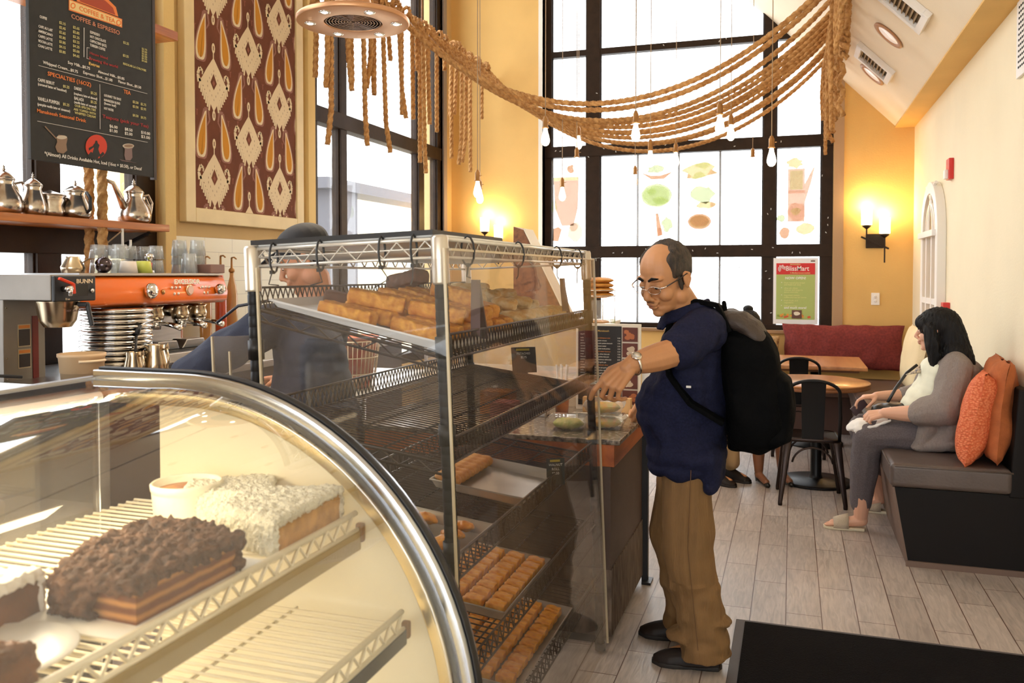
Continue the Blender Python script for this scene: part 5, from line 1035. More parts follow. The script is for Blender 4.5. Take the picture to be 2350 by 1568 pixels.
# ramekin
t = thing('ramekin', 'white fluted ramekin of browned custard at the back of the shelf', 'ramekin', (-1.065, 1.295, ST))
m = M(); n = 72; rings_ = []
for r_, z, fl in ((.001, 0, 0), (.054, 0, 0), (.056, .003, 1), (.060, .05, 1), (.0605, .054, 0), (.063, .056, 0), (.064, .066, 0), (.061, .069, 0), (.058, .066, 0), (.054, .05, 0), (.001, .05, 0)):
    rings_.append([Vector((-1.065+(r_+fl*.0012*math.cos(36*2*PI*k/n))*math.cos(2*PI*k/n), 1.295+(r_+fl*.0012*math.cos(36*2*PI*k/n))*math.sin(2*PI*k/n), ST+z)) for k in range(n)])
m.rings(rings_); m.build('dish', mat('ramekin cream', (.88, .82, .66), .3), t, smooth=True)
m = M(); m.lathe([(0, 0), (.055, 0), (.056, .004), (.03, .0065), (0, .006)], (-1.065, 1.295, ST+.05), 32); m.build('custard', mat('browned custard', (.62, .27, .08), .45, var=.6, vscale=25, col2=(.35, .10, .02)), t, smooth=True)
# paper doily/white plate stack seen through the rear at far left
t = thing('cake_stand', 'white plate stack seen through the back of the case at left', 'plates', (-1.75, 1.28, .0)); M().box(-2.2, -1.55, .9, 1.6, 0, 1.0).build('side_counter', mat('dark laminate', (.06, .035, .025), .5), t, bevel=.004)
m = M(); m.lathe([(0, 0), (.09, 0), (.12, .02), (.12, .05), (0, .05)], (-1.7, 1.3, 1.0), 32); m.build('plates', mat('saucer white', (.86, .85, .82), .3), t, smooth=True)
# ================================================================= tall wire pastry rack, leaning a little
RL, RR, RTZ = (-.995, 2.615, 0), (0, -.040, 0), 1.64
rack = thing('pastry_rack', 'tall leaning wire pastry rack with black posts and clear acrylic sides', 'rack', RL); rack.rotation_euler = RR
RK = Matrix.LocRotScale(Vector(RL), Euler(RR), Vector((1, 1, 1)))
HX, HY = .262, .752
blk = mat('black ridged post', (.008, .007, .008), .45, spec=.25); wiredark = mat('dark bronze wire', (.075, .055, .045), .35, metal=.7)
acr = glass('acrylic sheet', (.975, .975, .975), gloss=.04, haze=.035, hcol=(.85, .83, .80), hscale=4, hstretch=(1, 1, .35), fres=.6)
acr2 = glass('side acrylic sheet', (.95, .93, .92), gloss=.03, haze=.03, hcol=(.85, .83, .80), hscale=4, hstretch=(1, 1, .35), fres=.45)
acr_edge = mat('acrylic edge', (.72, .62, .45), .25, alpha=.75)
for sx in (-1, 1):
    for sy in (-1, 1):
        x, y = sx*HX, sy*HY; m = M(); z = .03; pr_ = [(0, .02), (.018, .02)]
        while z < 1.50: pr_ += [(.0165, z), (.0165, z+.022), (.0155, z+.024), (.0155, z+.0265)]; z += .0285
        pr_ += [(.0165, 1.52), (0, 1.52)]; m.lathe(pr_, (x, y, 0), 14); p = m.build('post', blk, rack, world=False, smooth=True, bevel=.001)
        m = M(); m.lathe([(.020, 1.515), (.021, 1.52), (.021, 1.625), (.018, 1.632), (0, 1.632), (0, 1.515)], (x, y, 0), 16); m.build('cap_sleeve', mat('champagne sleeve', (.62, .55, .46), .3, metal=.6), p, world=False, smooth=True)
        for zz in (.33, .6, .88, 1.16, 1.37): m = M(); m.lathe([(.0205, zz-.03), (.0205, zz+.02), (.016, zz+.02)], (x, y, 0), 14); m.build('clamp', black_m, p, world=False, smooth=True)
        m = M(); m.cyl((x, y, 0), (x, y, .03), .022); m.build('foot', black_m, rack, world=False)
# shelves: back high, front low
LV = [(1.470, 1.338, 'shelf'), (1.175, 1.085, 'shelf'), (.885, .800, 'shelf'), (.605, .522, 'shelf'), (.335, .255, 'shelf')]
def shz(i, x): zb, zf, _ = LV[i]; return zb + (zf-zb)*(x+HX)/(2*HX)
for i, (zb, zf, nm) in enumerate(LV):
    m = M(); n = 58 if i in (1, 2) else 44
    for k in range(n+1):
        y = -HY+.02+(2*HY-.04)*k/n; m.tube([(-HX, y, zb), (HX, y, zf)], .0022, 5)
    for f in (.12, .38, .64, .88): x = -HX+2*HX*f; z = shz(i, x)-.004; m.cyl((x, -HY, z), (x, HY, z), .003, n=6)
    s = m.build('shelf', wiredark, rack, world=False)
    # truss rails on the four sides
    m = M(); lip = .055
    for x, z in ((-HX, zb), (HX, zf)):
        m.cyl((x, -HY, z-.004), (x, HY, z-.004), .0035, n=6); m.cyl((x, -HY, z+lip), (x, HY, z+lip), .0035, n=6)
        k = 0; pts = []; y = -HY
        while y <= HY: pts.append((x, y, z+(lip if k % 2 else 0))); y += .024; k += 1
        m.tube(pts, .0024, 5)
        if i in (0, 1): m.tube([(p[0], p[1], 2*z+lip-p[2]) for p in pts], .0022, 5)
    for y in (-HY, HY):
        for dz in (0, -.028): m.cyl((-HX, y, zb+dz), (HX, y, zf+dz), .0035, n=6)
        m.tube([(-HX+2*HX*k/12, y, shz(i, -HX+2*HX*k/12)-(.028 if k % 2 else 0)) for k in range(13)], .0024, 5)
    m.build('truss', wiredark, s, world=False)
# top frame, white
topw = mat('white chrome rail', (.80, .76, .70), .25, metal=.4)
m = M()
for z in (1.625, 1.58):
    for x in (-HX, HX): m.cyl((x, -HY, z), (x, HY, z), .006 if z > 1.6 else .004, n=8)
    for y in (-HY, HY): m.cyl((-HX, y, z), (HX, y, z), .006 if z > 1.6 else .004, n=8)
for x in (-HX, HX): m.tube([(x, -HY+2*HY*k/40, 1.60+(.02 if k % 2 else -.018)) for k in range(41)], .0028, 5)
for y in (-HY, HY): m.tube([(-HX+2*HX*k/14, y, 1.60+(.02 if k % 2 else -.018)) for k in range(15)], .0028, 5)
for k in range(50): y = -HY+2*HY*k/50; m.tube([(-HX, y, 1.602), (HX, y, 1.602)], .002, 5)
m.build('top_frame', topw, rack, world=False, smooth=True)
M().box(-HX+.005, HX-.012, -HY-.012, -HY+.50, 1.634, 1.646).build('top_board', black_m, rack, world=False)
M().box(-HX+.02, HX+.005, -HY+.0, HY, 1.630, 1.634).build('top_liner', mat('white liner', (.85, .85, .83), .4), rack, world=False)
# acrylic sheets hung by zip ties
M().box(-HX+.03, HX+.022, -HY-.030, -HY-.026, .72, 1.575).build('front_sheet', acr, rack, world=False)
M().box(-HX+.028, -HX+.034, -HY-.031, -HY-.025, .72, 1.575).build('front_sheet_edge', acr_edge, rack, world=False); M().box(HX+.019, HX+.025, -HY-.031, -HY-.025, .72, 1.6).build('front_sheet_edge', acr_edge, rack, world=False)
M().box(HX+.024, HX+.028, -HY-.02, HY+.03, .02, 1.60).build('side_sheet', acr2, rack, world=False)
m = M(); m.box(HX+.022, HX+.03, HY+.022, HY+.030, .02, 1.60); m.box(HX+.022, HX+.03, -HY, HY+.03, 1.594, 1.60); m.build('side_sheet_edge', acr_edge, rack, world=False)
M().box(-HX-.15, -HX-.0, -HY+.02, -HY+.024, .9, 1.40).build('rear_sheet', glass('smoked acrylic', (.80, .78, .78), gloss=.05, haze=.12, hcol=(.5, .48, .48), hscale=5, fres=.9), rack, world=False)
m = M(); m.box(-HX-.154, -HX-.149, -HY+.019, -HY+.026, .9, 1.40); m.box(-HX-.10, -HX-.096, -HY+.019, -HY+.026, .9, 1.36); m.build('rear_sheet_edge', acr_edge, rack, world=False)
rr = random.Random(8)
ties = [(x, -HY-.012) for x in (-.19, -.055, .115, .20)] + [(HX+.012, y) for y in (-.60, -.18, .26, .56)]
for x, y in ties:
    m = M(); side = x > HX; ux = Vector((0, 1, 0)) if side else Vector((1, 0, 0)); uz = Vector((1, 0, 0)) if side else Vector((0, 1, 0)); c = Vector((x, y, 1.598))
    m.tube([c + uz*.018*math.cos(a*PI/6) + Vector((0, 0, .038*math.sin(a*PI/6))) for a in range(12)], .0028, 6, closed=True); q = c + Vector((0, 0, -.036)) - (Vector() if side else uz*.01)
    m.cbox(q, (.009, .009, .009)); m.tube([q, q + ux*rr.uniform(-.02, .02) + Vector((0, 0, -.03)), q + ux*rr.uniform(-.03, .02) + Vector((0, 0, -rr.uniform(.03, .06)))], .0018, 5); m.build('zip_tie', black_m, rack, world=False)
# ---- trays and what lies on them (own objects, in rack space)
alu = mat('baking sheet aluminium', (.62, .57, .50), .33, metal=.85, var=.15, vscale=5); whitepan = mat('parchment-lined pan', (.84, .82, .80), .4)
def RX(i, x, y, dz=0): return Vector((x, y, shz(i, x)+.004+dz))
def tray(i, x0, x1, y0, y1, label, mt, h=.02, group='baking trays in the rack'):
    m = M(); w_ = .012
    z0 = [shz(i, x0)+.006, shz(i, x1)+.006]
    def R4(a, dz): return [Vector((x0-a, y0-a, z0[0]+dz)), Vector((x1+a, y0-a, z0[1]+dz)), Vector((x1+a, y1+a, z0[1]+dz)), Vector((x0-a, y1+a, z0[0]+dz))]
    m.rings([R4(-w_, 0), R4(0, h), R4(.004, h), R4(.004, h-.002), R4(0, h-.003)][:4] , cap=False); m.add(R4(-w_, 0), [(0, 1, 2, 3)])
    m.tube([R4(.002, h)[k] for k in range(4)], .003, 6, closed=True)
    m.xf(RK); return tag(m.build('baking_tray', mt), label, 'tray', group)
tray(0, -HX+.015, HX-.02, -.70, -.03, 'white lined tray heaped with golden bars on the top rack shelf', whitepan)
tray(0, -HX+.02, HX-.02, .0, .70, 'white lined tray of pale powdered pastries on the top rack shelf, farther one', whitepan)
tray(2, -.075, .235, -.11, .27, 'aluminium tray with one row of rolls on the middle rack shelf', alu, .028)
tray(2, -.20, .235, -.72, -.40, 'aluminium tray of flaky pastries at the near end of the middle rack shelf', alu, .028)
tray(3, -.20, .235, -.32, .16, 'tray of square orange pastries on the fourth rack shelf', alu, .028)
tray(4, -.20, .235, -.22, .42, 'tray with two columns of square pastries on the bottom rack shelf, farther one', alu, .028)
tray(4, -.20, .20, -.72, -.34, 'tray of crinkled pastries at the near end of the bottom rack shelf', alu, .028)
gold_c = mat('golden baked crumb', (.92, .46, .08), .65, var=.7, vscale=45, col2=(.58, .20, .02), bump=.5, bscale=90); darkc = mat('dark crust end', (.16, .06, .03), .7, var=.4, vscale=40)
baklava = mat('syrupy orange pastry', (.92, .43, .05), .4, var=.6, vscale=30, col2=(.60, .19, .015), bump=.4, bscale=80, coat=.25); pale_p = mat('powdered pastry', (.84, .70, .42), .75, var=.5, vscale=35, col2=(.68, .42, .14), bump=.5, bscale=70)
rollm = mat('baked roll', (.72, .36, .10), .6, var=.5, vscale=40, col2=(.50, .19, .04), bump=.3, bscale=80)
def proto(fn_, mt, amp=.0025, sc=60, rem=.005):
    m = M(); fn_(m); o = m.build('p', mt, None, remesh=rem, smooth_it=5, fn=lambda c, n_: c + n_*amp*noise.noise(c*sc)); me = o.data
    for v in me.vertices: v.co += o.location
    bpy.data.objects.remove(o); return me
def bar_(m): m.cbox((0, 0, .021), (.155, .058, .040))
def puff(m): m.ell((0, 0, .022), (.052, .034, .022), 14); m.ell((.02, .005, .03), (.03, .025, .018), 12)
def sq(m): m.cbox((0, 0, .016), (.056, .046, .030))
def rl(m): m.cap((-.03, 0, .02), (.03, 0, .02), .019, .019, 12)
def crk(m):
    for k in range(4): m.ell((.012*math.cos(k*1.6), .012*math.sin(k*1.6), .014+.003*k), (.024, .018, .013), 10)
PM = {'bar': proto(bar_, gold_c, .004, 50), 'puff': proto(puff, pale_p, .004, 50), 'sq': proto(sq, baklava, .003, 70, .004), 'roll': proto(rl, rollm, .002, 60, .004), 'crk': proto(crk, baklava, .004, 60, .004)}
PM['bard'] = PM['bar'].copy(); PM['bard'].materials[0] = darkc
def place(kind, i, x, y, dz, rz, label, cat, group, tilt=0):
    o = bpy.data.objects.new(cat.replace(' ', '_'), PM[kind]); C.objects.link(o); sl = math.atan2(LV[i][0]-LV[i][1], 2*HX)
    T = RK @ Matrix.Translation(RX(i, x, y, dz+.004)) @ Matrix.Rotation(sl, 4, 'Y') @ Matrix.Rotation(rz, 4, 'Z') @ Matrix.Rotation(tilt, 4, 'Y')
    o.location = T.to_translation(); o.rotation_euler = T.to_euler(); return tag(o, label, cat, group)
rr = random.Random(12)
lb0, lb1, lb2 = 'golden crumbly bar in the bottom layer of the top tray', 'golden crumbly bar in the middle layer of the top tray', 'golden crumbly bar on top of the heap in the top tray'
for (x, y) in ((-.06, -.64), (.13, -.62), (-.03, -.545), (.14, -.53), (-.05, -.45), (.13, -.44), (-.06, -.36), (.13, -.35), (-.05, -.27), (.13, -.26), (-.05, -.17), (.13, -.17), (-.04, -.09), (.13, -.08)): place('bar', 0, x+rr.uniform(-.01, .01), y, .002, rr.uniform(-.3, .2), lb0, 'pastry bar', 'golden bars, bottom layer')
for (x, y) in ((-.02, -.55), (.13, -.49), (-.01, -.42), (.14, -.39), (.0, -.31), (.13, -.27), (-.02, -.2), (.12, -.17)): place('bar', 0, x, y, .043, rr.uniform(-.45, .4), lb1, 'pastry bar', 'golden bars, middle layer')
for (x, y, a, k_) in ((.12, -.33, -.3, 'bar'),): place(k_, 0, x, y, .084, a, lb2, 'pastry bar', None)
place('bard', 0, -.16, -.44, .004, .3, 'dark crusted bar at the left end of the golden heap', 'pastry bar', None); place('bard', 0, -.07, -.24, .085, -.5, 'dark crusted bar tilted up at the back of the golden heap', 'pastry bar', None, -.35)
for k in range(24):
    i_, j_ = k % 4, k//4; place('puff', 0, -.17+.11*i_, .07+.105*j_, .004, rr.uniform(-.6, .6), 'pale powdered pastry on the farther top tray', 'pastry', 'powdered pastries')
for k in range(8): place('puff', 0, -.10+.11*(k % 3), .10+.17*(k//3), .04, rr.uniform(-1, 1), 'pale powdered pastry on top of the others in the farther top tray', 'pastry', 'powdered pastries, upper layer')
for k in range(8): place('roll', 2, -.17+.045*(k//3) if False else -.035, -.07+.043*k, .006, rr.uniform(-.08, .08), 'golden roll in the single row on the middle shelf tray', 'roll', 'golden rolls')
for k in range(16): place('crk', 2, -.16+.11*(k % 4), -.68+.075*(k//4), .006, rr.uniform(0, 3), 'flaky pastry in the near tray of the middle shelf', 'pastry', 'flaky pastries, middle shelf')
for j in range(8):
    for q in range(6):
        if q < 2 and j < 6: continue
        place('sq', 3, -.165+.072*q, -.28+.057*j, .004, rr.uniform(-.04, .04), 'square orange pastry in the fourth shelf tray', 'pastry', 'square pastries, fourth shelf')
for j in range(10):
    for q in range(5): place('sq', 4, -.12+.074*q, -.17+.060*j, .004, rr.uniform(-.04, .04), 'square orange pastry in the bottom shelf tray', 'pastry', 'square pastries, bottom shelf')
for k in range(16): place('crk', 4, -.15+.10*(k % 4), -.68+.09*(k//4), .006, rr.uniform(0, 3), 'crinkled pastry in the near tray of the bottom shelf', 'pastry', 'crinkled pastries, bottom shelf')
# price cards
def card(i, x, y, dz, rz, label, lines, w_=.062, h=.10, tl=.25):
    T = RK @ Matrix.Translation(RX(i, x, y, dz)) @ Matrix.Rotation(rz, 4, 'Z') @ Matrix.Rotation(tl, 4, 'X')
    t = bpy.data.objects.new('price_card', None); C.objects.link(t); t.location = T.to_translation(); t.rotation_euler = T.to_euler(); tag(t, label, 'price card', 'price cards in the rack')
    M().box(-w_/2, w_/2, -.002, 0, 0, h).build('card', mat('card black', (.03, .028, .024), .5), t, world=False); M().box(-.012, .012, 0, .02, -.006, .006).build('clip', black_m, t, world=False)
    m = M(); R3 = T.to_3x3()
    lettering('lettering', [(s_, 0, h*.72-k*.016, .013, 'CENTER', 1 if k == 0 and False else 0, .85) for k, s_ in enumerate(lines)], [mat('card white', (.7, .66, .58), .6)], T @ Vector((0, -.0025, 0)), R3 @ Vector((1, 0, 0)), R3 @ Vector((0, 0, 1)), t, .0002)
    m = M(); m.box(-w_*.3, w_*.25, -.0028, -.002, h*.87, h*.95); m.build('gold_mark', mat('card gold', (.5, .38, .05), .6), t, world=False)
card(2, .262, .18, .01, .35, 'black price card clipped over the tray with the row of rolls', ['WALNUT', 'ROLL', '$2.50'])
card(2, -.02, -.735, .055, .1, 'black price card in front of the flaky pastries near the case', ['SPINACH', 'AND FETA', 'PUFF', '$3.25'])
card(1, .0, .70, .01, .2, 'dark price card standing at the back of the second shelf', ['PISTACHIO', '$2.75'], .10, .11)
# metal tongs on the top shelf edge
t = thing('tongs', 'dark metal tongs hanging at the front edge of the top shelf', 'tongs', RK @ RX(0, .25, .42)); m = M(); a = RK @ RX(0, .26, .40, .06); 
m.bar(a, a+Vector((-.02, .03, .12)), .02, .004); m.bar(a+Vector((0, .05, -.01)), a+Vector((-.02, .03, .12)), .02, .004); m.build('arm', mat('dark tongs', (.12, .08, .08), .3, metal=.6), t)
t = thing('tongs', 'dark metal tongs near the front post on the top shelf', 'tongs', RK @ RX(0, .25, -.5)); m = M(); a = RK @ RX(0, .255, -.52, .03)
m.bar(a, a+Vector((-.01, .03, .15)), .025, .004); m.bar(a+Vector((0, .07, -.01)), a+Vector((-.01, .03, .15)), .025, .004); m.build('arm', mat('dark tongs', (.12, .08, .08), .3, metal=.6), t)
# ================================================================= benches, tables, chairs, mat
leather = mat('dark taupe vinyl', (.115, .085, .075), .38, var=.2, vscale=6, bump=.15, bscale=70); base_dk = mat('black bench base', (.007, .005, .0045), .55, spec=.2)
redf = mat('dark red cushion fabric', (.25, .035, .03), .85, var=.35, vscale=50, bump=.3, bscale=200)
t = thing('bench', 'dark vinyl bench running along the cream wall that the woman sits on', 'bench', (.82, 7, 0))
M().box(.50, 1.08, 4.87, 8.62, .415, .545).build('seat_cushion', leather, t, bevel=.028, seg=4)
m = M(); m.tube([(.503, 4.90, .530), (.53, 4.873, .530), (1.08, 4.873, .530)], .005, 8); m.tube([(.503, 4.90, .530), (.503, 8.6, .530)], .005, 8); m.build('piping', leather, t, smooth=True)
m = M(); m.prism([(.595, .0), (1.155, .0), (1.155, .415), (.525, .415)], (0, 4.885, 0), (1, 0, 0), (0, 0, 1), (0, 1, 0), 3.7); m.build('bench_base', base_dk, t)
m = M(); m.bar((.52, 4.89, .415), (.592, 4.89, .01), .012, .02, (0, 1, 0)); m.prism([(.590, .0), (.596, 0), (.527, .415), (.519, .415)], (0, 4.885, 0), (1, 0, 0), (0, 0, 1), (0, 1, 0), 3.7); m.build('front_facing', mat('worn brown facing', (.16, .10, .075), .5), t)
M().box(.585, 1.16, 4.872, 4.89, 0, .03).build('end_baseboard', mat('worn brown facing', (.16, .10, .075), .5), t)
m = M(); m.prism([(1.06, .40), (1.155, .40), (1.155, .96), (1.10, .96)], (0, 4.88, 0), (1, 0, 0), (0, 0, 1), (0, 1, 0), 3.7); m.build('back_panel', base_dk, t, bevel=.01)
t = thing('bench', 'brown bench along the back wall under the long red cushion', 'bench', (.3, 9, 0))
M().box(-1.2, 1.155, 8.64, 9.38, .36, .47).build('seat_cushion', mat('brown bench vinyl', (.16, .09, .06), .5), t, bevel=.02)
M().box(-1.18, 1.15, 8.70, 9.38, 0, .36).build('bench_base', mat('brown bench base', (.10, .05, .035), .6), t)
def cushion(name, label, cat, c, d, R=None, mt=None, group=None, pinch=.55, wr=.004, n=26, par=None):
    """puffed cushion, size d (x thin), own seams"""
    m = M(); c = Vector(c); R = R or Matrix.Identity(3); vs = []; fs = []
    def pt(u, v, s):
        e = (1-abs(u)**3.2)*(1-abs(v)**3.2); k = 1-.05*(1-abs(u)**2)*0; pu = u*(1-.045*(1-v*v)); pv = v*(1-.045*(1-u*u))
        return c + R @ Vector((s*d[0]/2*max(e, 0)**.42, pu*d[1]/2, pv*d[2]/2))
    for s in (-1, 1):
        for i in range(n+1):
            for j in range(n+1): vs.append(pt(-1+2*i/n, -1+2*j/n, s))
    k = (n+1)**2
    for s in (0, 1):
        for i in range(n):
            for j in range(n): a = s*k+i*(n+1)+j; f = (a, a+1, a+n+2, a+n+1); fs.append(f if s else f[::-1])
    m.add(vs, fs); o = m.build(name, mt, par, smooth=True, fn=lambda q, n_: q + n_*wr*noise.noise(q*9))
    if par is None: tag(o, label, cat, group)
    bm = bmesh.new(); bm.from_mesh(o.data); bmesh.ops.remove_doubles(bm, verts=bm.verts, dist=.0008); bm.to_mesh(o.data); bm.free(); o.data.shade_smooth(); return o
o = cushion('long_cushion', 'long dark red cushion standing along the back wall under the window', 'cushion', (.49, 9.26, .80), (.20, 1.17, .46), Matrix.Rotation(PI/2, 3, 'Z'), redf, wr=.012, n=60)
for v in o.data.vertices: pass
knit = bpy.data.materials.new('orange knit'); knit.use_nodes = True; nt = knit.node_tree; N = nt.nodes; L = nt.links; b = N['Principled BSDF']
tc = N.new('ShaderNodeTexCoord'); vo = N.new('ShaderNodeTexVoronoi'); vo.inputs['Scale'].default_value = 85; mp = N.new('ShaderNodeMapping'); mp.inputs['Scale'].default_value = (1, .6, 1.2); L.new(tc.outputs['Object'], mp.inputs[0]); L.new(mp.outputs[0], vo.inputs[0])
r = N.new('ShaderNodeValToRGB'); r.color_ramp.elements[0].color = (.90, .30, .13, 1); r.color_ramp.elements[1].color = (.66, .12, .04, 1); r.color_ramp.elements[1].position = .7; L.new(vo.outputs['Distance'], r.inputs[0]); L.new(r.outputs[0], b.inputs['Base Color'])
bp = N.new('ShaderNodeBump'); bp.inputs['Strength'].default_value = .8; bp.inputs['Distance'].default_value = .006; bp.invert = True; L.new(vo.outputs['Distance'], bp.inputs['Height']); L.new(bp.outputs[0], b.inputs['Normal']); b.inputs['Roughness'].default_value = .8
orange_f = mat('burnt orange fabric', (.50, .14, .04), .85, var=.2, vscale=20, bump=.2, bscale=120)
Rm = Matrix.Rotation(.20, 3, 'Y') @ Matrix.Rotation(.10, 3, 'Z')
cushion('pillow', 'bright orange knitted pillow leaning at the near end of the bench', 'cushion', (.965, 5.12, .785), (.17, .50, .50), Matrix.Rotation(-.26, 3, 'Z') @ Matrix.Rotation(.20, 3, 'Y'), knit, wr=.012)
cushion('pillow', 'burnt orange plain pillow behind the bright knitted one', 'cushion', (1.055, 5.16, .83), (.15, .54, .54), Matrix.Rotation(-.1, 3, 'Z') @ Matrix.Rotation(.08, 3, 'Y'), orange_f, wr=.02)
cushion('pillow', 'cream cushion against the cream wall beyond the woman', 'cushion', (1.0, 7.9, .82), (.16, 1.0, .55), Matrix.Rotation(.12, 3, 'Y'), mat('cream fabric', (.78, .62, .36), .8, bump=.2, bscale=100), wr=.01)
cushion('pillow', 'patterned tan cushion at the left end of the red cushion', 'cushion', (-.32, 9.2, .69), (.16, .40, .42), Matrix.Rotation(PI/2, 3, 'Z'), mat('tan print', (.62, .42, .20), .8, var=.9, vscale=22, col2=(.12, .04, .02)), wr=.01)
# tables
ttop = wood('orange brown table wood', (.58, .27, .10), (.40, .15, .045), scale=2, rough=.3)
tedge = mat('table edge', (.30, .12, .05), .5)
t = thing('round_table', 'round wooden cafe table on a black pedestal', 'table', (.15, 6.65, 0))
m = M(); m.lathe([(0, .735), (.385, .735), (.40, .742), (.40, .752), (.395, .756), (0, .756)], (.15, 6.65, 0), 64); m.build('tabletop', ttop, t, smooth=True, bevel=.001)
m = M(); m.lathe([(0, .715), (.398, .715), (.40, .72), (.40, .738), (0, .738)], (.15, 6.65, 0), 64); m.build('edge_band', tedge, t, smooth=True, bevel=.001)
blackp = mat('black powder coat', (.007, .0065, .007), .4, spec=.3)
m = M(); m.lathe([(0, 0), (.26, 0), (.262, .012), (.25, .022), (.05, .035), (.04, .06), (.038, .70), (.05, .715), (0, .715)], (.18, 6.65, 0), 40); m.build('pedestal', blackp, t, smooth=True, bevel=.002)
tag(M().cbox((-.12, 6.50, .7575), (.24, .3, .002)).build('paper', mat('menu paper', (.82, .86, .84), .5)), 'white sheet lying on the round table beside the backpack', 'paper')
t = thing('square_table', 'rectangular wooden table in front of the long red cushion', 'table', (.25, 8.15, 0))
M().box(-.20, .61, 7.66, 8.62, .725, .76).build('tabletop', ttop, t, bevel=.006); M().box(-.14, .55, 7.75, 8.55, .70, .725).build('underframe', tedge, t)
m = M(); m.lathe([(0, 0), (.25, 0), (.25, .02), (.04, .04), (.035, .70), (0, .70)], (.2, 8.15, 0), 32); m.build('pedestal', blackp, t, smooth=True)
# metal cafe chair
bronze = mat('dark gunmetal', (.035, .022, .018), .3, metal=.75)
def metal_chair():
    t = thing('metal_chair', '', 'chair')
    m = M()   # seat pan with rounded corners
    def rr_(w_, d_, r_): return [(sx*(w_-r_)+r_*math.cos(a0+PI/2*k/5), sy*(d_-r_)+r_*math.sin(a0+PI/2*k/5)) for sx, sy, a0 in ((1, 1, 0), (-1, 1, PI/2), (-1, -1, PI), (1, -1, 1.5*PI)) for k in range(6)]
    m.rings([[Vector((x, y, z)) for x, y in rr_(w_, w_, .06)] for w_, z in ((.178, .425), (.182, .43), (.182, .447), (.17, .452), (.165, .446), (.05, .444))]); m.build('seat', bronze, t, world=False, smooth=True, bevel=.002)
    for sx in (-1, 1):
        for sy in (-1, 1):
            a = Vector((sx*.155, sy*.155, .43)); b_ = Vector((sx*.205, sy*.215, .0)); mid = a.lerp(b_, .5)
            m = M(); m.rings([[p + Vector((dx*w_, dy*w_, 0)) for dx, dy in ((-1, -1), (1, -1), (1, 1), (-1, 1))] for p, w_ in ((a, .026), (mid, .020), (b_+Vector((0, 0, .025)), .014), (b_, .014))]); m.build('leg', bronze, t, world=False, bevel=.006, smooth=True)
    m = M()
    for sx in (-1, 1): m.tube(arc((sx*.172, 0, .27), .13, .15, PI-.15, 12, (0, 1, 0), (0, 0, 1), .12), .007, 8)
    for sy in (-1, 1): m.tube(arc((0, sy*.178, .27), .13, .15, PI-.15, 12, (1, 0, 0), (0, 0, 1), .12), .007, 8)
    m.build('brace', bronze, t, world=False, smooth=True)
    # back hoop at -y side and wide splat
    P = [(-.168, -.165, .44), (-.172, -.185, .60), (-.165, -.205, .74)] + [(-.165+.165*(1-math.cos(a)), -.21-.03*math.sin(a), .76+.085*math.sin(a)) for a in [PI*k/16 for k in range(17)]] + [(.165, -.205, .74), (.172, -.185, .60), (.168, -.165, .44)]
    m = M(); m.tube(P, .0115, 10); m.build('back_hoop', blackp, t, world=False, smooth=True)
    m = M(); m.rings([[Vector((-w_, y, z)), Vector((w_, y, z)), Vector((w_, y-.006, z)), Vector((-w_, y-.006, z))] for w_, y, z in ((.068, -.172, .44), (.072, -.19, .6), (.075, -.212, .75), (.078, -.236, .842))]); m.build('splat', blackp, t, world=False, bevel=.002)
    return t
CH = metal_chair(); CH.location = (.13, 6.13, 0); CH.rotation_euler = (0, 0, .05); tag(CH, 'dark metal cafe chair nearest, its back splat toward the room, at the round table', 'chair', 'dark metal cafe chairs')
dup(CH, (.06, 7.68, 0), .0, 'dark metal cafe chair farther back, at the rectangular table')
dup(CH, (-.34, 6.93, 0), -2.69, 'dark metal cafe chair under the seated person behind the backpack')
dup(CH, (-.89, 6.72, 0), -2.13, 'dark metal cafe chair under the person in tan trousers')
# floor mat
t = thing('floor_mat', 'black rubber-edged floor mat in the lower right corner', 'mat', (.4, 2.8, 0))
M().box(-.225, 1.05, 1.7, 3.875, 0, .006).build('rubber_border', mat('mat border', (.085, .075, .08), .7), t, bevel=.003); M().box(-.185, 1.02, 1.74, 3.845, .003, .011).build('pile', mat('mat pile', (.006, .005, .0055), .95, spec=.1, bump=.6, bscale=150), t)
for v in (): pass
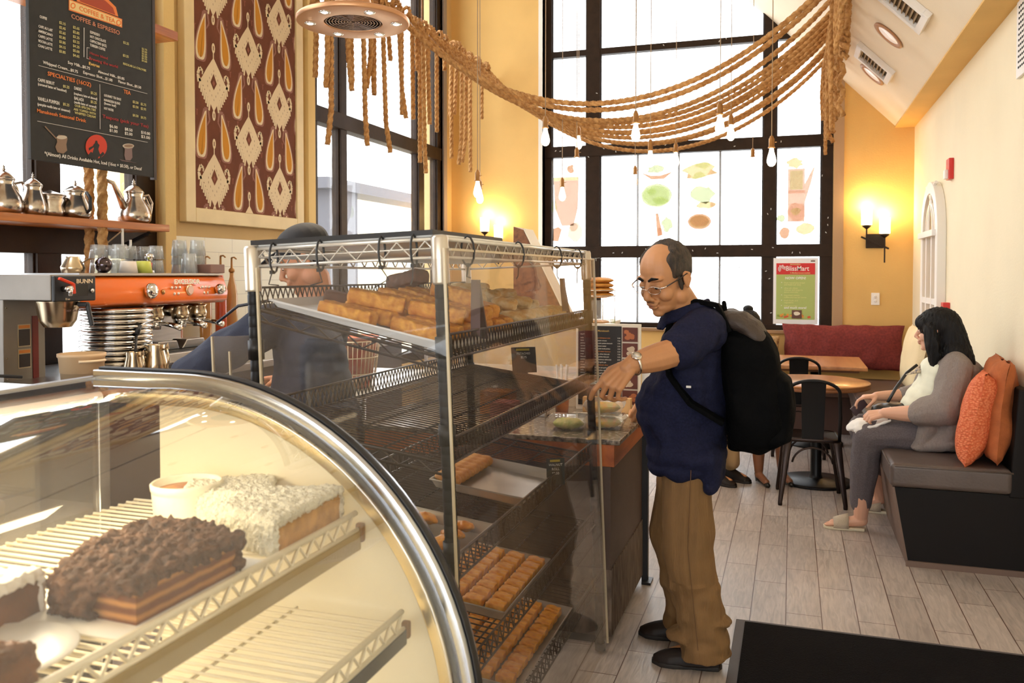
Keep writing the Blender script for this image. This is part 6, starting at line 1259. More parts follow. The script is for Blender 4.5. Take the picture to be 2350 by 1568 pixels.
# ================================================================= people
V = Vector
def basis(f, up=(0, 0, 1)):
    f = V(f).normalized(); l = V(up).cross(f).normalized(); u = f.cross(l).normalized(); return Matrix((f, l, u)).transposed()
def head(m, c, R, s=1.0, lids=True, jaw=1.0):
    """skull, brow, nose, lips, ears; +x is forward in head space"""
    c = V(c)
    def E(p, r, rot=None): m.ell(c + R @ (V(p)*s), tuple(a*s for a in r), 16, R @ rot if rot else R)
    def K(p, q, a, b_): m.cap(c + R @ (V(p)*s), c + R @ (V(q)*s), a*s, b_*s, 10)
    E((-.012, 0, .035), (.096, .076, .084)); E((.020, 0, .01), (.068, .068, .085)); E((.026, 0, -.035), (.060, .060, .075)); E((.034, 0, -.078), (.050, .046*jaw, .032)); E((.068, 0, -.096), (.020, .022*jaw, .016))
    for y in (-1, 1):
        E((.052, y*.036, -.030), (.032, .026, .028)); E((.072, y*.027, .030), (.016, .028, .009)); E((-.005, y*.054, -.060), (.035, .022*jaw, .035))
        E((.0745, y*.031, .006), (.0145, .0165, .0125)); K((.1, y*.010, -.034), (.098, y*.013, -.036), .0085, .008)
        E((-.010, y*.080, -.002), (.017, .007, .031), Matrix.Rotation(y*.35, 3, 'Z')); K((-.010, y*.082, .020), (-.022, y*.088, .012), .006, .006); K((-.022, y*.088, .012), (-.022, y*.088, -.008), .006, .005); K((-.022, y*.088, -.008), (-.008, y*.082, -.028), .005, .007)
    K((.084, 0, .018), (.108, 0, -.026), .0085, .0125); E((.092, 0, -.057), (.010, .024, .0055)); E((.089, 0, -.068), (.011, .020, .0065)); E((.086, 0, -.048), (.012, .028, .012))
def eyes(c, R, s, parent, iris=(.06, .025, .01), slit=.35):
    c = V(c); ew = mat('eye white', (.75, .72, .68), .2); iw = mat('iris dark', (.02, .01, .006), .1)
    for y in (-1, 1):
        m = M(); m.ell(c + R @ (V((.0785, y*.031, .0035))*s), (.0115*s, .013*s, .0045*s), 14, R); e = m.build('eye', ew, parent, smooth=True)
        m = M(); m.ell(c + R @ (V((.0865, y*.0315, .002))*s), (.0045*s, .006*s, .004*s), 12, R); m.build('iris', iw, e, smooth=True)
def brows(c, R, s, parent, mt, th=.0045):
    for y in (-1, 1):
        m = M(); m.tube([V(c) + R @ (V(p)*s) for p in ((.093, y*.012, .029), (.0925, y*.026, .037), (.080, y*.045, .033))], [th*s, th*1.3*s, th*.5*s], 8); m.build('eyebrow', mt, parent, smooth=True)
def lips(c, R, s, parent, mt):
    m = M(); 
    for z, x, w_ in ((-.0575, .0985, .020), (-.0665, .0965, .017)): m.tube([V(c) + R @ (V(p)*s) for p in ((x-.011, -w_-.004, z-.001), (x-.002, -w_*.5, z), (x, 0, z), (x-.002, w_*.5, z), (x-.011, w_+.004, z-.001))], [.001*s, .0035*s, .0045*s, .0035*s, .001*s], 8)
    m.build('lips', mt, parent, smooth=True)
def hand(m, w, d, n, side, curl=((.3, .5, .3),)*4, sc=1.0, thumb=.5, spread=.0):
    w = V(w); d = V(d).normalized(); n = (V(n) - d*V(n).dot(d)).normalized(); s = d.cross(n)*side; ln = ((.043, .026, .021), (.047, .030, .022), (.043, .028, .021), (.034, .021, .018)); kn = (.088, .091, .086, .078)
    m.cap(w - d*.02*sc, w + d*.012*sc, .026*sc, .025*sc)
    for i, off in enumerate((.030, .0105, -.0105, -.030)):
        base = w + d*kn[i]*sc + s*off*sc; m.cap(w + d*.012*sc + s*off*.55*sc, base, .0150*sc, .0118*sc); p = base; a = 0; r_ = (.0098 if i < 3 else .0085)*sc
        for k in range(3):
            a += curl[i][k]; dd = (d*math.cos(a) - n*math.sin(a) + s*(spread*(1.5-i))*.3).normalized(); q = p + dd*ln[i][k]*sc; m.cap(p, q, r_*(1-.06*k), r_*(1-.06*(k+1)), 10); p = q
    m.ell(w + d*.045*sc - n*.006*sc, (.034*sc, .034*sc, .016*sc), 14, Matrix((d, s, n)).transposed())
    p = w + d*.018*sc + s*.022*sc - n*.006*sc; dd = (d*.65 + s*.70 - n*thumb).normalized(); q = p + dd*.045*sc; m.cap(p, q, .0155*sc, .0125*sc, 10); p = q; dd = (d*.9 + s*.30 - n*thumb*1.3).normalized(); q = p + dd*.033*sc; m.cap(p, q, .0115*sc, .0105*sc, 10); p = q; q = p + (dd - s*.2).normalized()*.024*sc; m.cap(p, q, .0105*sc, .0085*sc, 10)
def limb3(m, pts, R, bulge=()):
    """smooth tapered limb through joints"""
    P = [V(p) for p in pts]; Q = []; RR = []
    for i in range(len(P)-1):
        for k in range(6): f = k/6; Q.append(P[i].lerp(P[i+1], f)); RR.append(R[i]+(R[i+1]-R[i])*f + (bulge[i]*math.sin(PI*f) if i < len(bulge) else 0))
    Q.append(P[-1]); RR.append(R[-1])
    for i in range(len(Q)-1): m.cap(Q[i], Q[i+1], RR[i], RR[i+1], 12)
def torso(m, pel, chest, R, w=(.17, .19), d=(.12, .12), g=0, belly=0):
    """pelvis-to-shoulder volume; R columns forward, left, up"""
    pel = V(pel); chest = V(chest)
    for k in range(9):
        f = k/8; c = pel.lerp(chest, f); ww = w[0]+(w[1]-w[0])*f - .012*math.sin(PI*f); dd = d[0]+(d[1]-d[0])*f + belly*math.exp(-((f-.35)/.28)**2)
        m.ell(c + R @ V((belly*.6*math.exp(-((f-.35)/.28)**2), 0, 0)), (dd+g, ww+g, .09+g), 18, R)
def folds(amp, sc=(18, 18, 9), a2=0):
    return lambda c, n_: c + n_*(amp*noise.noise(V((c.x*sc[0], c.y*sc[1], c.z*sc[2]))) + a2*noise.noise(c*60))
skin_m = mat('tan skin', (.56, .26, .115), .5, var=.12, vscale=9, sss=.08, bump=.05, bscale=200)
skin_l = mat('light skin', (.72, .40, .27), .5, sss=.08); skin_d = mat('brown skin', (.25, .10, .05), .45)
navy = mat('navy polo cloth', (.014, .016, .046), .85, spec=.2, var=.35, vscale=120, bump=.2, bscale=300); khaki = mat('khaki corduroy', (.235, .125, .045), .85, var=.25, vscale=14, bump=.3, bscale=200, stretch=(1, 1, .1))
hairg = mat('greying black hair', (.085, .055, .035), .6, var=.7, vscale=90, col2=(.018, .012, .009), stretch=(1, 1, .25), bump=1, bscale=220); hairb = mat('black hair', (.006, .005, .0055), .5, spec=.25, bump=.6, bscale=150, stretch=(2, 2, .15), var=.4, vscale=60)
shoe_m = mat('dark brown shoe', (.014, .008, .006), .5, spec=.25)
def hairshell(c, R, s, parent, mt, keep, rx=(.104, .084, .092), amp=.0035, sc=150, cen=(-.014, 0, .036), name='hair', vx=.0035):
    """hair as a shell over the skull; where keep() is low it sinks under the scalp"""
    c = V(c); m = M(); m.ell(c + R @ (V(cen)*s), tuple(a*s for a in rx), 72, R, 72)
    Ri = R.inverted()
    def fn(p, n_):
        q = Ri @ (p - c)/s; e = q - V(cen); k = keep(q); st = amp*noise.noise(V((q.x*sc*.5, q.y*sc*.5, q.z*sc*.12))) + amp*.5*noise.noise(q*sc*1.5)
        f = 1 - .16*(1-k); e = e*f + e.normalized()*st*k; return c + R @ ((V(cen)+e)*s)
    return m.build(name, mt, parent, smooth=True, fn=fn)
def sm(x, a, b_): t_ = max(0, min(1, (x-a)/(b_-a))); return t_*t_*(3-2*t_)
# ------------------------------------------------ the man pointing into the rack
HC = V((-.462, 3.26, 1.533)); HR = basis(V((-.52, -.82, -.42)), V((0.05, 0, 1))); HS = 1.13
FR = basis((-.97, -.22, 0))     # body facing
m = M(); head(m, HC, HR, HS)
limb3(m, [HC + V((.035, .03, -.06)), V((-.39, 3.33, 1.40)), V((-.37, 3.38, 1.33))], [.062, .066, .075])
torso(m, (-.39, 3.45, .90), (-.375, 3.42, 1.27), FR, (.15, .165), (.11, .10), belly=.05)
SHL, ELL, WRL = V((-.31, 3.27, 1.335)), V((-.405, 3.125, 1.262)), V((-.548, 2.995, 1.222))
SHR, ELR, WRR = V((-.365, 3.60, 1.32)), V((-.42, 3.74, 1.10)), V((-.628, 3.865, .985))
limb3(m, [SHL, ELL, WRL], [.062, .052, .031], [.004, .010]); limb3(m, [SHR, ELR, WRR], [.058, .045, .030], [.0, .006])
il, cm_, dn = V((-.9494, -.314, 0)), V((.15, -.985, 0)), V((0, 0, -1))
hand(m, WRL, il*.66+dn*.68+cm_*.18, cm_*.85-dn*.45+il*.25, 1, ((.35, .55, .3), (.75, .95, .5), (.85, 1.0, .5), (.9, 1.0, .5)), 1.14, .5, .35)
hand(m, WRR, il*.35+dn*.9, V((.35, -.75, 0))+V((0, 0, .2)), -1, ((.5, 1.1, .7), (.6, 1.2, .7), (.7, 1.2, .7), (.7, 1.2, .7)), 1.1, .5)
for hp, kn_, an in (((-.39, 3.37, .86), (-.385, 3.37, .47), (-.335, 3.37, .07)), ((-.40, 3.54, .86), (-.465, 3.58, .47), (-.42, 3.60, .07))): limb3(m, [hp, kn_, an], [.08, .06, .036]); m.cap(V(an), V(an)+V((-.12, -.01, -.032)), .034, .020)
man = m.build('person', skin_m, None, remesh=.0034, smooth_it=3); tag(man, 'bald-topped man in navy polo and glasses pointing at the rack', 'person')
eyes(HC, HR, HS, man); brows(HC, HR, HS, man, hairb, .0042); lips(HC, HR, HS, man, mat('man lips', (.36, .13, .08), .5))
hairshell(HC, HR, HS, man, hairg, lambda q: max(sm(-q.x, -.012, .012)*sm(q.z, -.075-(.02 if q.x < -.04 else 0), -.045), sm(abs(q.y), .052, .062)*sm(q.z, .0, .02)*sm(-q.x, -.045, -.03))*(1-.85*sm(q.z, .100, .122)*sm(q.x, -.05, .0)), rx=(.103, .083, .093))
for y in (-1, 1): m = M(); m.ell(HC + HR @ (V((.012, y*.074, -.008))*HS), (.012, .006, .030), 12, HR); m.build('sideburn', hairg, man, smooth=True)
# shadowy upper lip stubble
m = M(); m.tube([HC + HR @ (V(p)*HS) for p in ((.084, -.026, -.051), (.0955, -.012, -.0475), (.0965, 0, -.0465), (.0955, .012, -.0475), (.084, .026, -.051))], [.002, .0035, .003, .0035, .002], 8); m.build('moustache', mat('stubble', (.20, .09, .05), .8), man, smooth=True)
# glasses
gf = mat('glasses silver', (.72, .62, .56), .25, metal=.8); gt = mat('temple dark', (.03, .015, .012), .3)
gr = thing('glasses', None, None); gr.parent = man; gr.location = (0, 0, 0)
for k in ('label', 'category'):
    if k in gr: del gr[k]
def hp(*p): return HC + HR @ (V(p)*HS)
m = M()
for y in (-1, 1): m.tube([hp(.108+.003*math.cos(a)-.014*abs(.034+.023*math.cos(a)-.011)/.046, y*(.034+.023*math.cos(a)), .000+.0135*math.sin(a)) for a in [2*PI*k/28 for k in range(28)]], .0013, 6, closed=True)
m.tube([hp(.110, -.012, .004), hp(.113, 0, .008), hp(.110, .012, .004)], .0016, 6)
for y in (-1, 1): m.tube([hp(.1, y*.056, .007), hp(.09, y*.070, .009), hp(.078, y*.0745, .010)], .003, 6)
m.build('rims', gf, gr, smooth=True)
m = M()
for y in (-1, 1): m.tube([hp(.082, y*.0745, .010), hp(.03, y*.083, .012), hp(-.012, y*.088, .016), hp(-.028, y*.088, .002)], .0024, 6)
m.build('temples', gt, gr, smooth=True)
lg = glass('lens glass', (.97, .97, .97), gloss=.06)
for y in (-1, 1): m = M(); m.add([hp(.108-.014*abs(.034+.022*math.cos(a)-.011)/.046, y*(.034+.022*math.cos(a)), .0125*math.sin(a)) for a in [2*PI*k/24 for k in range(24)]], [tuple(range(24))]); m.build('lens', lg, gr)
# watch
wd = (WRL-ELL).normalized(); wc = WRL - wd*.022; u_, v_ = frame(wd); m = M(); m.tube([wc + (u_*math.cos(a)+v_*math.sin(a))*.0365 for a in [2*PI*k/28 for k in range(28)]], .0065, 8, closed=True)
wt_ = m.build('watch', mat('watch steel', (.75, .66, .58), .2, metal=1), man, smooth=True); q = (cm_*.7 - dn*.75); q = (q - wd*q.dot(wd)).normalized(); m = M(); m.lathe([(0, 0), (.019, 0), (.020, .006), (.017, .010), (0, .010)], wc+q*.034, 24, axis=q); m.build('watch_case', MATS['watch steel'], wt_, smooth=True)
m = M(); m.lathe([(0, 0), (.015, 0), (0, .001)], wc+q*.0445, 24, axis=q); m.build('watch_dial', mat('dial pale', (.8, .74, .66), .2), wt_, smooth=True)
# polo shirt
m = M(); torso(m, (-.395, 3.45, .885), (-.375, 3.42, 1.27), FR, (.165, .175), (.135, .11), g=.012, belly=.050)
m.ell((-.37, 3.43, 1.335), (.095, .16, .06), 18, FR); limb3(m, [V((-.345, 3.36, 1.36)), SHL+V((0, 0, .005)), SHL.lerp(ELL, .80)], [.075, .088, .080]); limb3(m, [V((-.36, 3.5, 1.35)), SHR, SHR.lerp(ELR, .75)], [.07, .076, .07])
m.ell((-.40, 3.44, .83), (.160, .192, .085), 18, FR); m.ell((-.40, 3.44, .78), (.155, .185, .055), 18, FR)
for k in range(7): a = k/6; m.cap((-.30, 3.31+.24*a, .84), (-.29, 3.31+.24*a, .735), .055, .035)
sh = m.build('polo_shirt', navy, man, remesh=.006, smooth_it=6, fn=folds(.016, (16, 16, 11), .0015))
m = M(); N1 = V((-.392, 3.335, 1.392)); [m.tube([N1 + V((rr_*math.cos(a), rr_*math.sin(a), dz_+.030*math.cos(a))) for a in [2*PI*k/28 for k in range(28)]], .011, 8, closed=True) for rr_, dz_ in ((.094, -.008), (.090, .008), (.084, .022))]
for k in range(11): a = PI*.72+k*.16; p = N1 + V((.094*math.cos(a), .094*math.sin(a), -.035)); m.cap(p, p+V((.012*math.cos(a), .012*math.sin(a), -.020)), .012, .007, 8)
m.build('collar', navy, sh, remesh=.005, smooth_it=3)
# trousers
m = M(); m.ell((-.395, 3.45, .85), (.115, .15, .10), 18, FR)
limb3(m, [(-.385, 3.38, .80), (-.385, 3.365, .46), (-.325, 3.37, .17)], [.100, .103, .092]); limb3(m, [(-.41, 3.53, .80), (-.475, 3.575, .46), (-.425, 3.60, .17)], [.098, .088, .078])
m.cyl((-.325, 3.37, .2), (-.315, 3.37, .045), .092, .102, 24); m.cyl((-.425, 3.60, .2), (-.42, 3.60, .05), .078, .085, 24)
m.ell((-.37, 3.37, .12), (.10, .085, .03), 16); m.ell((-.30, 3.37, .19), (.09, .085, .03), 16)
tr = m.build('trousers', khaki, man, remesh=.006, smooth_it=4, fn=lambda c, n_: c + n_*(.013*noise.noise(V((c.x*14, c.y*14, c.z*(22 if c.z < .35 else 8)))) + .004*noise.noise(V((c.x*30, c.y*30, c.z*18)))))
m = M(); m.tube([(-.36, 3.262, .80), (-.37, 3.258, .5), (-.33, 3.272, .1)], .0015, 5); m.build('side_seam', mat('seam thread', (.14, .07, .03), .8), tr)
def shoe(ax, ay, dx, dy, mt, parent, L=.27, name='shoe', h=.05):
    d = V((dx, dy, 0)).normalized(); c = V((ax, ay, 0)); m = M(); s_ = V((-d.y, d.x, 0))
    def ring(t_, w_, z0, z1): p = c + d*t_; return [p + s_*w_*math.cos(a)*1.0 + V((0, 0, z0 + (z1-z0)*max(math.sin(a), -.15)**1 if math.sin(a) > 0 else z0+.004*math.sin(a))) for a in [2*PI*k/20 for k in range(20)]]
    m.rings([ring(-.085, .012, .018, .05), ring(-.078, .032, .014, .082), ring(-.03, .041, .012, .10), ring(.02, .042, .012, .095), ring(.07, .045, .012, .075), ring(.12, .047, .012, .06), ring(L-.115, .040, .013, .045), ring(L-.09, .018, .016, .032)])
    o = m.build(name, mt, parent, remesh=.004, smooth_it=3); m = M(); P = [(-.088, .0), (-.075, .034), (-.03, .04), (.03, .038), (.10, .049), (L-.12, .043), (L-.085, .012)]
    m.prism([tuple((c + d*a + s_*b_)[:2]) for a, b_ in P] + [tuple((c + d*a - s_*b_)[:2]) for a, b_ in P[::-1]], (0, 0, 0), (1, 0, 0), (0, 1, 0), (0, 0, 1), .018); m.build('sole', mat('shoe sole', (.012, .009, .008), .6), o, bevel=.004); return o
shoe(-.335, 3.365, -1, -.10, shoe_m, man); shoe(-.43, 3.60, -1, -.04, shoe_m, man)
# ------------------------------------------------ backpack
pk_ = mat('black backpack nylon', (.003, .003, .0034), .8, spec=.06, bump=.3, bscale=90, var=.3, vscale=8); pk2 = mat('brown-grey backpack top', (.05, .034, .028), .6, bump=.3, bscale=90)
BR = Matrix.Rotation(-.17, 3, 'Y')
bag = thing('backpack', 'large black backpack with brownish top worn by the man', 'backpack', (-.15, 3.42, .86))
def padring(cx_, cy_, z, w_, d_, e=.62, n=36):
    return [V((cx_ + math.copysign(abs(math.cos(a))**e, math.cos(a))*d_, cy_ + math.copysign(abs(math.sin(a))**e, math.sin(a))*w_, z)) for a in [2*PI*k/n for k in range(n)]]
m = M(); rg = []
for k in range(15):
    f = k/14; z = .865+.52*f; w_ = .165*(math.sin(PI*min(1, .12+f*.88+.02))**.28 if f > .5 else .55+.45*min(1, f*5)**.5); d_ = .112*(1 if f < .6 else 1-.35*((f-.6)/.4)**2)*(.6+.4*min(1, f*6)**.5); cxx = -.275+d_+.045*(1-f)
    if f > .9: w_ *= .8; d_ *= .8
    rg.append(padring(cxx, 3.41, z, w_, d_))
m.rings(rg)
bd = m.build('main_compartment', pk_, bag, remesh=.006, smooth_it=8, fn=folds(.012, (14, 14, 10), .001))
m = M(); m.ell((-.185, 3.41, 1.352), (.095, .13, .048), 18, Matrix.Rotation(.5, 3, 'Y')); m.ell((-.14, 3.41, 1.32), (.095, .13, .045), 18, Matrix.Rotation(.8, 3, 'Y')); m.build('top_lid', pk2, bag, remesh=.006, smooth_it=14, fn=folds(.012, (20, 8, 20), .002))
m = M(); m.rings([padring(-.055+.02*math.sin(PI*k/8)-.03*(1 if k in (0, 8) else 0), 3.41, .885+.30*k/8, .135*(.8 if k in (0, 8) else 1), .05*(.7 if k in (0, 8) else 1)) for k in range(9)])
m.build('front_pocket', pk_, bag, remesh=.007, smooth_it=6, fn=folds(.01, (16, 16, 10)))
for y0 in (3.30, 3.53):
    sgn = -1 if y0 < 3.4 else 1; m = M(); P = [V((-.22, y0, 1.33)), V((-.27, y0, 1.43)), V((-.35, y0, 1.445)), V((-.435, y0, 1.39)), V((-.465, y0+.01*sgn, 1.28)), V((-.44, y0+.045*sgn, 1.16)), V((-.36, y0+.06*sgn, 1.06)), V((-.24, y0+.05*sgn, .99))]
    if sgn > 0: P = [q + V((.05 if q.x < -.3 else 0, 0, -.02)) for q in P]
    Q = []
    for i in range(len(P)-1):
        for k in range(5): Q.append(P[i].lerp(P[i+1], k/5))
    Q.append(P[-1]); rg = []
    for i, p in enumerate(Q):
        d = (Q[min(i+1, len(Q)-1)]-Q[max(i-1, 0)]).normalized(); s_ = V((0, 1, 0)); s_ = (s_-d*s_.dot(d)).normalized(); n_ = d.cross(s_); rg.append([p+s_*.036+n_*.009, p-s_*.036+n_*.009, p-s_*.036-n_*.009, p+s_*.036-n_*.009])
    m.rings(rg); m.build('shoulder_strap', pk_, bag, bevel=.003, smooth=True)
m = M(); m.tube([(-.245, 3.36, 1.395), (-.25, 3.38, 1.435), (-.255, 3.44, 1.435), (-.25, 3.46, 1.395)], .009, 8); m.build('carry_loop', pk_, bag, smooth=True)
M().cbox((-.365, 3.215, 1.125), (.018, .006, .008)).build('strap_tag', white, bag)
# ------------------------------------------------ the woman on the bench
WC = V((.80, 5.45, 1.215)); WR_ = basis(V((-.93, .32, -.06))); WF = basis((-1, .05, 0))
m = M(); head(m, WC, WR_, 1.02); limb3(m, [WC+V((.02, 0, -.06)), V((.84, 5.46, 1.08)), V((.86, 5.46, 1.0))], [.052, .056, .08])
torso(m, (.86, 5.47, .66), (.86, 5.46, .98), WF, (.18, .17), (.14, .12), belly=.05)
wl_, wr_ = V((.515, 5.30, .745)), V((.50, 5.60, .80))
limb3(m, [V((.87, 5.28, 1.0)), V((.79, 5.20, .765)), wl_], [.065, .052, .030], [.01, .008]); limb3(m, [V((.85, 5.64, 1.0)), V((.72, 5.72, .80)), wr_], [.06, .048, .028])
hand(m, wl_, V((-.95, .1, -.25)), V((-.1, -.6, .8)), 1, ((.7, 1.0, .6), (.8, 1.1, .6), (.9, 1.1, .6), (.9, 1.1, .6)), .95); hand(m, wr_, V((-.9, -.25, -.05)), V((0, 0, 1)), -1, ((.3, .5, .4), (.5, .7, .4), (.6, .8, .5), (.7, .8, .5)), .92)
KN = ((V((.83, 5.36, .63)), V((.43, 5.34, .60)), V((.405, 5.48, .085))), (V((.84, 5.58, .63)), V((.42, 5.62, .60)), V((.56, 5.93, .10))))
for a, b_, c in KN: limb3(m, [a, b_, c], [.09, .065, .040], [0, .005])
m.cap(V((.41, 5.48, .06)), V((.25, 5.475, .03)), .036, .026); m.cap(V((.56, 5.93, .09)), V((.47, 5.93, .045)), .035, .025)
for k in range(5): m.cap(V((.25, 5.447+.015*k, .03)), V((.205+.006*abs(k-1), 5.447+.015*k, .024)), .010, .0085, 8)
wom = m.build('person', skin_l, None, remesh=.0042, smooth_it=3); tag(wom, 'woman with long black hair in a grey cardigan seated on the bench', 'person')
eyes(WC, WR_, 1.02, wom); brows(WC, WR_, 1.02, wom, hairb, .003); lips(WC, WR_, 1.02, wom, mat('woman lips', (.55, .12, .10), .4))
# hair: cap with fringe, long fall over the back and shoulder
m = M(); m.ell(WC + WR_ @ V((-.018, 0, .038)), (.118, .098, .102), 24, WR_)
for y, x, z in ((0, .075, .055), (.035, .070, .052), (-.035, .070, .052), (-.06, .05, .045), (.06, .05, .045)): m.ell(WC + WR_ @ V((x, y, z)), (.034, .030, .042), 12, WR_)
for y in (-1, 1): limb3(m, [WC + WR_ @ V((.015, y*.082, .02)), WC + WR_ @ V((.005, y*.092, -.08)), WC + WR_ @ V((.0, y*.095, -.17))], [.038, .042, .03])
limb3(m, [WC + WR_ @ V((-.06, 0, .02)), WC + WR_ @ V((-.085, 0, -.08)), V((.925, 5.40, 1.04)), V((.965, 5.40, .93))], [.085, .088, .075, .04]); limb3(m, [WC + WR_ @ V((-.05, -.05, .0)), V((.88, 5.37, 1.10)), V((.90, 5.36, 1.03))], [.07, .065, .04])
limb3(m, [WC + WR_ @ V((.0, -.085, -.06)), V((.79, 5.36, 1.08)), V((.775, 5.35, 1.0))], [.035, .035, .015])
m.build('hair', hairb, wom, remesh=.005, smooth_it=4, fn=lambda c, n_: c + n_*(.005*noise.noise(V((c.x*90, c.y*90, c.z*9)))+.003*noise.noise(V((c.x*200, c.y*200, c.z*14)))))
m = M(); torso(m, (.85, 5.47, .66), (.85, 5.46, .985), WF, (.185, .165), (.15, .125), g=.008, belly=.055); m.build('white_top', mat('cream white top', (.82, .82, .66), .8, bump=.1, bscale=100), wom, remesh=.007, smooth_it=5, fn=folds(.01))
cardm = mat('heather grey knit', (.27, .225, .205), .9, var=.12, vscale=120, stretch=(1, 1, .5), bump=.5, bscale=160)
m = M()
for k in range(9): f = k/8; c = V((.915, 5.46, .64)).lerp(V((.905, 5.46, .99)), f); m.ell(c, (.14, .215-.02*f, .08), 18, WF)
m.ell((.87, 5.46, 1.035), (.10, .18, .05), 18, WF)
limb3(m, [V((.88, 5.30, 1.02)), V((.82, 5.215, .80)), V((.70, 5.235, .765))], [.085, .095, .082]); limb3(m, [V((.87, 5.63, 1.01)), V((.76, 5.70, .82)), V((.68, 5.69, .80))], [.08, .08, .065])
limb3(m, [V((.74, 5.25, .68)), V((.70, 5.25, .60)), V((.66, 5.26, .565))], [.05, .035, .018]); limb3(m, [V((.88, 5.27, .72)), V((.80, 5.25, .60)), V((.66, 5.24, .560))], [.08, .05, .015]); m.ell((.85, 5.30, .60), (.15, .10, .055), 16)
m.build('cardigan', cardm, wom, remesh=.006, smooth_it=6, fn=folds(.016, (15, 15, 7), .001))
m = M()
for (a, b_, c) in KN: limb3(m, [a, b_, c+V((0, 0, .075))], [.115, .085, .060], [0, .008])
m.ell((.86, 5.47, .64), (.13, .19, .10), 16, WF)
m.build('leggings', mat('grey marl leggings', (.135, .115, .125), .85, var=.3, vscale=140), wom, remesh=.006, smooth_it=4, fn=folds(.006, (20, 20, 14)))
sand = mat('pale glitter slide', (.74, .62, .47), .5, bump=1, bscale=260)
def slide(c, d, parent):
    d = V(d).normalized(); s_ = V((-d.y, d.x, 0)); c = V(c); P = [(-.10, .0), (-.09, .032), (-.03, .036), (.05, .042), (.11, .042), (.14, .02)]
    m = M(); m.prism([tuple((c + d*a + s_*b_)[:2]) for a, b_ in P] + [tuple((c + d*a - s_*b_)[:2]) for a, b_ in P[::-1]], (0, 0, c.z), (1, 0, 0), (0, 1, 0), (0, 0, 1), .018); o = m.build('slide_sandal', mat('pale sole', (.70, .62, .45), .6), parent, bevel=.004)
    m = M(); rg = [[c + d*t_ + s_*(.043+q)*math.cos(a) + V((0, 0, .012+(.088-.011*k+q)*math.sin(a))) for a in [PI*j/12 for j in range(13)] for q in (0,)] + [c + d*t_ + s_*(.038)*math.cos(a) + V((0, 0, .012+(.082-.011*k)*math.sin(a))) for a in [PI*j/12 for j in range(12, -1, -1)]] for k, t_ in enumerate((0.0, .03, .06, .085))]
    for q in (0,): m.rings(rg)
    m.build('band', sand, o, smooth=True); return o
slide((.335, 5.478, 0), (-1, -.02, 0), wom); slide((.56, 5.93, 0), (-1, .1, 0), wom)
m = M(); m.tube([wl_ + V((.03, 0, .0)) + V((0, .033*math.cos(a), .033*math.sin(a))) for a in [2*PI*k/20 for k in range(20)]], .0045, 6, closed=True); m.build('bracelet', mat('cream bracelet', (.8, .66, .45), .3, metal=.5), wom, smooth=True)
m = M(); m.tube([V((.80, 5.36, 1.06)), V((.755, 5.40, .995)), V((.70, 5.46, .975)), V((.74, 5.54, 1.01))], [.014, .018, .014, .01], 8); m.tube([V((.735, 5.43, .99)), V((.64, 5.44, .955))], [.014, .003], 8); m.build('neck_scarf', mat('patterned scarf', (.75, .62, .42), .7, var=1, vscale=70, col2=(.06, .06, .12)), wom, smooth=True)
bl_ = mat('black bag leather', (.012, .011, .012), .35)
t = thing('handbag', 'black handbag lying on the seated woman\'s lap', 'handbag', (.60, 5.45, .70)); m = M(); m.ell((.60, 5.46, .735), (.13, .10, .055), 18); m.ell((.53, 5.47, .73), (.07, .08, .05), 16); m.build('body', bl_, t, remesh=.006, smooth_it=3, fn=folds(.02, (20, 20, 20))); m = M(); m.tube([(.55, 5.5, .78), (.60, 5.56, .86), (.66, 5.58, .95), (.72, 5.60, 1.0)], .009, 8); m.build('strap', bl_, t, smooth=True)
m = M(); m.rings([[V((.36+.0*k, 5.30, .60)), V((.55, 5.28, .70)), V((.52, 5.48, .70)), V((.34, 5.50, .60))], [V((.35, 5.29, .63)), V((.55, 5.27, .715)), V((.52, 5.49, .715)), V((.33, 5.51, .635))]]); m.ell((.38, 5.38, .655), (.075, .09, .03), 16, Matrix.Rotation(-.45, 3, 'Y'))
tag(m.build('napkin', mat('napkin white', (.84, .82, .80), .8), None, remesh=.006, smooth_it=6, fn=folds(.012, (25, 25, 25))), 'crumpled white napkin on the seated woman\'s knee', 'napkin')
tag(M().bar((.43, 5.585, .77), (.36, 5.55, .70), .065, .008, (0, 1, .6)).build('phone', mat('phone dark', (.10, .07, .08), .2), bevel=.002), 'phone held in the seated woman\'s far hand', 'phone')
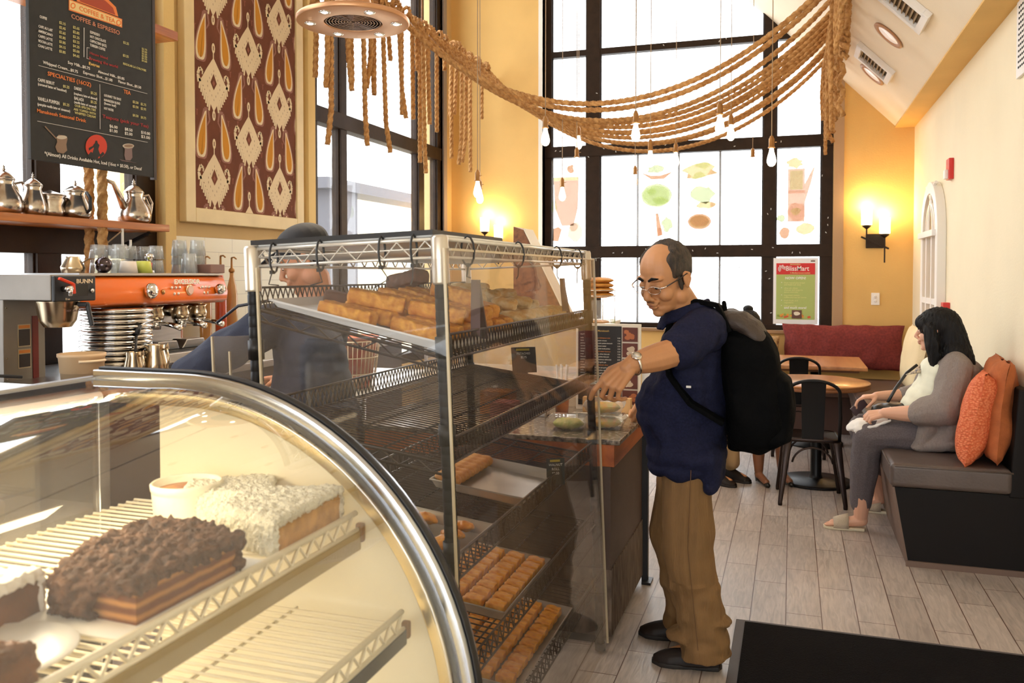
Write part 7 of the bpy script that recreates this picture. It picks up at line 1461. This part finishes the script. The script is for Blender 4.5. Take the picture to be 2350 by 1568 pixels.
# ------------------------------------------------ person with hair up behind the backpack
def seated(C0, face, skin, top, legs, label, headz=1.14, shoes=None, hairfn=None, feet=.46, skirt=False, hd=(0, 0, -.05), s=1.0):
    R = basis((*face, 0)); c = V((C0[0], C0[1], 0)); hcp = c + R @ V((.04, 0, headz)); RH = basis(V((*face, 0)) + V(hd))
    m = M(); head(m, hcp, RH, .98); limb3(m, [hcp + V((0, 0, -.06)), c + R @ V((.0, 0, headz-.17))], [.05, .06]); torso(m, c + V((0, 0, .56)), c + V((0, 0, headz-.26)), R, (.15, .15), (.10, .10))
    A = []
    for y in (-1, 1):
        h_, k_, a_ = c + R @ V((.02, y*.08, .53)), c + R @ V((.42, y*.09, .51)), c + R @ V((feet, y*.09, .09)); A.append((h_, k_, a_)); limb3(m, [h_, k_, a_], [.08, .055, .032], [0, .008]); m.cap(a_+V((0, 0, -.03)), a_ + R @ V((.13, 0, -.055)), .03, .024)
        sh_, el_, wr2 = c + R @ V((0, y*.17, headz-.24)), c + R @ V((.08, y*.21, headz-.50)), c + R @ V((.30, y*.12, headz-.45)); A.append((sh_, el_, wr2)); limb3(m, [sh_, el_, wr2], [.05, .04, .026]); hand(m, wr2, R @ V((1, -y*.2, -.1)), V((0, 0, 1)), y, ((.3, .4, .3),)*4, .9)
    p = m.build('person', skin, None, remesh=.006, smooth_it=2); tag(p, label, 'person'); eyes(hcp, RH, .98, p); brows(hcp, RH, .98, p, hairb, .003)
    m = M(); torso(m, c + V((0, 0, .56)), c + V((0, 0, headz-.25)), R, (.165, .16), (.12, .11), g=.01); [limb3(m, [a[0], a[1].lerp(a[0], .2)], [.07, .062]) for a in (A[1], A[3])]; m.build('top', top, p, remesh=.008, smooth_it=4, fn=folds(.012))
    m = M(); [limb3(m, [a[0], a[1]] + ([] if skirt else [a[2]+V((0, 0, .05))]), [.11, .085, .075]) for a in (A[0], A[2])]; m.ell(c + V((0, 0, .55)), (.13, .17, .10), 16, R); m.build('skirt' if skirt else 'trousers', legs, p, remesh=.008, smooth_it=4, fn=folds(.01))
    return p, hcp, RH, A, R
pa, hA, RA, AA, R_ = seated((-.335, 6.93), (.44, -.90), skin_d, mat('dark blouse', (.05, .03, .03), .8), mat('dark skirt', (.02, .018, .02), .8), 'seated person with dark hair tied up, mostly hidden behind the backpack', 1.135, skirt=True, feet=.44, hd=(0, 0, -.3))
hairshell(hA, RA, .98, pa, hairb, lambda q: sm(-q.x + q.z*.9, -.045, -.02)*sm(q.z, -.06, -.03), rx=(.110, .088, .098)); M().ell(hA + RA @ V((-.06, 0, .125)), (.04, .045, .03), 14).build('hair_bun', hairb, pa, smooth=True)
for a in (AA[0], AA[2]):
    an = a[2]; d = R_ @ V((1, 0, 0)); m = M(); m.cap(an + d*.02 + V((0, 0, -.055)), an + d*.16 + V((0, 0, -.072)), .028, .018); m.cap(an - d*.04 + V((0, 0, -.03)), an - d*.045 + V((0, 0, -.088)), .016, .004); m.build('heeled_shoe', mat('black patent shoe', (.01, .01, .01), .15), pa, remesh=.004, smooth_it=1)
pb, hB, RB, AB, R_ = seated((-.87, 6.70), (.85, -.53), skin_m, mat('brown jumper', (.12, .07, .04), .8), mat('beige trousers', (.50, .34, .18), .8), 'seated person in beige trousers almost wholly hidden behind the man', 1.055, feet=.46)
hairshell(hB, RB, .98, pb, hairb, lambda q: sm(-q.x + q.z*.9, -.045, -.02)*sm(q.z, -.06, -.03), rx=(.108, .086, .096))
for a in (AB[0], AB[2]): an = a[2]; d = R_ @ V((1, 0, 0)); shoe(an.x, an.y, d.x, d.y, shoe_m, pb)
# ------------------------------------------------ barista behind the rack
BF = basis((-.80, -.55, 0)); BH = V((-1.86, 2.98, 1.60)); BHR = basis(V((-.88, -.40, -.42)))
m = M(); head(m, BH, BHR, 1.06); limb3(m, [BH + V((.03, .02, -.07)), V((-1.84, 3.02, 1.42))], [.06, .075]); torso(m, (-1.82, 3.05, .90), (-1.88, 3.03, 1.26), BF, (.17, .18), (.13, .12))
bl1, be1, bw1 = V((-2.07, 2.92, 1.34)), V((-2.25, 2.78, 1.12)), V((-2.50, 2.86, 1.06)); br1, be2, bw2 = V((-1.90, 3.26, 1.32)), V((-2.05, 3.42, 1.12)), V((-2.28, 3.45, 1.06))
bl1 = V((-1.98, 2.87, 1.34))
limb3(m, [bl1, V((-2.22, 2.78, 1.17)), bw1], [.065, .050, .032]); limb3(m, [br1, be2, bw2], [.06, .045, .03]); hand(m, bw1, V((-1, .1, -.1)), V((0, 0, 1)), 1); hand(m, bw2, V((-1, .1, -.1)), V((0, 0, 1)), -1)
for a, b_, c in ((V((-1.84, 2.95, .88)), V((-1.86, 2.95, .47)), V((-1.84, 2.95, .07))), (V((-1.80, 3.13, .88)), V((-1.82, 3.13, .47)), V((-1.80, 3.13, .07)))): limb3(m, [a, b_, c], [.085, .06, .045]); m.cap(c, c+V((-.12, -.08, -.03)), .04, .032)
bar_p = m.build('person', mat('ruddy skin', (.52, .22, .11), .5, sss=.05), None, remesh=.0045, smooth_it=3); tag(bar_p, 'barista in black cap and navy shirt working behind the pastry rack', 'person')
eyes(BH, BHR, 1.06, bar_p); brows(BH, BHR, 1.06, bar_p, hairb); lips(BH, BHR, 1.06, bar_p, MATS['man lips']); hairshell(BH, BHR, 1.06, bar_p, hairb, lambda q: sm(-q.x, -.01, .02)*sm(q.z, -.07, -.04))
capm = mat('black cap cloth', (.018, .017, .02), .8); m = M(); m.ell(BH + BHR @ (V((-.012, 0, .065))*1.06), (.112, .094, .082), 20, BHR); m.ell(BH + BHR @ (V((.115, 0, .062))*1.06), (.065, .062, .008), 16, BHR @ Matrix.Rotation(.25, 3, 'Y')); m.build('cap', capm, bar_p, remesh=.004, smooth_it=2)
m = M(); torso(m, (-1.82, 3.05, .86), (-1.88, 3.03, 1.27), BF, (.185, .195), (.15, .13), g=.012, belly=.03); m.ell((-1.89, 3.03, 1.35), (.10, .19, .06), 18, BF); limb3(m, [V((-1.94, 2.92, 1.37)), bl1, V((-2.16, 2.80, 1.22)), V((-2.26, 2.79, 1.15))], [.07, .088, .082, .078]); limb3(m, [br1, br1.lerp(be2, .7)], [.08, .07]); m.build('shirt', mat('navy work shirt', (.022, .026, .05), .8, bump=.2, bscale=200), bar_p, remesh=.007, smooth_it=6, fn=folds(.016, (14, 14, 10)))
m = M(); m.tube([V((-2.12, 2.76, 1.36)), V((-2.03, 2.77, 1.425)), V((-1.93, 2.84, 1.445)), V((-1.84, 2.93, 1.44))], [.006]*4, 8); m.build('apron_strap', mat('strap black shine', (.02, .02, .03), .25), bar_p, smooth=True)
m = M(); m.ell((-1.82, 3.05, .86), (.15, .19, .10), 16, BF); [limb3(m, [a, b_, c], [.11, .085, .075]) for a, b_, c in ((V((-1.84, 2.95, .88)), V((-1.86, 2.95, .47)), V((-1.84, 2.95, .10))), (V((-1.80, 3.13, .88)), V((-1.82, 3.13, .47)), V((-1.80, 3.13, .10))))]; m.build('trousers', mat('black trousers', (.02, .02, .02), .8), bar_p, remesh=.008, smooth_it=4)
shoe(-1.84, 2.95, -.8, -.55, shoe_m, bar_p); shoe(-1.80, 3.13, -.8, -.55, shoe_m, bar_p)
bpy.context.view_layer.update()
